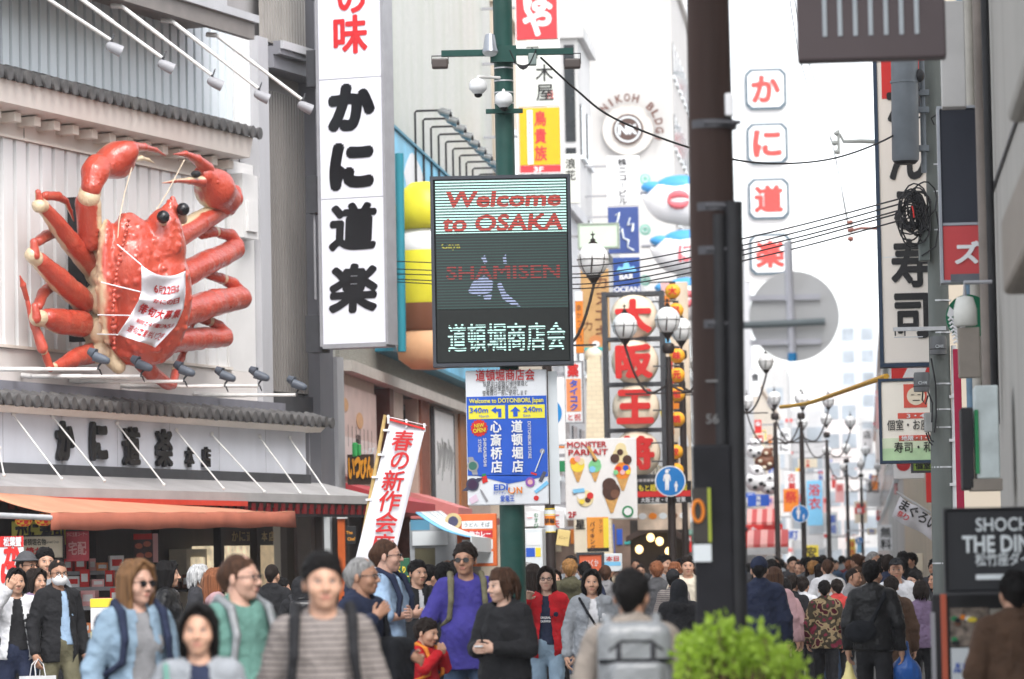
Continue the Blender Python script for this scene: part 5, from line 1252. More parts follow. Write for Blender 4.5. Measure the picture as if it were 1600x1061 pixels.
nb = Board('upright_sign', 'tall narrow white sign with black katakana under the round emblem', 'sign', 948, 243, 999, 321, 120, face=c_white, dep=.2); nb.cols([('株ニコービル', 973, 247, 12, .02, 15, 1.02)], c_blk); nb.arms(-1, 1.0)
nv = Board('blue_sign', 'dark blue sign with white cursive scribble', 'sign', 950, 323, 998, 396, 118, face=col('navy', (.035,.065,.22)), dep=.2); nv.arms(-1, 1.0)
m = MB()
for pts in ([(962,336),(968,332),(966,343),(962,352),(970,356)], [(985,340),(981,352),(990,350),(988,362)], [(966,366),(972,358),(974,372),(982,376),(980,386),(990,392)]): m.tube([(nv.U(*p)[0], -.02, nv.U(*p)[1]) for p in pts], [.02,.04,.03,.04,.02,.03][:len(pts)], 6)
nv.part('scribble', m, c_paper)
gr = Board('pale_green_sign', 'pale green lit box sign left of the blue sign', 'sign', 905, 351, 965, 386, 100, face=mat('pale_green', (.58,.70,.58), .5, .03), fw=.04, frame=col('sage', (.30,.36,.30)), dep=.3); gr.arms(-1, 1.2, (.0,))
oc = Board('ocean_sign', 'blue sign with white wave crest above the word OCEAN', 'sign', 958, 402, 1000, 458, 110, face=col('deepblue', (.02,.06,.24)), dep=.2)
oc.rows([('OCEAN',979,452,8,40,.03),('BAR',979,432,9,22,.03)], c_white)
m = MB(); a, b = oc.U(979, 418); m.prism([(a+oc.k*x, b+oc.k*z) for x, z in ((-16,-6),(-12,2),(-6,0),(-3,8),(0,10),(3,8),(6,0),(12,2),(16,-6))][::-1], -.012, -.005); oc.part('wave_crest', m, c_sky)
oc.arms(-1, 1.0)
ws = Board('tan_sign', 'tall tan wooden sign with dark characters and small dog painting', 'sign', 908, 420, 952, 548, 105, face=mat('tan_board', (.48,.29,.12), .6, .12, 3), dep=.2); ws.cols([('カヌエキ',940,428,24,.01),('力',918,500,16,.01)], c_brown)
ws.disc('painted_dog', 930, 533, 11, col('dogred', (.55,.22,.08)), ry=9); ws.disc('painted_muzzle', 930, 538, 6, c_white, -.012, ry=5); ws.rect('green_foot', 912, 543, 950, 548, c_teal)
os_ = Board('lantern_sign', 'black iron frame holding four huge cream lantern discs with red characters', 'sign', 946, 458, 1036, 745, 82)
m = MB(); u = os_.U
for x in (946, 1036): a = u(x, 458); b = u(x, 745); m.box(a[0]-.05, a[0]+.05, 0, .5, b[1], a[1]+.05)
for y in (458, 529, 600, 672, 745): a = u(946, y); b = u(1036, y); m.box(a[0]+.05, b[0]-.05, 0, .5, a[1]-.04, a[1]+.04)
os_.part('iron_frame', m, dark_metal)
for y, ch in ((494,'大'),(565,'阪'),(636,'王'),(708,'将')):
    a, b = u(992, y); m = MB(); m.lathe([(.02,-.22),(.25,-.20),(.42,-.12),(.50,.02),(.50,.4),(.4,.46)], (a,.05,b), 28, 'y'); o = m.build('lantern', mat('lantern_cream', (.72,.60,.46), .6, .05, 4, emit=.05), os_.root)
    m = MB(); put(m, ch, a, b, .74, -.19, .80, .05, thick=.1); m.build('red_letter', c_red, o)
for i, (y, ch, x) in enumerate(((455,'大',1051),(485,'起',1056),(556,'味',1058),(586,'元',1058),(616,'祖',1058),(655,'焼',1058),(706,'餃',1055),(735,'た',1056))):
    p = at(x, y, 80); t = empty('ball_lantern', p, -TH, 'yellow-orange ball lantern with one red character, '+['topmost of the string','second of the string','third of the string','fourth of the string','fifth of the string','sixth of the string','seventh of the string','lowest of the string'][i], 'lantern', 'ball lanterns by the lantern sign')
    m = MB(); m.ball((0,0,0), (.165,.165,.16), 18, 12); o = m.build('shade', mat('lantern_amber', (.78,.36,.03), .5, .06, 5, emit=.06), t)
    m = MB(); put(m, ch, 0, 0, .17, -.172, .17, .04); m.build('red_letter', c_red, t); m = MB(); m.tube([(0,0,-.18),(0,0,-.155)], .07, 12); m.build('fitting', dark_metal, t); m = MB(); m.tube([(0,0,.15),(0,0,.2)], .06, 12); m.box(-.5,0,.0,.03,.18,.21); m.build('hanger', dark_metal, t)
bk = Board('picture_panel', 'tall multicoloured advertising panel behind the yellow ball lanterns', 'poster', 1036, 440, 1078, 780, 86, face=mat('panel_cream2', (.68,.55,.42), .6, .2, 2), dep=.1)
rp = random.Random(8)
for i in range(16):
    x, y = rp.uniform(1040,1070), 450+i*20; bk.poly('painted_patch', [(x-rp.uniform(5,12),y-8),(x+rp.uniform(4,9),y-10),(x+8,y+8),(x-8,y+10)], rp.choice([c_red,c_yel,c_sky,c_white,c_org,c_pink,c_red]), -.006-.0012*i)
# puffer-fish lanterns
def fish(px, py, Y, w, label, ch):
    p = at(px, py, Y); t = empty('fish_lantern', p, -TH, label, 'lantern', 'white puffer fish lanterns'); k = w*Y/FPX/2
    sd = SDF(.07); sd.ell((0,0,-k*.05), (k,k*.6,k*.78), .1); sd.ell((k*.5,0,-k*.12), (k*.8,k*.62,k*.8), .2); sd.cap((-k*.9,0,-k*.1),(-k*1.1,0,k*.18),.14,.08,.1)
    co, q = sd.verts(); link('fish_body', npmesh('fish_body', co, q), mat('fish_white', (.74,.72,.72), .4, .04, 1, spec=.5), t)
    m = MB(); m.ball((k*.15,0,k*.42), (k*.85,k*.5,k*.42), 18, 10); m.ball((-k*.75,0,k*.45),(k*.42,.25,k*.2),10,6); m.build('blue_back', col('fishblue', (.06,.30,.62)), t)
    if ch == 'o':
        m = MB(); m.tube([(k*.15+k*.34*math.cos(a*.5), -k*.58, -k*.06+k*.2*math.sin(a*.5)) for a in range(13)], [.05+.09*abs(math.sin(a*.5)) for a in range(13)], 8); m.build('red_mark', mat('mark_pink', (.68,.14,.16), .5), t)
    else:
        m = MB(); put(m, ch, k*.2, -k*.1, k*.62, -k*.62, k*.55, .05, thick=.1); m.build('red_mark', mat('mark_pink', 0), t)
    m = MB(); m.tube([(-k*1.5,.4,k*.3),(0,.4,k*.3)], .06, 8); m.build('bracket', grey_metal, t)
fish(1055, 312, 130, 92, 'white puffer fish lantern with blue back, uppermost by the tarred pole', 'o'); fish(1064, 394, 128, 84, 'white puffer fish lantern with blue back, middle one', 'ほ'); fish(1068, 466, 126, 78, 'white puffer fish lantern with blue back, lowest, above the ball lanterns', 'o')
for y, w in ((280, 'top'), (359, 'middle'), (438, 'bottom')): 
    p = at(1008, y, 132); t = empty('round_plaque', p, -TH, 'small sea-green round plaque beside the fish lanterns, '+w+' one', 'plaque'); m = MB(); m.lathe([(.19,0),(.19,.1)], (0,0,0), 20, 'y'); m.build('disc', col('seagreen', (.22,.50,.40)), t); m = MB(); m.tube([(.1*math.cos(a*.6), -.02, .1*math.sin(a*.6)) for a in range(11)], .015, 6); m.build('ring', c_white, t)
# stone-coloured tapering tower
tp = at(935, 700, 95); tz = at(935, 560, 95).z; ta = empty('tapered_tower', (tp.x, 95, 0), -TH, 'cream tapering stone-look shaft between the katakana sign and lantern sign', 'tower'); k = 95/FPX
m = MB(); nn = 26
for (ax, aw_), (bx, bw_), za, zb in (((0,24),(-2,18),0,tz*.55),((-2,18),(-4,10),tz*.55,tz)):
    m.add([((ax-aw_)*k,-.25,za),((ax+aw_)*k,-.25,za),((ax+aw_)*k,.3,za),((ax-aw_)*k,.3,za),((bx-bw_)*k,-.2,zb),((bx+bw_)*k,-.2,zb),((bx+bw_)*k,.25,zb),((bx-bw_)*k,.25,zb)], [(0,1,5,4),(1,2,6,5),(2,3,7,6),(3,0,4,7),(4,5,6,7)])
m.build('shaft', brick('cream_block', (.72,.62,.45), (.66,.56,.40), (.55,.47,.34), 2.2, .7, .15, (.6,.5,.36)), ta)
m = MB(); m.ball((-5*k,0,tz+.08), (.22,.2,.2)); m.build('knob', c_cream, ta)
tk = Board('katakana_sign', 'white sign with blue upright katakana on orange strip beside the lit screen', 'sign', 883, 565, 910, 660, 78, face=c_white, dep=.2, fw=.015, frame=grey_metal); tk.rect('orange_strip', 885, 592, 908, 643, col('salmon', (.75,.26,.10))); tk.cols([('タイコク',896.5,593,12,.04,14,1.02)], c_blue); tk.rows([('薬',896,579,15,18,.04),('と祝',897,652,8,20,.01)], c_red); tk.arms(-1, 1.2)
os2 = Board('orange_upright_sign', 'narrow orange upright sign just right of the lit screen', 'sign', 899, 455, 911, 552, 84, face=c_org, dep=.15); os2.cols([('串かつ専門',905,475,11,.0,8)], c_brown); os2.rect('white_cap', 899, 455, 911, 470, c_white)
bd = Board('blue_roundel_sign', 'white panel with a blue roundel half hidden behind the printed board', 'sign', 864, 590, 883, 695, 66, face=c_white, dep=.05); bd.disc('blue_roundel', 862, 645, 16, col('roundel_blue', (.01,.22,.55)), ry=20)
bn = Board('green_white_sign', 'small sign of orange, white and green bands under the roundel panel', 'sign', 870, 697, 884, 737, 70, face=c_white, dep=.05); bn.rect('green_band', 870, 720, 884, 737, c_grn); bn.rect('orange_band', 870, 697, 884, 700, c_org)
mp_ = Board('parfait_poster', 'big white poster of ice-cream parfaits and cones headed in red capitals', 'poster', 883, 685, 995, 811, 68, face=mat('poster_white', (.74,.73,.72), .5, .04), dep=.08)
mp_.rows([('MONSTER',918,694,9,62,.025),('PARFAIT',920,706,9,62,.025),('2F',893,803,9,13,.03)], kred)
def scoop(px, py, r, c_, cone=1, toppings=()):
    for j, (dx, dy, rr, cc) in enumerate([(0,0,1,c_)]+list(toppings)): mp_.disc('scoop', px+dx*r, py+dy*r, r*rr, cc, -.014-.003*j, .003)
    if cone: mp_.poly('cone', [(px-r*.8,py+r*.6),(px+r*.8,py+r*.6),(px+r*.15,py+r*2.4),(px-r*.15,py+r*2.4)], mat('waffle', (.58,.32,.10), .7, .2, 20), -.011, .003)
choc = mat('choc', (.07,.03,.02), .5, .2, 20); mint = col('mint', (.20,.55,.25)); cre = col('icecream', (.74,.62,.35))
scoop(903,726,11,c_yel,1,[(-.6,-.6,.5,c_org),(.5,-.5,.5,cre),(0,-.9,.45,c_pink)]); scoop(930,728,10,mint,1,[(-.4,.5,.5,c_sky),(.3,-.5,.6,mint),(0,-1,.4,choc)]); scoop(970,712,12,cre,0,[(-.7,.4,.6,choc),(.9,.6,.6,choc),(.1,-.9,.7,cre),(0,-.4,.4,choc)]); scoop(973,736,13,c_org,1,[(-.5,-.2,.35,c_red),(.4,-.3,.35,c_blue),(.7,.2,.3,c_yel),(0,.2,.3,c_pink),(-.8,.2,.3,mint)])
scoop(955,768,14,choc,1,[(-.2,-.7,.8,choc),(.4,.3,.5,mat('choc2', (.16,.07,.04), .5))]); scoop(914,778,13,cre,0,[(-.5,-.4,.5,c_white),(.3,.2,.35,choc),(.6,-.3,.4,c_red),(-.4,.4,.3,c_yel)]); mp_.poly('blue_dish', [(894,764),(912,762),(914,768),(896,770)], c_sky, -.03)
mp_.disc('green_badge', 980, 800, 9, c_grn, -.015); mp_.disc('badge_centre', 980, 800, 6, c_white, -.02); mp_.arms(-1, .8)
mp_.poly('wafer', [(918,698),(922,696),(935,718),(931,720)], mat('waffle', 0), -.034)
oe = Board('orange_banner', 'orange vertical banner with black katakana hanging below the parfait poster', 'banner', 917, 808, 951, 860, 66, face=mat('banner_orange', (.75,.30,.05), .7, .05), dep=.02); oe.cols([('バイキング',926,814,8.5,.02),('ランチ',939,811,7,.0)], c_brown); oe.rect('lime_strip', 943, 810, 951, 858, c_yel); oe.rect('dark_foot', 917, 856, 951, 862, c_blk, -.012)
yb = Board('black_yellow_sign', 'black sign with yellow lettering over a red band behind the blue pedestrian sign', 'sign', 996, 752, 1080, 786, 78, face=c_blk, dep=.15); yb.rect('red_band', 996, 767, 1080, 776, c_red); yb.rows([('もと超人グ ルメ街',1036,762,8,76,.02)], c_yel); yb.rows([('大阪土産・老舗 甘栗',1036,781,6,70,.01)], c_white)
rb_ = Board('red_menu_sign', 'orange-red menu board with white scribbles behind the brown hair', 'sign', 905, 867, 940, 893, 60, face=col('vermilion', (.66,.13,.05)), fw=.04, frame=dark_metal, dep=.06); rb_.rows([('べいくか',922,880,9,26,.01)], c_white)
mp2 = Board('menu_sign', 'small white and blue menu sign over the crowd heads', 'sign', 942, 865, 972, 893, 60, face=c_paper, dep=.05); mp2.rows([('本日',957,873,6,20,.02)], c_red); mp2.rect('blue_bar', 944, 878, 970, 884, c_sky)
yn = Board('yellow_notice', 'tilted pale yellow paper notice right of the black lamp pole', 'notice', 870, 828, 890, 853, 58, face=col('paleyellow', (.72,.55,.22)), dep=.02); yn.rows([('メニュー',880,840,4,14)], c_brown); yn.root.rotation_euler[1] = .15
mu2 = Board('white_notice', 'white notice with green and black characters beside the green post', 'notice', 822, 800, 844, 823, 55, face=c_white, dep=.03); mu2.cols([('むすび',838,801,7.5,.01)], c_grn); mu2.cols([('一',828,804,9,.01)], c_red)
vd = Board('vending_machine', 'pale vending machine with blue panel behind the green post', 'vending machine', 820, 826, 848, 905, 58, face=c_paper, dep=.6); vd.rect('display', 823, 832, 845, 852, c_white); vd.rect('blue_panel', 822, 856, 836, 870, c_blue); vd.rect('yellow_panel', 837, 856, 845, 870, c_yel)
rw_ = Board('red_white_sign', 'narrow white sign with red characters left of the parfait poster', 'sign', 862, 796, 882, 826, 62, face=c_white, dep=.05); rw_.cols([('一天',868,798,13,.02)], c_red)
# orange framed shop-front sign with round plaque
of = Board('orange_frame_sign', 'orange framed menu rack with round gold plaque beside the green post', 'sign', 714, 803, 776, 885, 60, face=mat('orange_frame', (.62,.13,.03), .5, .08), dep=.15)
for y0, y1, c_ in ((814,826,c_paper),(829,840,kred),(843,858,c_paper),(862,880,c_paper)): of.rect('menu_strip', 722, y0, 770, y1, c_, -.008)
of.rows([('うどん そば',746,820,6,40,.0)], c_blk); of.rows([('名物カレー',746,834.5,7,42,.02)], c_white); of.disc('gold_plaque', 709, 814, 13, mat('gold_plaque', (.50,.40,.20), .4), -.05, .04); of.disc('plaque_centre', 709, 814, 8, col('plaquenavy', (.05,.05,.10)), -.056)
ab = empty('striped_awning', at(700, 820, 58), B.rz, 'white and pale blue shop awning left of the green post', 'awning'); k = 58/FPX
a0 = at(652, 797, 60)-at(700, 820, 58); rows_ = []
def AL(px, py, Y): v = at(px, py, Y)-at(700, 820, 58); return Vector((v.dot(B.x), v.dot(B.y), v.z))
c00, c10, c01, c11 = AL(650,800,58), AL(690,798,62), AL(735,838,57), AL(776,842,61)
for i in range(6):
    u0, u1 = i/6, (i+1)/6; q = lambda u, v: c00*(1-u)*(1-v)+c10*u*(1-v)+c01*(1-u)*v+c11*u*v - Vector((0,0,.12*math.sin(v*math.pi)*.6))
    m = MB(); vs = [q(u, j/6) for j in range(7) for u in (u0, u1)]; m.add(vs, [(2*j, 2*j+2, 2*j+3, 2*j+1) for j in range(6)], True); o = m.build('stripe_cloth', c_white if i % 2 else c_sky if i == 0 else mat('awn_pale', (.60,.66,.70), .8), ab); md = o.modifiers.new('s','SOLIDIFY'); md.thickness = .02
m = MB(); d0, d1 = c01, c11; m.add([d0, d1, d1-Vector((0,0,.22)), d0-Vector((0,0,.22))], [(0,1,2,3)]); o = m.build('valance', c_paper, ab); md = o.modifiers.new('s','SOLIDIFY'); md.thickness = .015
sf = Board('small_shop', 'shop front with white hood and dark opening under the striped awning', 'shop front', 640, 815, 712, 900, 62, face=mat('shop_hood', (.34,.36,.38), .5, .1), dep=.4); sf.rect('blue_panel', 642, 812, 672, 828, col('shopblue', (.10,.28,.42))); sf.rect('opening', 648, 856, 680, 900, mat('olive_dark', (.10,.09,.05), .6), -.01); sf.rect('white_hood', 645, 830, 700, 852, c_paper, -.05, .04)
gt = Board('green_yellow_sign', 'green board with fat yellow lettering behind the blue polo shirt', 'sign', 612, 872, 640, 915, 42, face=col('boardgreen', (.02,.10,.05)), dep=.04); gt.rows([('ゆくり',624,890,8,20,.05),('カレー',626,901,7,26,.05)], c_yel); gt.disc('green_mark', 620, 880, 3.5, col('leafgreen', 0))
yd = Board('dark_cafe_sign', 'dark sign with amber lettering behind the leaning banner', 'sign', 540, 822, 556, 850, 57, face=c_blk, dep=.05); yd.rows([('The',546,832,5,10,.02),('Chef',549,842,5,12,.02)], col('carrot', 0))
od = Board('shop_doorway', 'orange-lined shop doorway between the crab shop and the leaning banner', 'doorway', 520, 808, 545, 1000, 60, face=dark_wood, dep=.2); od.rect('orange_post', 530, 808, 541, 1000, mat('orange_frame', 0), -.1, .08); od.rect('white_door', 505, 806, 517, 1000, c_paper, -.05, .04); od.rect('lamp_tube', 530, 806, 546, 811, c_white, -.15, .05)
wr = Board('shop_roof', 'dark wooden shop roof with warm lamps over the crowd, right of the orange banner', 'shop', 985, 812, 1068, 905, 88, face=mat('roof_dark', (.045,.035,.03), .7, .2), dep=1.5)
m = MB(); m.prism([wr.U(*p) for p in ((980,838),(1010,822),(1050,822),(1078,846),(1078,852),(1048,832),(1012,832),(980,846))][::-1], -.4, 0); wr.part('eaves', m, mat('eaves_brown', (.09,.06,.05), .7)); 
for px, py in ((1018,840),(1032,846),(1000,858),(1046,862)): m = MB(); a, b = wr.U(px, py); m.ball((a,-.3,b), (.09,.06,.1)); wr.part('lamp', m, mat('warm_lamp', (.9,.62,.28), .4, 0, emit=1.2))
pc = Board('poster_wall', 'row of faded food pictures above the dark wooden shop roof', 'poster', 996, 787, 1078, 828, 84, face=mat('food_print', (.58,.46,.36), .6, .45, 2.5), dep=.1)
for i in range(5): pc.disc('dish', 1004+i*16, 806, 6.5, [c_white,c_org,c_paper,c_brown,c_white][i], ry=5)
hd = Board('shop_hoarding', 'mixed brown and cream shop hoarding behind the orange banner', 'hoarding', 852, 812, 1000, 905, 96, face=mat('hoard', (.20,.14,.11), .7, .4, 1.5), dep=.3)
for i in range(12): x = 856+i*12; hd.rect('notice', x, 830+rp.uniform(-14,20), x+9, 856+rp.uniform(-8,16), rp.choice([c_paper,c_red,c_yel,c_sky,c_org,c_cream,c_blue,c_teal,c_brown]), -.012-.002*i, .004)

# ---- octagonal framed characters far away
ok = Board('octagon_sign', 'far white upright sign with four octagonal framed red characters', 'sign', 1160, 40, 1238, 440, 230, face=mat('octa_white', (.80,.80,.80), .6, 0), dep=.8)
for x, y, ch in ((1197,139,'か'),(1199,225,'に'),(1201,312,'道'),(1203,399,'楽')):
    a, b = ok.L(x, y); k = ok.k; w, c_ = 32*k, 8*k
    oct_ = [(-w,-w+c_),(-w+c_,-w),(w-c_,-w),(w,-w+c_),(w,w-c_),(w-c_,w),(-w+c_,w),(-w,w-c_)]
    m = MB(); m.prism([(a+p[0], b+p[1]) for p in oct_], -.3, -.004); o = ok.part('octagon_frame', m, mat('octa_frame', (.06,.10,.13), .5)); f = .88
    m = MB(); m.prism([(a+p[0]*f, b+p[1]*f) for p in oct_], -.32, -.305); ok.part('octagon_face', m, mat('octa_white', 0), o)
    m = MB(); put(m, ch, a, b, 44*k, -.33, 46*k, .05); ok.part('red_letter', m, mat('octa_red', (.62,.05,.04), .5), o)
# ---- sushi signs right
su = Board('sushi_sign', 'tall cream sign with a huge black brush-written sushi name, partly behind the utility pole', 'sign', 1375, 60, 1475, 568, 50, face=mat('sushi_cream', (.80,.74,.67), .55, .03, 2), dep=.35, fw=.05, frame=col('frame_navy', (.02,.04,.075)))
su.rect('red_block', 1382, 90, 1450, 152, c_red, -.006); su.rect('joint', 1376, 401, 1474, 402, c_paper, -.003, .003)
su.cols([('んこ寿司', 1420, 205, 78, .035, 62, 1.06)], c_blk); su.cols([('が', 1420, 118, 70, .05, 62)], c_blk)
s2 = Board('menu_box_sign', 'cream to green box sign with red bars and black menu characters under the sushi sign', 'sign', 1378, 595, 1478, 719, 48, face=mat('menu_cream', (.80,.76,.68), .55, .03), dep=.3, fw=.035, frame=col('frame_navy', 0))
s2.rect('green_foot', 1378, 700, 1478, 719, mat('menu_green', (.42,.60,.36), .5)); s2.rect('green_fade', 1378, 684, 1478, 700, mat('menu_green2', (.58,.66,.48), .5)); s2.rect('red_square', 1413, 600, 1449, 637, col('brick', (.62,.09,.06))); s2.disc('portrait', 1432, 619, 14, c_cream, -.012); s2.rect('red_bar', 1403, 645, 1460, 654, col('brick', 0)); s2.rect('red_bar', 1404, 680, 1460, 689, col('brick', 0))
s2.rows([('3・4F',1434,649.5,6,34,.02),('地階・1・2F',1434,684.5,6,52,.02)], c_white, y=-.013); s2.rows([('個室・お座敷',1425,664,13,78,.008),('寿司・和食',1434,699,13,76,.008)], c_blk, y=-.013)
m = MB(); a, b = s2.U(1432, 620); m.box(a-.06,a-.02,-.02,-.015,b+.02,b+.03); m.box(a+.02,a+.06,-.02,-.015,b+.02,b+.03); m.box(a-.04,a+.05,-.02,-.015,b-.05,b-.04); s2.part('portrait_lines', m, c_blk)
s3 = Board('red_sign', 'red sign with white stroke squeezed between the two sushi signs', 'sign', 1393, 572, 1465, 592, 56, face=c_red, dep=.2); s3.poly('white_stroke', [(1410,590),(1418,575),(1448,575),(1442,590)], c_white)
s4 = Board('green_sign', 'small lime green sign hanging under the menu box sign', 'sign', 1427, 721, 1470, 735, 52, face=col('limegreen', (.28,.42,.06)), dep=.15, fw=.03, frame=dark_metal); s4.rows([('個室',1442,728,8,24,.03)], c_blk)
s5 = Board('white_red_sign', 'white hanging sign with red seal mark below the menu box sign', 'sign', 1396, 722, 1448, 748, 66, face=c_white, dep=.15); s5.disc('red_seal', 1412, 725, 11, kred); 
s6 = Board('red_upright_sign', 'dark red upright sign beside the utility pole above the white banner', 'sign', 1447, 736, 1462, 785, 54, face=c_red, dep=.15)
for s_, L_ in ((su, .5), (s2, .6), (s3, .6), (s5, 1.0), (s6, .6)): s_.arms(1, L_)
tb = Board('slanting_banner', 'white banner with black brush writing slanting beside the utility pole over the crowd', 'banner', 1398, 772, 1462, 862, 60)
m = MB(); vs = []
for i in range(11):
    u = i/10; a, b = tb.U(1408+u*58, 775+u*38+2*math.sin(u*9)); c_, d_ = tb.U(1394+u*66, 806+u*42+2*math.sin(u*7)); vs += [(a,.03*math.sin(u*12),b),(c_,.03*math.sin(u*12+1),d_)]
m.add(vs, [(2*i, 2*i+1, 2*i+3, 2*i+2) for i in range(10)], True); o = m.build('cloth', mat('flag_cloth', 0), tb.root); md = o.modifiers.new('s','SOLIDIFY'); md.thickness = .006
m = MB()
for i, ch in enumerate('まぐろい'): a, b = tb.U(1414+i*14, 790+i*9.5); put(m, ch, a, b, 17*tb.k, -.06, 14*tb.k, .03, rot=-.55)
tb.part('lettering', m, c_blk); m = MB()
for i, ch in enumerate('祭り'): a, b = tb.U(1407+i*9, 803+i*5); put(m, ch, a, b, 10*tb.k, -.06, 9*tb.k, .02, rot=-.55)
tb.part('red_lettering', m, c_red); m = MB(); a, b = tb.U(1402, 768), tb.U(1470, 812); m.tube([(a[0],0,a[1]),(b[0],0,b[1])], .02, 6); tb.part('pole', m, galv)

# ---- far street dressing: banners, signs and lanterns on both sides
rf = random.Random(31); pal = [('white',c_white),('red',c_red),('yellow',c_yel),('sky blue',c_sky),('orange',c_org),('pink',c_pink),('cream',c_cream),('teal',c_teal),('grey',c_paper),('blue',c_blue),('brown',c_brown),('green',c_grn)]
def farsign(px, py, w, h, Y, ci, txt, lab, tc=1):
    b_ = Board('far_sign', lab, 'sign', px-w/2, py-h/2, px+w/2, py+h/2, Y, face=pal[ci][1], dep=.1)
    b_.cols([(txt, px, py-h/2+h*.06, min(w*.8, h*.9/len(txt)*.95), .02)], [c_blk, c_red, c_white, c_blue][tc]); return b_
farsign(1236,782,24,36,150,4,'祭','orange festival banner with a red mark between the slim lamp posts',1); farsign(1273,786,24,70,160,3,'浴衣','pale blue banner with dark figure print right of the slim lamps',1)
farsign(1237,752,22,30,158,0,'古着','white banner with red writing above the orange festival banner',1); farsign(1225,690,20,40,170,0,'かに','white upright sign with black writing left of the first slim lamp',0)
farsign(1180,600,16,40,150,0,'食','white sign close right of the tarred pole',0); farsign(1186,690,18,26,140,6,'酒','cream sign right of the tarred pole, above the animal figures',1)
farsign(1268,862,22,20,150,2,'安','yellow board just over the heads between slim lamps',0); farsign(1330,865,14,46,200,2,'特価','yellow upright board under the tiny far blue sign',1); farsign(1240,836,24,18,150,0,'町','white board with blue print above heads',3)
farsign(1213,832,20,26,128,1,'寿','red shop board over heads right of the tarred pole',2); farsign(1178,838,30,36,122,1,'たこ焼','big red stall front close right of the tarred pole',2); farsign(1300,830,18,60,210,8,'薬局','grey upright board between far lamps',3)
farsign(1312,770,14,30,230,5,'茶','pink sign between the third and fourth far lamps',1); farsign(1372,640,8,60,140,5,'心','thin pink sign left of the menu box sign',2); farsign(1410,760,26,24,120,5,'桜','round-topped pink sign below the white hanging sign',1)
farsign(1355,690,16,40,260,0,'店','tiny white far sign left of the pink strip',0); farsign(1365,770,24,44,250,8,'館','grey far board behind the last lamps',0); farsign(1384,840,26,40,150,0,'無料','white board with black print behind the hooded man',0); farsign(1440,850,34,46,90,5,'大福','pink printed board beside the slanting banner',0)
farsign(1282,742,20,18,180,0,'茶房','white sign under the blue one, far lamps',3); farsign(1262,724,30,14,190,6,'中華','cream board high between slim lamps',1); farsign(1208,745,14,30,150,9,'泊','blue sign strip against the first slim lamp',2); farsign(1345,800,20,34,240,6,'麺','cream far board between the last lamps',1); farsign(1425,880,34,30,70,6,'営業','cream notice board with black writing behind the glasses man',0)
chs = list('丼鍋串寿鯛蟹薬本館宿泊茶和洋服靴鞄時計花菓豆米油塩糖麦餅饅鮨鰻鶏牛豚魚貝海老酒泡梅竹松桜楓藤菊蘭雪月星空雲風雨光')
gloss = 'bowl pot skewer longevity bream crab medicine book hall inn night tea peace west clothes shoes bag clock measure flower cake bean rice oil salt sugar thread wheat bun dumpling sushi eel chicken cow pig fish shell sea old wine bubble plum bamboo pine cherry maple wisteria chrysanthemum orchid snow moon star sky cloud wind rain light'.split(); rs_ = random.Random(53); k_ = 0
for (xa, xb, ya, yb, Ya, Yb, n_) in ((1168,1240,640,850,120,240,14),(1240,1345,660,855,160,330,24),(1345,1395,640,850,150,330,9),(876,945,700,850,75,100,4),(1000,1078,788,860,90,120,5),(1388,1448,750,860,64,100,0)):
    for _ in range(n_):
        Y = rs_.uniform(Ya, Yb); w = rs_.uniform(900, 2600)/Y; h = w*rs_.choice([.5,.7,1.6,2.4,2.8]); ci = rs_.choice([0,0,0,1,1,2,3,4,5,6,7,8,9]); tc = rs_.choice([0,1,3]) if ci in (0,2,3,5,6,8) else 2
        px, py = rs_.uniform(xa, xb), rs_.uniform(ya, yb); ch = chs[k_]; k_ += 1
        b_ = farsign(px, py, w, h, Y, ci, ch, 'small far %s sign with the character for %s, %s' % (pal[ci][0], gloss[k_-1], 'left of the first lamps' if px < 1240 and px > 1100 else ('among the far lamps' if px < 1345 and px > 1100 else ('past the far lamps' if px > 1100 else 'over the heads, centre'))), tc); b_.arms(rs_.choice([-1, 1]), .8, (.2,))
for i, (x0, x1, y, Y) in enumerate(((1168,1232,846,118),(1168,1215,812,128))):
    a = at(x0, y, Y); t = empty('stall_awning', a, -TH, ['wide red stall awning right of the tarred pole, the lower one','red stall awning right of the tarred pole, the upper one'][i], 'awning', None); w = (x1-x0)*Y/FPX
    
    for j in range(6): m = MB(); m.prismx([(-1.2,-.25),(-1.2,-.1),(0,.35),(0,-.25)], w*j/6, w*(j+1)/6); m.build('stripe_cloth', col('stallred', (.40,.05,.045)) if j % 2 else col('stallpale', (.62,.30,.27)), t); m = MB(); m.box(0, w, -1.22, -1.2, -.42, -.2); m.build('valance', c_red if i else c_white, t)
# spotted animal figures on a shop roof
for i, (px, py, s_, c_) in enumerate(((1180,705,15,c_blk),(1196,722,17,c_brown),(1182,752,20,c_white),(1202,760,16,c_white))):
    Y = 118; p = at(px, py, Y); t = empty('roof_figure', p, -TH, ['round black-capped white figure, topmost of the roof figures','brown round-headed roof figure beside the black-capped one','large white dark-spotted roof figure, left','white dark-spotted roof figure, right'][i], 'sculpture'); k = s_*Y/FPX
    m = MB(); m.ball((0,0,0), (k,k*.8,k*.8), 16, 10); m.ball((k*.1,-k*.2,k*.75), (k*.6,k*.6,k*.55), 14, 9); m.ball((-k*.4,0,k*1.15),(k*.18,k*.15,k*.2),8,6); m.ball((k*.55,0,k*1.15),(k*.18,k*.15,k*.2),8,6); m.build('figure_body', c_white if i in (0,2,3) else c_brown, t)
    for a, b in ((-.45,.1),(.4,-.2),(.1,.8),(-.1,-.5)): m = MB(); m.ball((a*k,-k*.72,b*k), (k*.2,k*.12,k*.16), 10, 6); m.build('spot', c_blk if i != 1 else c_cream, t)
farsign(1185,782,34,18,116,9,'海鮮','blue board under the spotted roof figures',2)

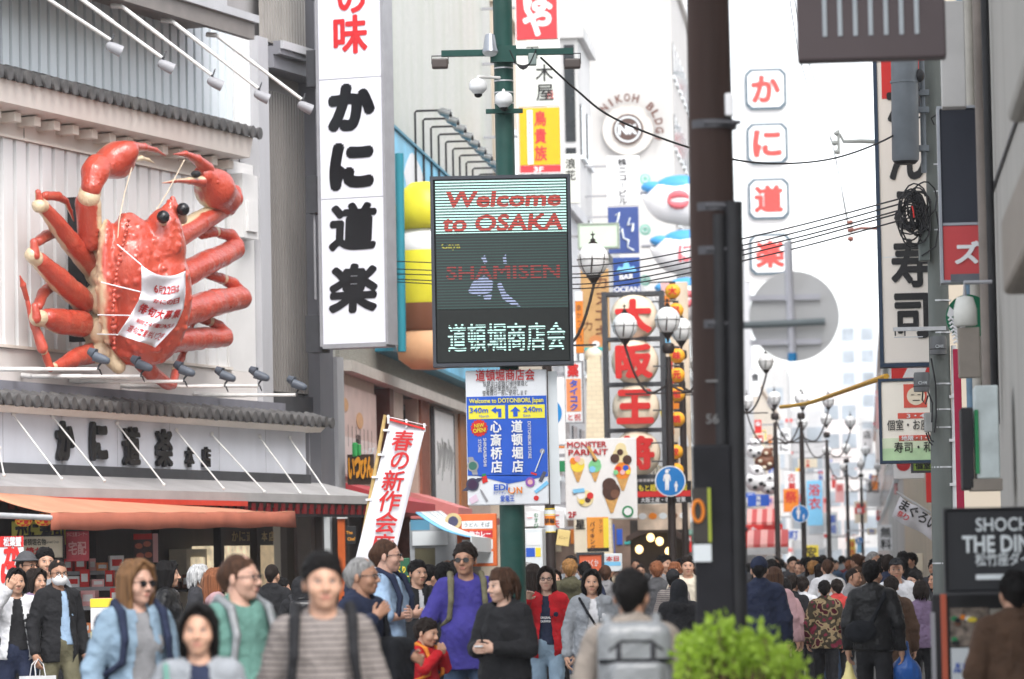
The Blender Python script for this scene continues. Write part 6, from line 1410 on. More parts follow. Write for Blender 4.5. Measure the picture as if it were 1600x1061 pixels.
# ================================================================== right edge: building, hanging signs, stand
rg = empty('concrete_building', R.w(2.0, 0, 0), R.rz, 'beige concrete building at the right edge with pipes and stepped sign boxes', 'building')
beige = mat('beige_concrete', (.36,.345,.32), .8, .08, 1.5, .15, 40, dirt=.3, dirtcol=(.2,.18,.16), stretch=(1,1,.3))
def rs(px, off=0, py=500): return R.hit(px, py, off)[0]-2.0
s15, s16 = rs(1530), rs(1556)
m = MB(); m.box(s16, 24, 0, 6, 0, 14); m.build('wall', beige, rg)
m = MB(); m.box(s16-.02, 24, -.02, 0, at(1570,238,26).z, at(1570,238,26).z+.03); m.build('joint_line', dark_metal, rg)
m = MB(); m.box(s15-3, s16, .25, 6, 0, 14); m.build('recess_wall', mat('recess_beige', (.30,.28,.25), .8, .1, 2, .1), rg)
for px, w, c_ in ((1512,.05,mat('blue_edge', (.12,.20,.28), .4, .2, 6)),(1522,.05,mat('pipe_beige', (.42,.40,.36), .6)),(1540,.06,mat('pipe_brown', (.20,.17,.15), .6)),(1549,.035,black_matte)):
    p = R.hit(px, 400, .05); m = MB(); m.tube([(p[0]-2,-.05,2.6),(p[0]-2,-.05,12)], w*.9, 10); m.build('down_pipe', c_, rg)
zq = at(1590, 300, 24)
m = MB(); a = R.hit(1572, 640, .3)[0]-2; m.bbox(a, a+9, -.3, .0, 2.95, 3.35, .03); m.build('wall_ledge', mat('ledge_brown', (.24,.21,.18), .7, .1), rg)
m = MB(); a = R.hit(1560, 300, .35)[0]-2; m.bbox(a, a+8, -.30, 0, 3.7, 4.35, .04); m.build('balcony_box', beige, rg)
bx = Board('edge_box_sign', 'dark box sign with pale blue-green print edge on the beige building', 'sign', 1503, 640, 1562, 766, 26, face=None)
m = MB(); a, b = bx.U(1503, 764), bx.U(1522, 636); m.bbox(a[0], b[0], 0, .5, a[1], b[1], .01); bx.part('dark_side', m, black_matte); a, b = bx.U(1523, 748), bx.U(1562, 602)
m = MB(); m.bbox(a[0]+.01, b[0], .02, .5, a[1], b[1], .01); bx.part('pale_face', m, mat('pale_bluegreen', (.52,.58,.58), .5, .2, 5)); bx.rect('green_print', 1524, 640, 1530, 740, c_grn, .008); m = MB(); a, b = bx.U(1516,766), bx.U(1565,748); m.box(a[0], b[0], .0, .5, a[1], b[1]); bx.part('bottom_tray', m, mat('ledge_brown', 0))
hs_ = Board('louvred_hanging_sign', 'brown hanging board with seven pale slots, cut by the top of the photo', 'sign', 1244, -60, 1477, 93, 21, dep=.16, face=None)
m = MB(); a, b = hs_.U(1244, 93), hs_.U(1477, -60); m.bbox(a[0], b[0], 0, .16, a[1], b[1], .012); hs_.part('board', m, mat('mauve_brown', (.095,.072,.075), .5, .05, 2))
for i in range(7): m = MB(); x = 1288+i*24.0; a, b = hs_.U(x-3.6, 56), hs_.U(x+3.6, -60); m.bbox(a[0], b[0], -.008, .0, a[1], b[1], .006); hs_.part('pale_slot', m, mat('slot_pale', (.42,.46,.49), .5, .05))
m = MB(); a, b = hs_.U(1477, -20), hs_.U(1600, -30); m.box(a[0], b[0], .04, .1, a[1]-.03, a[1]+.03); hs_.part('bracket', m, grey_metal)
ns = Board('navy_panel_sign', 'navy blank panel above a red panel with white character, grey frame, right edge', 'sign', 1471, 168, 1545, 438, 30, face=col('navyblk', (.022,.026,.04)), dep=.25, fw=.02, frame=mat('frame_silver', (.34,.36,.40), .4))
ns.rect('red_panel', 1472, 353, 1545, 438, col('panelred', (.55,.06,.065))); ns.rect('bar', 1472, 348, 1545, 352, mat('frame_silver', 0), -.01, .008); ns.rows([('ズ', 1509, 397, 27, 40, .04)], c_white, y=-.014); ns.rect('grey_foot', 1482, 429, 1545, 441, mat('foot_grey', (.12,.13,.15), .5), -.03, .025)
gs = Board('green_round_sign', 'green roundel with white wavy scales half hidden by the beige wall', 'sign', 1478, 455, 1545, 535, 31); gs.disc('disc', 1513, 495, 35, col('deepgreen', (.0,.13,.06)), 0, .1, n=40)
m = MB()
for i in range(7): a, b = gs.U(1482+i*1.2, 500+i*6); m.tube([(a+.02*t, -.01, b+.018*math.sin(t*1.5)) for t in range(7)], .011, 6)
m.prism([gs.U(*p) for p in ((1484,478),(1490,484),(1496,482),(1492,492),(1484,496),(1480,492))][::-1], -.012, -.003); gs.part('white_scales', m, c_white)
gl = empty('wall_lamp', at(1508, 484, 28), -TH, 'round white wall lamp in front of the green roundel', 'lamp'); m = MB(); m.lathe([(.02,.10),(.06,.09),(.075,.04),(.085,.0),(.085,-.11),(.07,-.12)], (0,0,0), 18); m.build('shade', mat('lamp_cream', (.60,.60,.56), .4), gl); m = MB(); m.tube([(0,0,.1),(.0,0,.2),(.2,.0,.2)], .014, 8); m.build('stem', grey_metal, gl); m = MB(); m.bbox(-.06,.1,-.05,.05,-.5,-.13,.01); m.build('back_plate', mat('ledge_brown', 0), gl)
fl2 = Board('crimson_banner', 'narrow crimson vertical banner strip right of the utility pole', 'banner', 1492, 545, 1504, 800, 38, face=col('crimson', (.42,.015,.06)), dep=.02)
lw = Board('pale_wall_sign', 'pale tilted sign board high between the brown hanging board and beige wall', 'sign', 1470, 0, 1508, 168, 29, dep=.2, face=mat('lw_grey', (.46,.45,.44), .5, .1, 3))
# black restaurant stand sign
sh = Board('black_stand_sign', 'black signboard with white capital lettering, right edge in front of the beige wall', 'sign', 1478, 795, 1640, 924, 20, face=mat('slate_black', (.016,.017,.021), .5, .1), dep=.10, fw=.008, frame=mat('frame_dk', (.03,.03,.035), .4))
m = MB(); a, b = sh.U(1526, 819); line(m, 'SHOCHIKU', a, b, 21*sh.k, -.012, .012, 122*sh.k, anchor='l'); a, b = sh.U(1504, 849); line(m, 'THE DINING', a, b, 26*sh.k, -.012, .03, 155*sh.k, anchor='l'); a, b = sh.U(1524, 874); line(m, '松竹座ダイニング', a, b, 16*sh.k, -.012, .012, 138*sh.k, anchor='l'); a, b = sh.U(1524, 901); m.box(a, a+58*sh.k, -.014, -.010, b-4*sh.k, b+4*sh.k); sh.part('lettering', m, c_paper)
st = Board('menu_stand', 'black menu stand with orange edge and food photos under the black signboard', 'menu stand', 1460, 928, 1640, 1250, 20.4, face=black_matte, dep=.12); st.rect('orange_edge', 1474, 928, 1483, 1250, mat('edge_orange', (.48,.10,.05), .5), -.03, .028); st.rect('silver_edge', 1458, 956, 1465, 1250, grey_metal, -.012, .01)
st.rect('food_photo', 1488, 950, 1548, 1010, mat('food_photo', (.20,.16,.13), .5, .8, 25), -.008); st.rect('white_card', 1488, 1012, 1548, 1090, c_paper, -.008); st.rect('photo_rim', 1550, 952, 1620, 1090, mat('photo_pale', (.40,.37,.32), .5, .4, 12), -.008)
for i in range(9): st.disc('dish', 1494+rp.uniform(0,48), 956+rp.uniform(4,50), rp.uniform(4,8), rp.choice([c_org,c_white,c_brown,c_yel,c_grn,c_red,c_blk]), -.012-.002*i, .003, ry=4)
st.rows([('丼 780',1506,1040,8,24,.02),('PF',1498,1048,6,12,.02)], c_blue)

# ================================================================== crab shop goods and notices
def kboard(name, label, cat, x0, y0, x1, y1, Y, face, **kw): return Board(name, label, cat, x0, y0, x1, y1, Y, 0.0, face=face, **kw)
y1_ = kboard('yellow_shop_sign', 'yellow sign with fat black brush characters under the awning end', 'sign', 18, 814, 102, 852, 49.5, col('citron', (.60,.56,.10)), dep=.05); y1_.rows([('かに寿司', 62, 830, 22, 76, .05)], c_blk)
y2_ = kboard('cream_shop_sign', 'cream sign with small black and red writing below the yellow sign', 'sign', 36, 838, 98, 872, 49.2, c_cream, dep=.05, fw=.02, frame=dark_wood); y2_.rows([('道頓堀名物',54,847,8,36,.01),('Steamed Crab',80,847,4,24)], c_blk); y2_.rows([('焼かに',60,861,9,40,.04)], c_red)
y3_ = kboard('red_poster', 'red and white poster hanging under the awning beside the yellow sign', 'poster', 103, 830, 139, 877, 49.4, mat('poster_red', (.50,.06,.08), .5, .15, 8), dep=.03); y3_.rows([('かに土産コーナー',121,835,5,32,.01),('宅配',121,857,16,28,.02)], c_pink)
y4_ = kboard('food_poster', 'dark food poster with red frame hanging inside the crab shop', 'poster', 209, 834, 247, 879, 53, mat('poster_dark', (.09,.05,.05), .5, .3, 8), dep=.03); y4_.rect('red_top', 209, 834, 238, 843, c_red); y4_.rect('white_side', 239, 834, 247, 879, c_pink)
for i, (x, y) in enumerate(((217,853),(230,850),(219,868),(232,867))): y4_.disc('crab_dish', x, y, 6, col('crabdish', (.60,.16,.10)), -.01-.002*i, ry=4.5)
fk = kboard('crab_flag', 'white flag with red characters and red top at the left edge', 'banner', -25, 838, 37, 925, 46, c_white, dep=.01); fk.rect('red_top', -25, 838, 37, 855, c_red); fk.rows([('松葉蟹',20,847,11,28,.04)], c_white); fk.rows([('か',19,868,28,26,.07),('に',14,896,24,26,.07)], c_red)
for i, (px, py, l_) in enumerate(((37,813,'left one'),(68,812,'right one'))):
    t = empty('paper_lantern', at(px, py, 47.5), K.rz, 'red and yellow checkered round lantern under the awning, '+l_, 'lantern', 'checkered lanterns under the awning')
    ml = mat('lantern_check', (.70,.05,.03), .6, 0, emit=.05)
    if i == 0:
        N, L, p = nodes_of(ml); tc = N.new('ShaderNodeTexCoord'); ck = N.new('ShaderNodeTexChecker'); ck.inputs['Scale'].default_value = 20; ck.inputs['Color1'].default_value = (.68,.04,.03,1); ck.inputs['Color2'].default_value = (.80,.48,.06,1); L.new(tc.outputs['Object'], ck.inputs[0]); L.new(ck.outputs[0], p.inputs['Base Color']); L.new(ck.outputs[0], p.inputs['Emission Color'])
    m = MB(); m.ball((0,0,0), (.11,.11,.085), 18, 12); m.build('shade', ml, t); m = MB(); m.tube([(0,0,.07),(0,0,.1)], .045, 12); m.tube([(0,0,-.1),(0,0,-.07)], .045, 12); m.build('rim', black_matte, t)
rg2 = random.Random(77)
for j, (py, x0, x1, Y) in enumerate(((918,100,215,50.5),(948,100,200,50.0),(990,100,150,49.5),(920,262,312,56),(893,100,215,51.2))):
    p0 = at(x0, py, Y); w = (x1-x0)*Y/FPX
    sh_ = empty('goods_shelf', (p0.x, Y, 0), 0, ['display shelf of red boxed goods in the crab shop, upper','display shelf of red boxed goods in the crab shop, middle','display shelf of red boxed goods in the crab shop, lowest','display shelf of brown goods behind the grey-haired woman','display shelf of red boxed goods in the crab shop, topmost'][j], 'shelf'); m = MB(); m.box(-.1, w+.1, 0, .5, p0.z-.05, p0.z); m.build('shelf_board', grey_metal if j != 3 else dark_wood, sh_); 
    for xx in (-.1, w+.05): m = MB(); m.box(xx, xx+.05, .2, .3, 0, p0.z-.05); m.build('shelf_leg', dark_metal, sh_)
    x = 0; i = 0
    while x < w-.12:
        bw, bh = rg2.uniform(.09,.2), rg2.uniform(.10,.24); cc = rg2.choice(['red','white','pink','salmon','red']) if j != 3 else 'brown'
        t = empty('gift_box', (p0.x+x+bw/2, Y+.2+rg2.uniform(-.08,.08), p0.z), rg2.uniform(-.3,.3), '%s boxed goods, number %s from the left on the %s shelf' % (cc, ['one','two','three','four','five','six','seven','eight','nine','ten','eleven','twelve'][i % 12], ['upper red-goods','middle red-goods','lowest red-goods','brown-goods','topmost red-goods'][j]), 'box', 'boxed goods on the crab shop shelves')
        m = MB(); m.bbox(-bw/2, bw/2, -.08, .08, 0, bh, .006); m.build('carton', {'red':c_red,'white':c_white,'pink':c_pink,'salmon':col('salmon',0),'brown':c_brown}[cc], t)
        m = MB(); m.box(-bw*.35, bw*.35, -.084, -.081, bh*.3, bh*.75); m.build('label_patch', c_white if cc != 'white' else c_red, t); x += bw+.02; i += 1
ys = empty('crate_stack', (at(158, 930, 40).x, 40, 0), .1, 'white and yellow stacked crates behind the denim jacket', 'crate'); k = 40/FPX
for j in range(4):
    z0 = .02+j*.34; m = MB(); m.bbox(-.11, .12, -.15, .15, z0, z0+.33, .01); o = m.build('crate', c_white, ys); m = MB(); m.box(-.112, .122, -.156, -.15, z0+.24, z0+.33); m.box(-.03,.05,-.156,-.151,z0+.05,z0+.15); m.build('yellow_rim', c_yel, o)
# ================================================================== people
def skin_mat(name, c):
    m_ = mat(name, c, .5, 0, spec=.35); N, L, p = nodes_of(m_)
    a = N.new('ShaderNodeAttribute'); a.attribute_name = 'paint'; s_ = N.new('ShaderNodeSeparateColor'); L.new(a.outputs['Color'], s_.inputs[0])
    nz = N.new('ShaderNodeTexNoise'); nz.inputs['Scale'].default_value = 14
    b0 = N.new('ShaderNodeMix'); b0.data_type = 'RGBA'; b0.inputs[6].default_value = (c[0]*.92,c[1]*.85,c[2]*.82,1); b0.inputs[7].default_value = (c[0]*1.06,c[1]*1.08,c[2]*1.1,1); L.new(nz.outputs['Fac'], b0.inputs['Factor'])
    src = b0.outputs[2]
    for i, cc in ((0,(.42,.12,.10)),(2,(.62,.58,.55)),(1,(.03,.02,.018))):
        mx = N.new('ShaderNodeMix'); mx.data_type = 'RGBA'; L.new(s_.outputs[i], mx.inputs['Factor']); L.new(src, mx.inputs[6]); mx.inputs[7].default_value = (*cc,1); src = mx.outputs[2]
    L.new(src, p.inputs['Base Color']); p.inputs['Subsurface Weight'].default_value = .08; p.inputs['Subsurface Radius'].default_value = (.01,.004,.002)
    return m_
SK = {'a': skin_mat('skin_light', (.49,.29,.20)), 'b': skin_mat('skin_tan', (.39,.215,.14)), 'c': skin_mat('skin_fair', (.54,.33,.25)), 'd': skin_mat('skin_pale', (.57,.37,.28))}
def fabric(name, c, c2=None, kind='plain', k=1.0, rough=.85):
    if 'cloth_'+name in _mats: return _mats['cloth_'+name]
    m_ = mat('cloth_'+name, c, rough, .16, 9, .6, 24, spec=.2); N, L, p = nodes_of(m_)
    if kind != 'plain':
        tc = N.new('ShaderNodeTexCoord'); sp_ = N.new('ShaderNodeSeparateXYZ'); L.new(tc.outputs['Object'], sp_.inputs[0])
        mx = N.new('ShaderNodeMix'); mx.data_type = 'RGBA'; mx.inputs[6].default_value = (*c,1); mx.inputs[7].default_value = (*c2,1)
        if kind == 'stripe':
            ml = N.new('ShaderNodeMath'); ml.operation = 'MULTIPLY'; L.new(sp_.outputs[2], ml.inputs[0]); ml.inputs[1].default_value = k
            nz = N.new('ShaderNodeTexNoise'); nz.inputs['Scale'].default_value = 3; L.new(tc.outputs['Object'], nz.inputs['Vector'])
            ad = N.new('ShaderNodeMath'); ad.operation = 'ADD'; L.new(ml.outputs[0], ad.inputs[0]); L.new(nz.outputs['Fac'], ad.inputs[1])
            fr = N.new('ShaderNodeMath'); fr.operation = 'FRACT'; L.new(ad.outputs[0], fr.inputs[0]); lt = N.new('ShaderNodeMath'); lt.operation = 'LESS_THAN'; L.new(fr.outputs[0], lt.inputs[0]); lt.inputs[1].default_value = .3; L.new(lt.outputs[0], mx.inputs['Factor'])
        else:
            nz = N.new('ShaderNodeTexNoise'); nz.inputs['Scale'].default_value = k; nz.inputs['Detail'].default_value = 1.5; L.new(tc.outputs['Object'], nz.inputs['Vector'])
            rp = N.new('ShaderNodeValToRGB'); rp.color_ramp.interpolation = 'CONSTANT'; e = rp.color_ramp.elements; e[0].color = (*c,1); e[1].position = .5; e[1].color = (*c2,1); e[1].position = .52; q = e.new(.62); q.color = (c[0]*.4,c[1]*.4,c[2]*.4,1); q = e.new(.38); q.color = (.045,.035,.022,1)
            L.new(nz.outputs['Fac'], rp.inputs[0])
            L.new(rp.outputs[0], p.inputs['Base Color']); return m_
        L.new(mx.outputs[2], p.inputs['Base Color'])
    return m_
FB = dict(black=fabric('black', (.016,.016,.018)), ink=fabric('ink', (.010,.011,.014)), navy=fabric('navy', (.018,.024,.05)), grey=fabric('grey', (.22,.22,.23)), dgrey=fabric('dgrey', (.07,.07,.075)), lgrey=fabric('lgrey', (.235,.25,.27)), white=fabric('white', (.60,.60,.62)),
    red=fabric('red', (.40,.010,.016)), coral=fabric('coral', (.46,.05,.045)), blue=fabric('blue', (.045,.038,.215)), sky=fabric('sky', (.30,.42,.58)), denim=fabric('denim', (.20,.28,.36)), jeans=fabric('jeans', (.045,.075,.13)), olive=fabric('olive', (.075,.07,.04)), khaki=fabric('khaki', (.13,.12,.075)),
    beige=fabric('beige', (.48,.40,.29)), brown=fabric('brown', (.075,.042,.026)), pink=fabric('pink', (.42,.26,.27)), mint=fabric('mint', (.115,.235,.20)), purple=fabric('purple', (.20,.14,.225)), leather=fabric('leather', (.012,.012,.013), rough=.35), cream=fabric('cream', (.58,.52,.42)),
    stripe=fabric('stripe', (.235,.205,.19), (.075,.068,.07), 'stripe', 38), camo=fabric('camo', (.15,.018,.035), (.27,.20,.11), 'camo', 9), maroon=fabric('maroon', (.14,.015,.02)), stone=fabric('stone', (.25,.215,.185)), orange=fabric('orange', (.60,.20,.03)), teal=fabric('teal', (.03,.22,.26)), wine=fabric('wine', (.22,.03,.06)), charcoal=fabric('charcoal', (.035,.035,.04)))
def hairm(name, c): 
    m_ = mat('hair_'+name, c, .6, .5, 70, .55, 120, spec=.12, stretch=(1,1,.05)); return m_
HR = dict(black=hairm('black', (.0055,.0045,.0045)), dark=hairm('dark', (.014,.009,.007)), brown=hairm('brown', (.055,.027,.016)), light=hairm('light', (.15,.078,.036)), ginger=hairm('ginger', (.20,.075,.035)), grey=hairm('grey', (.24,.235,.23)), silver=hairm('silver', (.42,.42,.42)), blond=hairm('blond', (.26,.13,.045)))

def V3(*a): return np.array(a, float)
POSE = {   # (left elbow, left wrist, left thumb dir), (right ...), leg stride; person faces -Y, own left is +X
 'stand': ((.235,.03,1.11),(.245,-.05,.87),(0,-1,0)), 'out': ((.285,.0,1.12),(.315,-.12,.89),(0,-1,0)), 'relax': ((.242,.05,1.11),(.255,-.01,.86),(0,-1,0)), 'back': ((.23,.14,1.13),(.24,.17,.90),(0,-1,0)), 'fwd': ((.23,-.03,1.11),(.22,-.20,.93),(0,-1,0)),
 'phone': ((.225,-.03,1.11),(.08,-.25,1.12),(0,0,1)), 'cross': ((.235,-.07,1.12),(-.04,-.185,1.14),(0,0,1)), 'point': ((.27,-.18,1.24),(.10,-.30,1.50),(0,-.3,1)), 'strap': ((.27,-.02,1.13),(.135,-.165,1.30),(0,0,1)),
 'pocket': ((.27,.05,1.12),(.215,-.06,.91),(0,-1,0)), 'face': ((.21,-.12,1.20),(.05,-.20,1.36),(0,0,1)), 'up': ((.25,-.10,1.22),(.17,-.22,1.38),(-1,0,0)), 'hold': ((.25,0,1.12),(.20,-.24,1.05),(0,0,1))}
def armpts(p, side):
    e, w, t = POSE[p]; f = np.array([side,1,1]); return V3(.160*side,.012,1.368), np.array(e)*f, np.array(w)*f, np.array(t, float)*f
def legpts(st, side):
    fy = -st*side*.5
    return V3(.085*side,.0,.90), V3(.095*side,fy*.55-.02,.48), V3(.095*side,fy+.02,.09)
_cache = {}
def hand_sdf(sd, e, w, th, curl=.5, k=.006):
    d = (w-e)/np.linalg.norm(w-e); x = th-d*(th@d); x = x/max(np.linalg.norm(x), 1e-6); n = np.cross(d, x)
    if n@(V3(0,-.02,1.05)-w) < 0: n = -n
    sd.cap(w-d*.01, w+d*.03, .026, .030, .02)
    for o in (-.02, 0, .02): sd.cap(w+d*.02+x*o*.7, w+d*.085+x*o, .015, .0145, .014)
    for o, L_, r in ((.031,.072,.0088),(.0105,.080,.0092),(-.0105,.074,.0088),(-.030,.058,.0078)):
        b = w+d*.085+x*o; a1 = .25+curl*.5; a2 = a1+curl*.9
        m1 = b+(d*math.cos(a1)+n*math.sin(a1))*L_*.5; m2 = m1+(d*math.cos(a2)+n*math.sin(a2))*L_*.5
        sd.cap(b, m1, r, r*.95, k); sd.cap(m1, m2, r*.95, r*.8, k)
    b = w+d*.025+x*.026; m1 = b+(x*.6+d*.7+n*.25)*.042; m2 = m1+(x*.2+d*.85+n*.4)*.032
    sd.cap(b, m1, .0125, .0105, k); sd.cap(m1, m2, .0105, .0085, k)
def head_tf(hs, yaw, pitch):
    R_ = Matrix.Rotation(yaw, 3, 'Z') @ Matrix.Rotation(pitch, 3, 'X'); R_ = np.array(R_); c = V3(0,.015,1.475)
    return lambda co: (co-c)@R_.T*hs + c + V3(0,0,0)
def body_mesh(lp, rp_, st, hs, yaw, pitch, fem, curl):
    key = ('body', lp, rp_, st, hs, yaw, pitch, fem, curl)
    if key in _cache: return _cache[key]
    kj = .88 if fem else 1.0
    s = SDF(.0062)
    s.ell((0,.014,1.605), (.074,.094,.090), .02); s.ell((0,-.018,1.560), (.064,.074,.088), .03); s.ell((0,-.035,1.500), (.050*kj,.048,.046), .03); s.ell((0,-.066,1.478), (.022*kj,.020,.018), .022)
    for x in (-1, 1): s.ell((.040*x,-.062,1.540), (.026,.026,.026), .025)
    s.ell((-.030,-.100,1.573), (.017,.014,.010), .016, None, True); s.ell((.030,-.100,1.573), (.017,.014,.010), .016, None, True)
    s.cap((-.036,-.084,1.592), (.036,-.084,1.592), .009, .009, .014)
    for x in (-1, 1): s.ell((.030*x,-.081,1.572), (.0135,.0125,.0105), .004)
    s.cap((0,-.090,1.580), (0,-.113,1.541), .008, .0125, .012); s.ell((.012,-.098,1.536), (.010,.010,.008), .008); s.ell((-.012,-.098,1.536), (.010,.010,.008), .008)
    s.cap((-.019,-.090,1.512), (.019,-.090,1.512), .0065, .0065, .006); s.cap((-.015,-.089,1.502), (.015,-.089,1.502), .007, .007, .006)
    for x in (-1, 1): s.ell((.076*x,.012,1.560), (.009,.020,.030), .008, (0,0,.35*x))
    co, q = s.verts()
    pt = np.zeros((len(co), 3)); x, y, z = co.T; ax = np.abs(x); fr = y < -.055
    pt[:, 0] = np.clip(1.15-np.sqrt((ax/.021)**2+((z-1.507)/.0105)**2), 0, 1)*3*fr; pt[:, 0] = np.clip(pt[:, 0], 0, .5)
    pt[:, 1] = np.clip((1-np.sqrt(((ax-.033)/.022)**2+((z-1.5985-(.033-ax)*.12)/.0052)**2))*2, 0, .62)*fr
    ir = np.clip((1-np.sqrt(((ax-.030)/.0075)**2+((z-1.572)/.0070)**2))*3, 0, .95)*fr; lid = np.clip((1-np.sqrt(((ax-.030)/.0165)**2+((z-1.5800)/.0042)**2))*3, 0, 1)*fr
    pt[:, 1] = np.maximum(pt[:, 1], np.maximum(ir, lid)); pt[:, 2] = np.clip((1-np.sqrt(((ax-.030)/.014)**2+((z-1.572)/.0078)**2))*3, 0, .45)*fr
    co = head_tf(hs, yaw, pitch)(co); parts = [(co, q)]; P_ = [pt]
    s = SDF(.011); s.cap((0,.018,1.52), (0,.024,1.38), .054*(.9 if fem else 1), .062, .02); s.cap((-.12,.02,1.375), (.12,.02,1.375), .05, .05, .04)
    s.ell((0,.0,1.22), (.135,.085,.19), .05); s.ell((0,0,1.0), (.12,.08,.15), .05); s.ell((0,0,.90), (.14,.09,.10), .05)
    for sd_, pz in ((1, lp), (-1, rp_)):
        a, e, w, t = armpts(pz, sd_); s.cap(a, e, .044, .037, .03); s.cap(e, w, .036, .024, .015)
        a, kn, an = legpts(st, sd_); s.cap(a, kn, .072, .047, .02); s.cap(kn, an, .046, .034, .02)
    c2, q2 = s.verts(); parts.append((c2, q2)); P_.append(np.zeros((len(c2), 3)))
    for sd_, pz in ((1, lp), (-1, rp_)):
        a, e, w, t = armpts(pz, sd_); s = SDF(.0052); hand_sdf(s, e, w, t, curl); c3, q3 = s.verts(); parts.append((c3, q3)); P_.append(np.zeros((len(c3), 3)))
    co, q = merge(parts); _cache[key] = npmesh('body', co, q, True, np.concatenate(P_)); return _cache[key]
def vary(co, amp, seed):
    co = wobble(co, amp*.8, 7.0, seed, (1,1,.75)); c = co.mean(0); c[2] = 0
    for f, k, a in ((11.0, 1.0, .9), (23.0, .45, -.7)):              # creases: sharp valleys running slantwise
        d = np.array([.22-abs(noise.noise(Vector((p[0]+p[2]*a, p[1]+.3*p[0], p[2]*.55-p[0]*a*.4))*f+Vector((seed,0,seed)))) for p in co]); d = np.maximum(d, -.22)
        r = co.copy(); r[:, 2] = 0; r = r-c; r /= np.maximum(np.linalg.norm(r, axis=1), 1e-3)[:, None]; co = co + r*(d*amp*1.5*k)[:, None]
    return co
def top_mesh(lp, rp_, t=.012, sleeve=1.0, hem=.86, opn=0.0, hood=False, collar=0.0, loose=0.0, fem=False, nosl=False, belly=0.0, h=.011, fur=False):
    key = ('top', lp, rp_, t, sleeve, hem, opn, hood, collar, loose, fem, nosl, belly, fur)
    if key in _cache: return _cache[key]
    s = SDF(h); sw = .93 if fem else 1.0
    s.cap((-.120*sw,.018,1.368), (.120*sw,.018,1.368), .056+t, .056+t, .05); s.cap((0,.02,1.37),(0,.022,1.425),.085+t,.062+t,.04)
    s.ell((0,.004,1.235), ((.158*sw+t*.8), .104+t*.8, .19), .06)
    if fem: s.ell((.07,-.075,1.235), (.06,.05,.06), .05); s.ell((-.07,-.075,1.235), (.06,.05,.06), .05)
    s.ell((0,0,1.03), ((.148*sw+t+loose), .100+t+loose*.8, .18), .07); s.ell((0,-.0,.90), ((.158+t+loose), .108+t+loose*.8, .14), .06)
    if belly: s.ell((0,-.05,1.06), (.15,.10+belly,.16), .08)
    if hem < .80:
        s.cap((0,0,.9), (0,0,hem-.1), .14+t+loose, .165+t+loose*1.6, .05, .72)
    for sd_, pz in (((1, lp), (-1, rp_)) if not nosl else ()):
        a, e, w, th = armpts(pz, sd_); a = a*np.array([sw,1,1])
        if sleeve >= .99: s.cap(a, e, .050+t*.9, .044+t*.8, .028); s.cap(e, e+(w-e)*.94, .043+t*.8, .032+t*.8, .02)
        elif sleeve >= .5: s.cap(a, e, .050+t*.9, .044+t*.8, .028); s.cap(e, e+(w-e)*(sleeve-.5)*2, .045+t, .040+t, .02)
        else: s.cap(a, a+(e-a)*sleeve*2, .058+t, .054+t, .045)
    if hood: s.ell((0,.115,1.395), (.105,.06,.075), .03); s.cap((-.07,-.02,1.40), (.07,-.02,1.40), .03, .03, .04)
    if collar: s.cap((-.05,-.055,1.40),(-.085,.03,1.44),.022,.028,.02); s.cap((.05,-.055,1.40),(.085,.03,1.44),.022,.028,.02); s.cap((-.07,.07,1.44),(.07,.07,1.44),.028,.028,.02)
    s.cut((0,0,-1), -hem)
    s.ell((0,-.025,1.47), (.066,.070,.065), .012, None, True)
    co, q = s.verts(); co = vary(co, .003 if nosl else (.010 if t < .02 else .013), 3.0+t*100)
    if opn:
        c = co[q].mean(1); w_ = opn*(.45+.9*np.clip((1.42-c[:, 2])/.5, 0, 1)); q = q[~((np.abs(c[:, 0]) < w_) & (c[:, 1] < -.02) & (c[:, 2] < 1.45))]
    _cache[key] = npmesh('top', co, q); return _cache[key]
def pants_mesh(st, t=.012, skirt=False):
    key = ('pants', st, t, skirt)
    if key in _cache: return _cache[key]
    s = SDF(.013); s.ell((0,0,.93), (.150+t,.105+t,.11), .04); s.cap((0,0,1.0),(0,0,.9),.13,.14,.04,.75)
    if skirt: s.cap((0,0,.9), (0,0,.5), .15, .20, .05, .8); s.cut((0,0,-1), -.52)
    else:
        for sd_ in (1, -1): a, kn, an = legpts(st, sd_); s.cap(a, kn, .082+t, .056+t, .035); s.cap(kn, an, .055+t, .045+t, .02)
        s.cut((0,0,-1), -.06)
    co, q = s.verts(); co = vary(co, .012, 11.0); _cache[key] = npmesh('trousers', co, q); return _cache[key]
def shoe_mesh(st, side):
    key = ('shoe', st, side)
    if key in _cache: return _cache[key]
    a, kn, an = legpts(st, side); s = SDF(.009); x, y = an[0], an[1]
    s.cap((x,y+.02,.045), (x,y-.13,.035), .042, .034, .03); s.cap((x,y+.01,.09),(x,y,.05),.042,.045,.02); s.cut((0,0,-1), 0.0)
    co, q = s.verts(); _cache[key] = npmesh('shoe', co, q); return _cache[key]
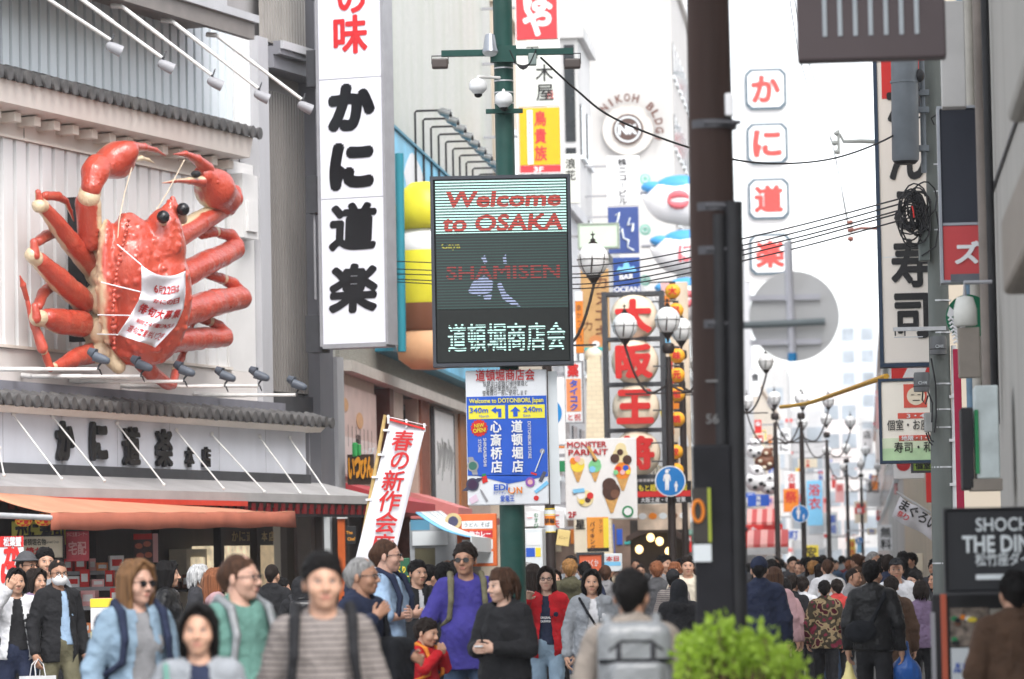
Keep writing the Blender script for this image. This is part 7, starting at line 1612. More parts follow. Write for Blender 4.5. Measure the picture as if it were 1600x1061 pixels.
def hair_mesh(style, hs, yaw, pitch, seed=1):
    key = ('hair', style, hs, yaw, pitch, seed)
    if key in _cache: return _cache[key]
    r = random.Random(seed*13+5); s = SDF(.0068); A, B_, C_ = .083, .104, .099; c = V3(0,.016,1.603)
    def sp_(ph, el, k=1.0): return c + V3(A*math.sin(ph)*math.cos(el), -B_*math.cos(ph)*math.cos(el), C_*math.sin(el))*k     # ph 0 = front
    if style in ('short','crop','spiky','thin'):
        k = {'short':1.0,'crop':.955,'spiky':1.0,'thin':.95}[style]
        s.ell(c, (A*k,B_*k,C_*k), .02)
        if style in ('short','spiky'):
            for i in range(120):
                ph, el = r.uniform(-math.pi, math.pi), math.asin(r.uniform(-.15, 1)); p = sp_(ph, el, .97); d = V3(r.uniform(-.5,.5), r.uniform(-.8,.3), r.uniform(-.3,.5 if style == 'spiky' else .2)); s.cap(p, p+(p-c)*.07+d*.016, .013, .005, .008)
        n = V3(0,-.624,-.782); s.cut(n, n@V3(0,-.088,{'thin':1.672,'crop':1.642}.get(style,1.628)))
        if style in ('short','spiky'):
            for i in range(34): ph = r.uniform(-1.0, 1.0); s.cap(sp_(ph, .80, 1.0), sp_(ph+r.uniform(-.12,.12), r.uniform(.34,.58)+.05*abs(ph), 1.015), .012, .004, .006)
        for x in (-1, 1): s.cap((.077*x,-.012,1.60), (.076*x,-.014,1.560), .010, .006, .01)
        s.cap((0,.095,1.58), (0,.078,1.525), .045, .035, .03)
    else:
        L_ = {'bob':1.475,'long':1.30,'mid':1.40,'vlong':1.16,'tied':1.55}[style]
        s.ell(c+V3(0,.004,.002), (A*1.0,B_*1.0,C_*1.0), .02)
        n = V3(0,-.80,-.60); s.cut(n, n@V3(0,-.083,1.652))
        for i in range(110):
            ph = r.uniform(math.radians(52), math.radians(308)); a = sp_(ph, r.uniform(.55, 1.2), 1.0); b = sp_(ph, r.uniform(0, .15), 1.04)
            e = sp_(ph, 0, 1.0); e = V3(e[0]*r.uniform(.80,1.10), e[1]*r.uniform(.80,1.02)+.016, L_+r.uniform(-.035,.05)+(0 if abs(ph-math.pi) < 1.3 else .02))
            s.cap(a, b, .011, .011, .006); m_ = (b+e)/2 + V3(r.uniform(-.010,.010), r.uniform(-.006,.014), 0); s.cap(b, m_, .011, .010, .006); s.cap(m_, e, .010, .003, .006)
        bang = style == 'bob'
        for i in range(30):
            ph = r.uniform(math.radians(-58), math.radians(58)); a = sp_(ph, 1.15, 1.0); el = .22 if bang and abs(ph) < .7 else .55
            if bang: b = sp_(ph, el, 1.03); s.cap(a, sp_(ph, .8, 1.03), .012, .012, .01); s.cap(sp_(ph, .8, 1.03), b, .012, .006, .01); continue
            sg = 1 if i % 2 else -1; u = r.random(); a = V3(.008*sg, -.068+.05*u, 1.690+.006*u); m_ = V3(.046*sg+.012*u*sg, -.088+.03*u, 1.662-.012*u); b = V3(.080*sg, -.062+.035*u, 1.600-.03*u)
            s.cap(a, m_, .010, .011, .008); s.cap(m_, b, .011, .009, .008); s.cap(b, V3(.083*sg, -.050+.04*u, 1.50-.05*u) if L_ < 1.45 else b-V3(0,0,.05), .010, .005, .008)
        if style == 'tied': s.ell((0,.125,1.60), (.035,.04,.04), .02); s.cap((0,.13,1.59),(0,.13,1.45),.025,.01,.02)
    co, q = s.verts(); co = wobble(co, .004, 22.0, seed, (1,1,.25)); co = head_tf(hs, yaw, pitch)(co)
    _cache[key] = npmesh('hair', co, q); return _cache[key]
def attach(name, me, mt, root):
    o = bpy.data.objects.new(name, me); COL.objects.link(o); o.parent = root
    if len(me.materials) == 0: me.materials.append(mt)
    o.material_slots[0].link = 'OBJECT'; o.material_slots[0].material = mt
    return o
def headpiece(root, kind, hs, yaw, pitch, mt):
    tf = head_tf(hs, yaw, pitch); s = SDF(.007); c = V3(0,.016,1.603)
    if kind in ('cap','beanie','hat','hood'):
        if kind == 'hood': s.ell(c+V3(0,.012,-.02), (.102,.122,.125), .02); s.cap((0,.05,1.50),(0,.05,1.42),.10,.12,.04); s.ell((0,-.11,1.555),(.075,.075,.085),.02,None,True)
        else:
            k = 1.05; s.ell(c+V3(0,0,.004), (.083*k,.104*k,.099*k), .02); zb = 1.625 if kind != 'beanie' else 1.615; s.cut((0,-.25 if kind != 'hat' else 0,-1), -zb)
            if kind == 'cap': s.ell((0,-.125,1.640), (.066,.062,.008), .012, (.15,0,0))
            if kind == 'hat': s.ell((0,.012,1.622), (.125,.145,.014), .02)
        co, q = s.verts(); o = attach({'cap':'cap','beanie':'knit_cap','hat':'bucket_hat','hood':'hood'}[kind], npmesh(kind, tf(wobble(co,.003,14.0)), q), mt, root)
    elif kind in ('glasses','shades'):
        parts = []; m = MB()
        for x in (-1, 1):
            if kind == 'glasses': m.tube([tuple(tf(V3(.031*x+.021*math.cos(a*.524), -.104, 1.570+.016*math.sin(a*.524))[None])[0]) for a in range(13)], .0028, 6, cap=False)
            else: m.add([tuple(tf(p[None])[0]) for p in [V3(.031*x+.024*math.cos(a*.524), -.104, 1.568+.019*math.sin(a*.524)) for a in range(12)]], [tuple(range(12))])
            m.tube([tuple(tf(V3(*p)[None])[0]) for p in ((.052*x,-.102,1.575),(.074*x,-.05,1.576),(.082*x,.01,1.572))], .0028, 6)
        m.tube([tuple(tf(V3(*p)[None])[0]) for p in ((-.010,-.106,1.574),(.010,-.106,1.574))], .003, 6); m.build('glasses' if kind == 'glasses' else 'sunglasses', black_gloss, root)
    elif kind == 'mask':
        s = SDF(.006); s.ell((0,-.044,1.519), (.069,.075,.062), .02)
        s.cut((0,1,0), -.012); co, q = s.verts(); attach('face_mask', npmesh('mask', tf(co), q), c_white, root)
    elif kind == 'capshades':
        m = MB()
        for x in (-1, 1): m.add([tuple(tf(p[None])[0]) for p in [V3(.033*x+.026*math.cos(a*.524), -.108, 1.665+.016*math.sin(a*.524)) for a in range(12)]], [tuple(range(12))])
        m.build('sunglasses', black_gloss, root)
def carried(name, mb_or_mesh, mt, root, label, cat, c=(0,0,0)):
    me = mb_or_mesh
    o = bpy.data.objects.new(name, me); COL.objects.link(o); me.materials.append(mt)
    me.transform(Matrix.Translation(-Vector(c)))
    o.matrix_world = Matrix.Translation(root.location) @ root.rotation_euler.to_matrix().to_4x4() @ Matrix.Diagonal((*root.scale, 1)) @ Matrix.Translation(Vector(c))
    return tag(o, label, cat)
def backpack(root, mt, label, front=False, big=1.0, strap_mt=None):
    s = SDF(.012); s.box((0,.215,1.20), (.15*big,.085*big,.22*big), .06, .02); s.box((0,.31*big if big > 1 else .30,1.13), (.11*big,.035,.12*big), .03, .02); s.cap((-.03,.16,1.44),(.03,.16,1.44),.014,.014,.01)
    for x in (-1, 1): s.path([(.115*x,.12,1.05),(.185*x,.0,1.08),(.14*x,-.135,1.14),(.125*x,-.145,1.27),(.122*x,-.085,1.415),(.115*x,.03,1.465),(.105*x,.13,1.40)], [.016,.016,.02,.022,.024,.024,.02], .008)
    co, q = s.verts(); bp = carried('backpack', npmesh('backpack', vary(co,.005,2.0), q), mt, root, label, 'backpack', (0,.2,.98))
    if root.location.y < 33:
        f = big
        for z in (.10, .28): m = MB(); m.bbox(-.152*f, .152*f, .09*f, .102*f if z > .2 else .13*f, z, z+.022, .004); m.build('webbing', FB['ink'], bp)
        for x in (-.07, .07): m = MB(); m.bbox(x*f-.012, x*f+.012, .085*f, .108*f, -.02, .38, .004); m.build('webbing', FB['charcoal'], bp)
        m = MB(); m.tube([(-.11*f,.098*f,.34),(-.06*f,.104*f,.385),(.06*f,.104*f,.385),(.11*f,.098*f,.34)], .006, 6); m.build('zip', black_matte, bp)
    return bp
def plastic_bag(root, hand, mt, label, sz=1.0, paper=False, h=.36):
    x, y, z = hand
    if paper:
        m = MB(); w = .15*sz; zt = z-.16; vs = []
        m.add([(x-w,y-.05,zt-h),(x+w,y-.05,zt-h),(x+w,y+.05,zt-h),(x-w,y+.05,zt-h),(x-w,y-.055,zt),(x+w,y-.055,zt),(x+w,y+.055,zt),(x-w,y+.055,zt)], [(0,3,2,1),(0,1,5,4),(1,2,6,5),(2,3,7,6),(3,0,4,7)])
        for yy in (-.05, .05): m.tube([(x-.05,y+yy,zt),(x-.045,y+yy*.5,zt+.10),(x,y+yy*.2,zt+.15),(x+.045,y+yy*.5,zt+.10),(x+.05,y+yy,zt)], .005, 6)
        me = bpy.data.meshes.new('bag'); me.from_pydata(m.v, [], m.f); me.update()
        o = carried('paper_bag', me, mt, root, label, 'bag', (x,y,zt-h)); return o
    s = SDF(.012); zt = z-.06
    s.ell((x,y,zt-.26*sz), (.15*sz,.09*sz,.15*sz), .05); s.cap((x,y,zt-.18*sz),(x,y,zt-.04),.11*sz,.03,.05); s.cap((x-.02,y,zt-.05),(x-.01,y,zt+.05),.016,.010,.02); s.cap((x+.03,y,zt-.06),(x+.012,y,zt+.05),.016,.010,.02)
    co, q = s.verts(); co = wobble(wobble(co,.014,11.0,4.0,(1,1,.35)), .006, 30.0, 2.0, (1,1,.3))
    return carried('carrier_bag', npmesh('bag', co, q), mt, root, label, 'bag', (x,y,zt-.42*sz))
bag_m = {k: mat('bag_'+k, c, .3, .1, 8, .3, 30, spec=.5) for k, c in dict(yellow=(.72,.50,.03), blue=(.02,.10,.36), white=(.66,.66,.68), black=(.014,.014,.016), orange=(.55,.18,.02), silver=(.20,.21,.22), paleyellow=(.70,.60,.24)).items()}

def person(px, py, Y, yaw, label, hair='black', style='short', skin='a', top='black', topkw=None, pants='black', lp='stand', rp='relax', st=.25, hy=0, hp=0, fem=False, inner=None, hat=None, hatc='black', glasses=None, mask=False, seed=1, shoes=True, hs=1.0, group=None, curl=.5, skirt=False):
    w = at(px, py, Y); H = w.z; kw = dict(topkw or {})
    root = empty('person', (w.x, Y, 0), math.radians(yaw), label, 'person', group)
    sc = H/(1.715 if hat is None else 1.725); sc /= (1 + (hs-1)*.14); root.scale = (sc, sc, sc)
    # the head sits over the feet at the measured pixel
    hyr, hpr = math.radians(hy), math.radians(hp)
    attach('body', body_mesh(lp, rp, st, hs, hyr, hpr, fem, curl), SK[skin], root)
    if style: attach('hair', hair_mesh(style, hs, hyr, hpr, seed), HR[hair], root)
    kw.setdefault('fem', fem); attach({'coat':'coat'}.get('', 'jacket' if kw.get('t', .012) >= .02 else 'shirt'), top_mesh(lp, rp, **kw), FB[top], root)
    if inner: attach('shirt', top_mesh('relax', 'relax', t=.009, nosl=True, fem=fem, hem=.93), FB[inner], root)
    attach('skirt' if skirt else 'trousers', pants_mesh(st, .012, skirt), FB[pants], root)
    if shoes:
        for sd_ in (1, -1): attach('shoe', shoe_mesh(st, sd_), FB['ink'], root)
    if hat: headpiece(root, hat, hs, hyr, hpr, FB[hatc])
    if glasses: headpiece(root, glasses, hs, hyr, hpr, None)
    if mask: headpiece(root, 'mask', hs, hyr, hpr, None)
    return root
def hand_at(pz, side, d=.1):
    a, e, w, t = armpts(pz, side); v = (w-e)/np.linalg.norm(w-e); return tuple(w+v*d)
JK = dict(t=.024, loose=.01); JO = dict(t=.024, opn=.075, loose=.015, hem=.80); TEE = dict(sleeve=.42, loose=.015, hem=.82); SUIT = dict(t=.02, hem=.78, collar=1, opn=.0)
# ------------------------------------------------------------------ the people one can tell apart
# far left, by the crab shop
p = person(25,885,36,12,'woman in white jacket and black shirt raising one arm at the far left', style='mid', fem=True, top='white', topkw=dict(JO, hem=.84), inner='black', pants='navy', rp='point', lp='pocket', hy=8)
s = SDF(.01); s.box((-.27,-.02,.98),(.13,.05,.10),.03,.01,(0,.1,0)); s.path([(-.36,-.02,1.05),(-.30,0,1.2),(-.24,0,1.40)],[.008,.008,.008],.01); s.path([(-.18,-.02,1.05),(-.19,0,1.2),(-.22,0,1.40)],[.008,.008,.008],.01)
co, q = s.verts(); carried('handbag', npmesh('handbag', co, q), FB['leather'], p, 'black leather handbag hanging from the pointing woman\'s shoulder', 'handbag', (-.27,0,.9))
person(43,858,39,60,'older person in grey bucket hat behind the pointing woman', hair='dark', style='crop', top='dgrey', topkw=JK, hat='hat', hatc='dgrey', skin='b', glasses='glasses', hy=-10)
person(56,886,38,50,'woman with dark hair and patterned scarf squeezed behind the pointing woman', hair='dark', style='mid', fem=True, top='purple', topkw=JK, pants='jeans')
p = person(70,853,39,10,'young man in light grey shirt with rucksack straps at the far left', style='spiky', top='lgrey', topkw=TEE, skin='a', hy=10); backpack(p, bag_m['black'], 'black rucksack on the young man in light grey')
p = person(91,871,36,38,'man in white face mask, black blazer and pale blue shirt holding a paper bag', hair='dark', style='crop', top='black', topkw=dict(t=.022, opn=.05, hem=.78, collar=1), inner='sky', pants='khaki', mask=True, glasses='glasses', hy=-12, lp='relax', rp='relax', skin='b')
hp_ = hand_at('relax', -1); b_ = plastic_bag(p, (hp_[0], hp_[1]-.02, hp_[2]+.06), bag_m['white'], 'white paper carrier bag printed with a pink flower wreath', 1.05, True, .42)
m = MB()
for i in range(16): a = i*.393; m.ball((.085*math.cos(a), -.058, .22+.085*math.sin(a)), (.022,.004,.022), 8, 5)
o = m.build('wreath_print', mat('wreath_pink', (.70,.22,.34), .6, .4, 30), b_); m = MB(); line(m, 'flowers', 0, .07, .022, -.058, .01); m.build('lettering', mat('wreath_pink', 0), b_)
# denim woman, green hoodie, front woman, striped man
p = person(212,870,21,62,'woman with long light brown hair, sunglasses and pale denim jacket, head turned right', hair='light', style='vlong', fem=True, skin='c', top='denim', topkw=dict(t=.022, opn=.07, hem=.80, collar=1, loose=.01), inner='grey', pants='jeans', glasses='shades', hy=15, lp='stand', rp='relax', seed=4); p.rotation_euler.z = math.radians(28); 
backpack(p, FB['navy'], 'dark blue backpack on the woman in the denim jacket')
p = person(374,860,20.5,40,'man with short brown hair and sea-green hooded sweatshirt looking right', hair='brown', style='crop', skin='c', top='mint', topkw=dict(t=.02, hood=True, loose=.03), pants='jeans', glasses='glasses', hy=28, lp='stand', rp='relax'); backpack(p, bag_m['silver'], 'pale grey strapped backpack on the man in the sea-green sweatshirt')
p = person(310,938,16,6,'blurred woman in the foreground with dark hair, grey cardigan and navy top', hair='black', style='mid', fem=True, skin='a', top='lgrey', topkw=dict(t=.018, opn=.085, loose=.01), inner='navy', pants='black', hy=-6, seed=6)
s = SDF(.01); s.path([(-.16,-.05,1.41),(-.15,-.125,1.25),(-.15,-.135,1.05)],[.016,.016,.016],.01); co, q = s.verts(); carried('bag_strap', npmesh('strap', co, q), FB['mint'], p, 'pale green bag strap over the grey cardigan', 'strap', (-.15,-.1,1.05))
p = person(503,856,16.2,4,'blurred man in the foreground with black hair and grey striped shirt', hair='black', style='short', skin='a', top='stripe', topkw=dict(t=.014, loose=.02), pants='jeans', hy=6, seed=3); backpack(p, FB['black'], 'dark backpack on the man in the striped shirt')
person(262,874,37,86,'woman with long black hair and black leather jacket in profile behind the denim jacket', style='long', fem=True, top='leather', topkw=JK, hy=5)
person(312,880,40,80,'grey-haired older person in dark jacket in profile', hair='silver', style='bob', fem=True, skin='b', top='charcoal', topkw=dict(t=.024, collar=1))
person(338,885,38.5,100,'woman with long reddish-brown hair and pink top', hair='ginger', style='long', fem=True, top='pink', topkw=JK, seed=2)
person(425,879,43,165,'man in dark suit seen from behind, right of the sea-green sweatshirt', style='thin', hair='dark', top='black', topkw=SUIT)
p = person(440,900,44,120,'person in cream jacket half hidden behind the dark suit', style='short', top='cream', topkw=JK); backpack(p, FB['dgrey'], 'dark grey backpack on the person in the cream jacket')
p = person(468,898,42,190,'person in black with hood up behind the striped shirt', style=None, top='black', topkw=JK, hat='hood', hatc='black'); backpack(p, bag_m['black'], 'glossy black backpack on the hooded person')
p = person(566,866,25,60,'man with greying hair and glasses in navy jacket behind the striped shirt', hair='grey', style='crop', skin='b', top='navy', topkw=dict(t=.024, collar=1), glasses='glasses', hy=10, lp='hold', rp='strap')
s = SDF(.012); s.box((.12,-.16,1.02),(.14,.09,.16),.06,.02); s.path([(.1,-.12,1.16),(.1,-.1,1.38),(0,.05,1.45)],[.018,.018,.018],.01); co, q = s.verts(); carried('shoulder_bag', npmesh('bag', vary(co,.006,1.0), q), FB['ink'], p, 'black shoulder bag in front of the navy jacket man', 'bag', (.12,-.15,.86))
p = person(604,838,31,72,'tall man with brown crew cut, glasses and pale blue polo, arms folded', hair='brown', style='crop', skin='c', top='sky', topkw=dict(sleeve=.45, collar=1, loose=.01), pants='jeans', glasses='glasses', lp='cross', rp='cross', hy=12); backpack(p, FB['navy'], 'dark blue backpack on the man in the pale blue polo')
for x, y, Y, yaw, l, sd in ((652,872,37,20,'man in black suit and white shirt left of the suited pair',2),(668,880,38.5,150,'man in black suit with bowed head, left of the suited pair',3),(694,876,37,165,'man in black suit seen from behind, right of the suited pair',4),(712,872,42,200,'dark-haired man in black suit just behind the blue shirt',5),(803,866,43,10,'young man in black suit and white collar, right of the green post',6)):
    person(x, y, Y, yaw, l, style='short', top='black', topkw=dict(t=.02, hem=.78, collar=1, opn=.035 if abs(yaw) < 90 else 0), inner='white' if abs(yaw) < 90 else None, hy=10 if yaw < 90 else -20, hp=10 if sd == 3 else 0, seed=sd)
# child, blue shirt, black sweater, red jacket
p = person(663,962,29.5,60,'small child in red hooded jacket held by the hand of the man in blue', style='short', hair='dark', top='red', topkw=dict(t=.026, hood=True, loose=.02), pants='black', lp='face', rp='face', hs=1.22, hp=12)
backpack(p, FB['orange'], 'orange and blue child backpack on the red hooded jacket', big=.9)
s = SDF(.012); s.ell((.05,-.02,.70),(.12,.10,.10),.03); s.ell((-.1,.02,.66),(.10,.09,.09),.03); s.cap((.05,-.05,.78),(.05,-.05,.86),.04,.03,.02); co, q = s.verts(); carried('toy_bag', npmesh('bag', vary(co,.01,3.0), q), FB['white'], p, 'white and pale blue bag in front of the child', 'bag', (0,0,.6))
p = person(727,844,30.5,6,'heavy man in royal blue T-shirt and tinted glasses, looking left', style='short', hair='dark', skin='b', top='blue', topkw=dict(sleeve=.46, loose=.03, hem=.76, belly=.05, t=.016), pants='jeans', glasses='shades', hy=-18, lp='out', rp='out', st=.15, seed=8); backpack(p, FB['khaki'], 'khaki strapped rucksack on the man in the royal blue T-shirt')
s = SDF(.011); s.ell((.23,-.08,1.16),(.11,.08,.10),.03); s.ell((.17,-.14,1.12),(.07,.05,.06),.03); co, q = s.verts(); carried('folded_jacket', npmesh('jacket', vary(co,.014,5.0), q), FB['white'], p, 'bundled white jacket under the arm of the man in blue', 'jacket', (.2,-.1,1.05))
p = person(786,884,26.5,-32,'woman with short brown hair in black sweater holding a phone, looking left', hair='brown', style='bob', fem=True, skin='d', top='black', topkw=dict(t=.026, loose=.03, collar=1), lp='phone', rp='phone', hy=-28, hp=4, seed=3)
m = MB(); m.bbox(-.035,.035,-.36,-.24,1.135,1.145,.004); me = bpy.data.meshes.new('phone'); me.from_pydata(m.v,[],m.f); carried('phone', me, c_paper, p, 'pale phone in the hands of the woman in the black sweater', 'phone', (0,-.3,1.13))
p = person(853,883,36,-6,'woman with long dark hair and glasses in open red jacket, black top', hair='dark', style='long', fem=True, skin='d', top='red', topkw=dict(t=.026, opn=.06, hem=.80, collar=1, loose=.02), inner='navy', pants='denim', glasses='glasses', rp='up', lp='relax', hy=4, hp=-4, seed=9)
m = MB(); line(m, 'ORIGINAL', 0, 1.20, .022, -.135, .02, .10); line(m, 'CALIFORNIA', 0, 1.165, .022, -.135, .02, .10); m.build('shirt_lettering', c_white, p)
p = person(924,887,35,4,'woman with black hair in pale grey jacket and white top with a cross strap', style='mid', fem=True, skin='a', top='lgrey', topkw=dict(t=.024, opn=.06, hem=.82, collar=1, loose=.02), inner='white', pants='grey', hy=-4, seed=5)
s = SDF(.008); s.path([(-.13,-.06,1.42),(-.06,-.15,1.28),(.05,-.165,1.1),(.15,-.13,.95)],[.013,.013,.013,.013],.01); co, q = s.verts(); carried('bag_strap', npmesh('strap', co, q), FB['ink'], p, 'thin black strap across the white top of the woman in pale grey', 'strap', (0,-.15,1.1))
p = person(984,884,17.2,182,'blurred man in the foreground seen from behind with dark hair and grey-beige jacket', hair='black', style='short', skin='b', top='stone', topkw=dict(t=.024, collar=1, loose=.02), hy=-14, seed=7); backpack(p, bag_m['silver'], 'pale grey backpack on the foreground man seen from behind', big=1.15)
# between
person(832,879,41,185,'person with long dark brown hair seen from behind, left of the red jacket', hair='dark', style='long', fem=True, top='charcoal', topkw=JK, seed=3)
person(890,871,44,175,'person with dyed blond hair in olive coat seen from behind', hair='blond', style='short', top='olive', topkw=dict(t=.028, hood=True, loose=.02), seed=5)
person(913,876,48,185,'person with black hair seen from behind, right of the dyed blond hair', style='short', top='navy', topkw=JK, seed=9); person(945,885,52,0,'girl with long black hair behind the pale grey jacket', style='long', fem=True, top='dgrey', topkw=JK, hy=-20, hp=10)
person(1026,875,48,178,'person with tousled light brown hair seen from behind, in dark jacket', hair='ginger', style='spiky', top='dgrey', topkw=JK, seed=4); person(1052,887,46,150,'person in black cap and striped top, turned away', style='crop', hat='cap', top='stripe', topkw=TEE, skin='b')
person(1061,902,38,170,'person in black hooded coat with hood up, left of the tarred pole', style=None, hat='hood', hatc='ink', top='black', topkw=dict(t=.034, hood=True, loose=.03)); person(1078,882,56,-4,'girl with brown hair facing us just left of the tarred pole', hair='brown', style='long', fem=True, top='grey', topkw=JK, seed=7)
# right of the pole
person(1186,866,36,175,'person in navy beanie and navy quilted vest with grey sleeves right of the tarred pole', style='crop', hat='beanie', hatc='navy', top='navy', topkw=dict(t=.034, loose=.03), lp='fwd', rp='stand')
person(1210,884,41,160,'woman with long brown hair and pale pink coat seen from behind', hair='brown', style='long', fem=True, top='pink', topkw=dict(t=.026, hem=.66), seed=4); person(1224,902,43,200,'short woman in mauve-pink cardigan right of the pale pink coat', style='mid', fem=True, top='pink', topkw=JK, seed=8)
person(1238,897,44,150,'person in black jacket with white collar stripe, seen from behind', style='short', hair='dark', top='black', topkw=JK, seed=3)
p = person(1254,899,44,165,'person in white jacket seen from behind holding a blue bag', style='short', hair='dark', fem=True, top='white', topkw=JK, seed=5); plastic_bag(p, hand_at('stand', 1), bag_m['blue'], 'large blue carrier bag hanging beside the white jacket')
person(1307,903,45,195,'woman in coral red coat stooping between the white and patterned jackets', style='short', hair='dark', fem=True, top='coral', topkw=dict(t=.03, hem=.72, loose=.03), seed=6)
person(1288,905,43,172,'person in dark red and tan camouflage jacket seen from behind', style='short', hair='black', fem=True, top='camo', topkw=dict(t=.03, loose=.03, hem=.78), seed=4)
p = person(1362,873,34,168,'man in black leather jacket and black trousers seen from behind, cross-body bag', style='short', hair='black', top='leather', topkw=dict(t=.026, loose=.015, hem=.86, collar=1), hy=-20, lp='stand', rp='relax', seed=6)
plastic_bag(p, hand_at('stand', 1), bag_m['paleyellow'], 'pale yellow carrier bag held by the man in the leather jacket', 1.2); plastic_bag(p, (-.28,-.1,.95), bag_m['blue'], 'dark blue carrier bag to the right of the leather jacket', 1.05)
s = SDF(.011); s.ell((.10,.17,1.04),(.15,.07,.11),.03); s.path([(.0,.14,1.12),(-.12,.14,1.36),(-.13,.0,1.45)],[.022,.022,.018],.01); co, q = s.verts(); carried('cross_body_bag', npmesh('bag', vary(co,.005,6.0), q), FB['ink'], p, 'black cross-body bag on the back of the leather jacket', 'bag', (.1,.17,.95))
person(1333,886,48,60,'older man with receding hair in profile left of the leather jacket', hair='dark', style='thin', skin='b', top='grey', topkw=JK, hp=8); person(1392,898,38,185,'person in dark brown coat with fur-trimmed hood right of the leather jacket', hair='dark', style='short', top='brown', topkw=dict(t=.034, hood=True, loose=.03, hem=.7), seed=9)
person(1401,869,41,25,'man in white hooded sweatshirt, dark cap with sunglasses on it, facing us', style='crop', hat='cap', hatc='ink', glasses='capshades', top='white', topkw=dict(t=.028, hood=True, loose=.02), skin='b', hy=-30)
person(1428,890,43,-50,'man in dark grey shirt and black glasses looking left', style='spiky', top='dgrey', topkw=TEE, glasses='glasses', seed=5)
p = person(1438,906,39.5,184,'woman in lilac sweater with short greyish-brown hair seen from behind', hair='dark', style='bob', fem=True, top='purple', topkw=dict(t=.02, loose=.03), seed=5, lp='stand', rp='stand'); plastic_bag(p, (-.30,.0,.98), bag_m['orange'], 'yellow-orange carrier bag to the right of the lilac sweater', 1.0); plastic_bag(p, (.27,.05,.90), bag_m['white'], 'white printed carrier bag left of the lilac sweater', .9)
person(1460,871,50,-20,'man with black hair and tanned face beside the utility pole', style='short', skin='b', top='charcoal', topkw=JK, seed=2); person(1462,890,45,-40,'older man in black jacket in profile under the utility pole', style='crop', hair='dark', skin='b', top='black', topkw=JK, hy=-20)
person(1584,888,20,178,'blurred person in brown coat at the right edge seen from behind', style='short', hair='black', top='brown', topkw=dict(t=.03, loose=.02, collar=1), hy=10, seed=3)
person(1238,868,66,8,'young man in dark shirt facing us, standing taller than the crowd', style='short', top='charcoal', topkw=JK, seed=7); person(1410,860,58,200,'dark-haired man seen from behind, above the hooded man', style='short', top='black', topkw=JK); person(1422,862,60,-60,'man with bushy beard-dark hair in profile above the glasses man', style='short', skin='b', top='ink', topkw=JK, seed=6)
person(1205,872,52,185,'person in black coat seen from behind, behind the beanie', style='short', top='ink', topkw=JK, seed=8)
# ------------------------------------------------------------------ the crowd further down the street
rc = random.Random(42)
LM = ((645,720,'left of the green post'),(780,850,'right of the green post'),(860,930,'under the orange banner'),(930,1000,'under the parfait poster'),(1000,1080,'by the dark roof'),(1165,1230,'right of the tarred pole'),(1230,1300,'below the slim lamps'),(1300,1380,'near the street end'),(1380,1465,'left of the utility pole'))
used = set(); place = []
tops_ = ['black','ink','navy','charcoal','dgrey','grey','brown','beige','white','olive','wine','jeans','lgrey','maroon','pink','cream','red','teal']
tname = dict(black='black',ink='inky black',navy='navy',charcoal='charcoal',dgrey='dark grey',grey='grey',brown='brown',beige='beige',white='white',olive='olive',wine='wine red',jeans='dark denim',lgrey='light grey',maroon='maroon',pink='pink',cream='cream',red='red',teal='teal')
hn = dict(black='black',dark='dark brown',brown='brown',ginger='reddish',grey='grey',blond='dyed blond')
sn = dict(short='short',long='long',bob='bobbed',crop='cropped',mid='shoulder-length',tied='tied-up')
n_ok = 0; tries = 0
while n_ok < 132 and tries < 9000:
    tries += 1
    Y = 47*math.exp(rc.random()*1.1) if rc.random() < .75 else rc.uniform(70, 150)
    a, b, lm = rc.choices(LM, [1.0,1.0,1.3,1.2,1.2,1.5,2,2.4,2.2])[0]
    px = rc.uniform(a, b); X = (px-800)/FPX*Y
    if X < -2.5+.0906*(Y-62)+.4 or X > 4.67+.0906*(Y-40)-.4: continue
    if any((X-q[0])**2+(Y-q[1])**2 < .42**2*(1 if q[1] < 60 else 1) for q in place): continue
    fem = rc.random() < .5; stl = rc.choice(['long','bob','mid','tied']) if fem else rc.choice(['short','short','crop']); hc = rc.choices(['black','dark','brown','ginger','grey','blond'], [5,4,2,1,1,.4])[0]; tp_ = rc.choices(tops_, [5,4,4,4,3,2,2,2,2,2,1,2,2,1,1,1,1,.6])[0]; away = rc.random() < .62
    far = 'near ' if Y < 68 else ('farther ' if Y < 100 else 'distant ')
    lab = '%sperson, %s %s hair, %s %s, %s, %s' % (far, sn[stl], hn[hc], tname[tp_], 'coat' if rc.random() < .5 else 'jacket', 'from behind' if away else 'facing us', lm)
    if lab in used or lab.replace('coat','jacket') in used: continue
    used.add(lab.replace('coat','jacket')); used.add(lab); place.append((X, Y)); n_ok += 1
    H = rc.uniform(1.52,1.66) if fem else rc.uniform(1.62,1.77); py = hz(px) - (H-1.62)*FPX/Y
    person(px, py, Y, (180 if away else 0)+rc.choice([-25,0,20,45]), lab, hair=hc, style=stl, fem=fem, skin=rc.choice('aab'), top=tp_, topkw=dict(t=.026, hem=.84, loose=.01), pants=rc.choice(['black','jeans','navy','dgrey']), lp='relax', rp='relax', st=.2, shoes=False, seed=rc.randint(1,3), group='people in the crowd down the street')
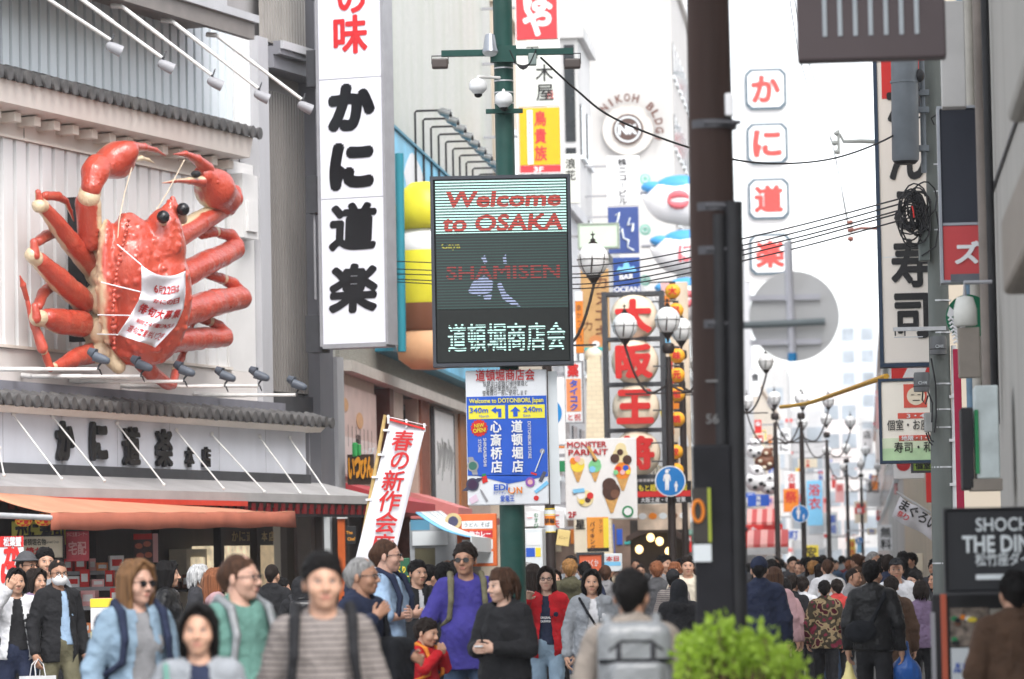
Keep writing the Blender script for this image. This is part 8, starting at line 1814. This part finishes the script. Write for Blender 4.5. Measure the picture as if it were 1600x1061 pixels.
# ------------------------------------------------------------------ bush in the foreground
bu = empty('planter_bush', at(1160, 1061, 16.5)*1.0, 0, 'bright green leafy bush in the foreground at the foot of the tarred pole', 'bush'); bu.location.z = 0
k = 16.5/FPX; rbh = random.Random(19)
leafm = mat('bush_leaf', (.27,.38,.05), .5, .3, 30, spec=.3); N, L, p_ = nodes_of(leafm); p_.inputs['Subsurface Weight'].default_value = .0
tr = N.new('ShaderNodeBsdfTranslucent'); tr.inputs[0].default_value = (.38,.60,.04,1); mxs = N.new('ShaderNodeMixShader'); mxs.inputs[0].default_value = .4; L.new(p_.outputs[0], mxs.inputs[1]); L.new(tr.outputs[0], mxs.inputs[2]); L.new(mxs.outputs[0], N['Material Output'].inputs[0])
m = MB(); sm_ = MB()
clumps = []
for i in range(110):
    px = rbh.uniform(1068, 1262); top = 1026 - 44*math.exp(-((px-1112)/28)**2) - 22*math.exp(-((px-1195)/40)**2) + 60*max(0, (px-1222)/40)**1.2 + 14*math.sin(px*.11)
    py = top + abs(rbh.gauss(0, 40)); p = at(px, py, 16.5); clumps.append((p.x-bu.location.x, rbh.uniform(-.18,.22), p.z))
for cx, cy, cz in clumps:
    sm_.tube([(cx*.4, cy*.3, .45), (cx*.8, cy*.8, cz*.75), (cx, cy, cz)], [.012,.008,.004], 6)
    for j in range(rbh.randint(12, 38)):
        d = Vector((rbh.gauss(0,1), rbh.gauss(0,1), rbh.gauss(.2,1))).normalized(); c = Vector((cx, cy, cz)) + d*rbh.uniform(.005,.075); l_ = rbh.uniform(.014,.05); w = l_*.36
        t = (d+Vector((rbh.gauss(0,.5),rbh.gauss(0,.5),rbh.gauss(.2,.5)))).normalized(); s_ = t.cross(Vector((rbh.gauss(0,1),rbh.gauss(0,1),rbh.gauss(0,1)))).normalized(); nn = t.cross(s_)*w*.35
        m.add([c, c+t*l_*.5+s_*w+nn, c+t*l_, c+t*l_*.5-s_*w+nn], [(0,1,2),(0,2,3)])
m.build('foliage', leafm, bu); sm_.build('stem', mat('stem_brown', (.10,.07,.03), .8), bu)
m = MB(); m.bbox(-.36,.36,-.3,.3,0,.5,.02); m.build('planter', mat('planter_grey', (.25,.24,.23), .8, .1), bu)
# ------------------------------------------------------------------ haze
m = MB(); m.box(-300, 300, -40, 900, -1, 110)
hz_m = bpy.data.materials.new('haze'); hz_m.use_nodes = True; N = hz_m.node_tree.nodes; L = hz_m.node_tree.links; N.remove(N['Principled BSDF'])
pv = N.new('ShaderNodeVolumePrincipled'); pv.inputs['Color'].default_value = (.95,.96,1,1); pv.inputs['Density'].default_value = HAZE; pv.inputs['Anisotropy'].default_value = .2; L.new(pv.outputs[0], N['Material Output'].inputs['Volume'])
o = m.build('haze', hz_m); o['kind'] = 'stuff'
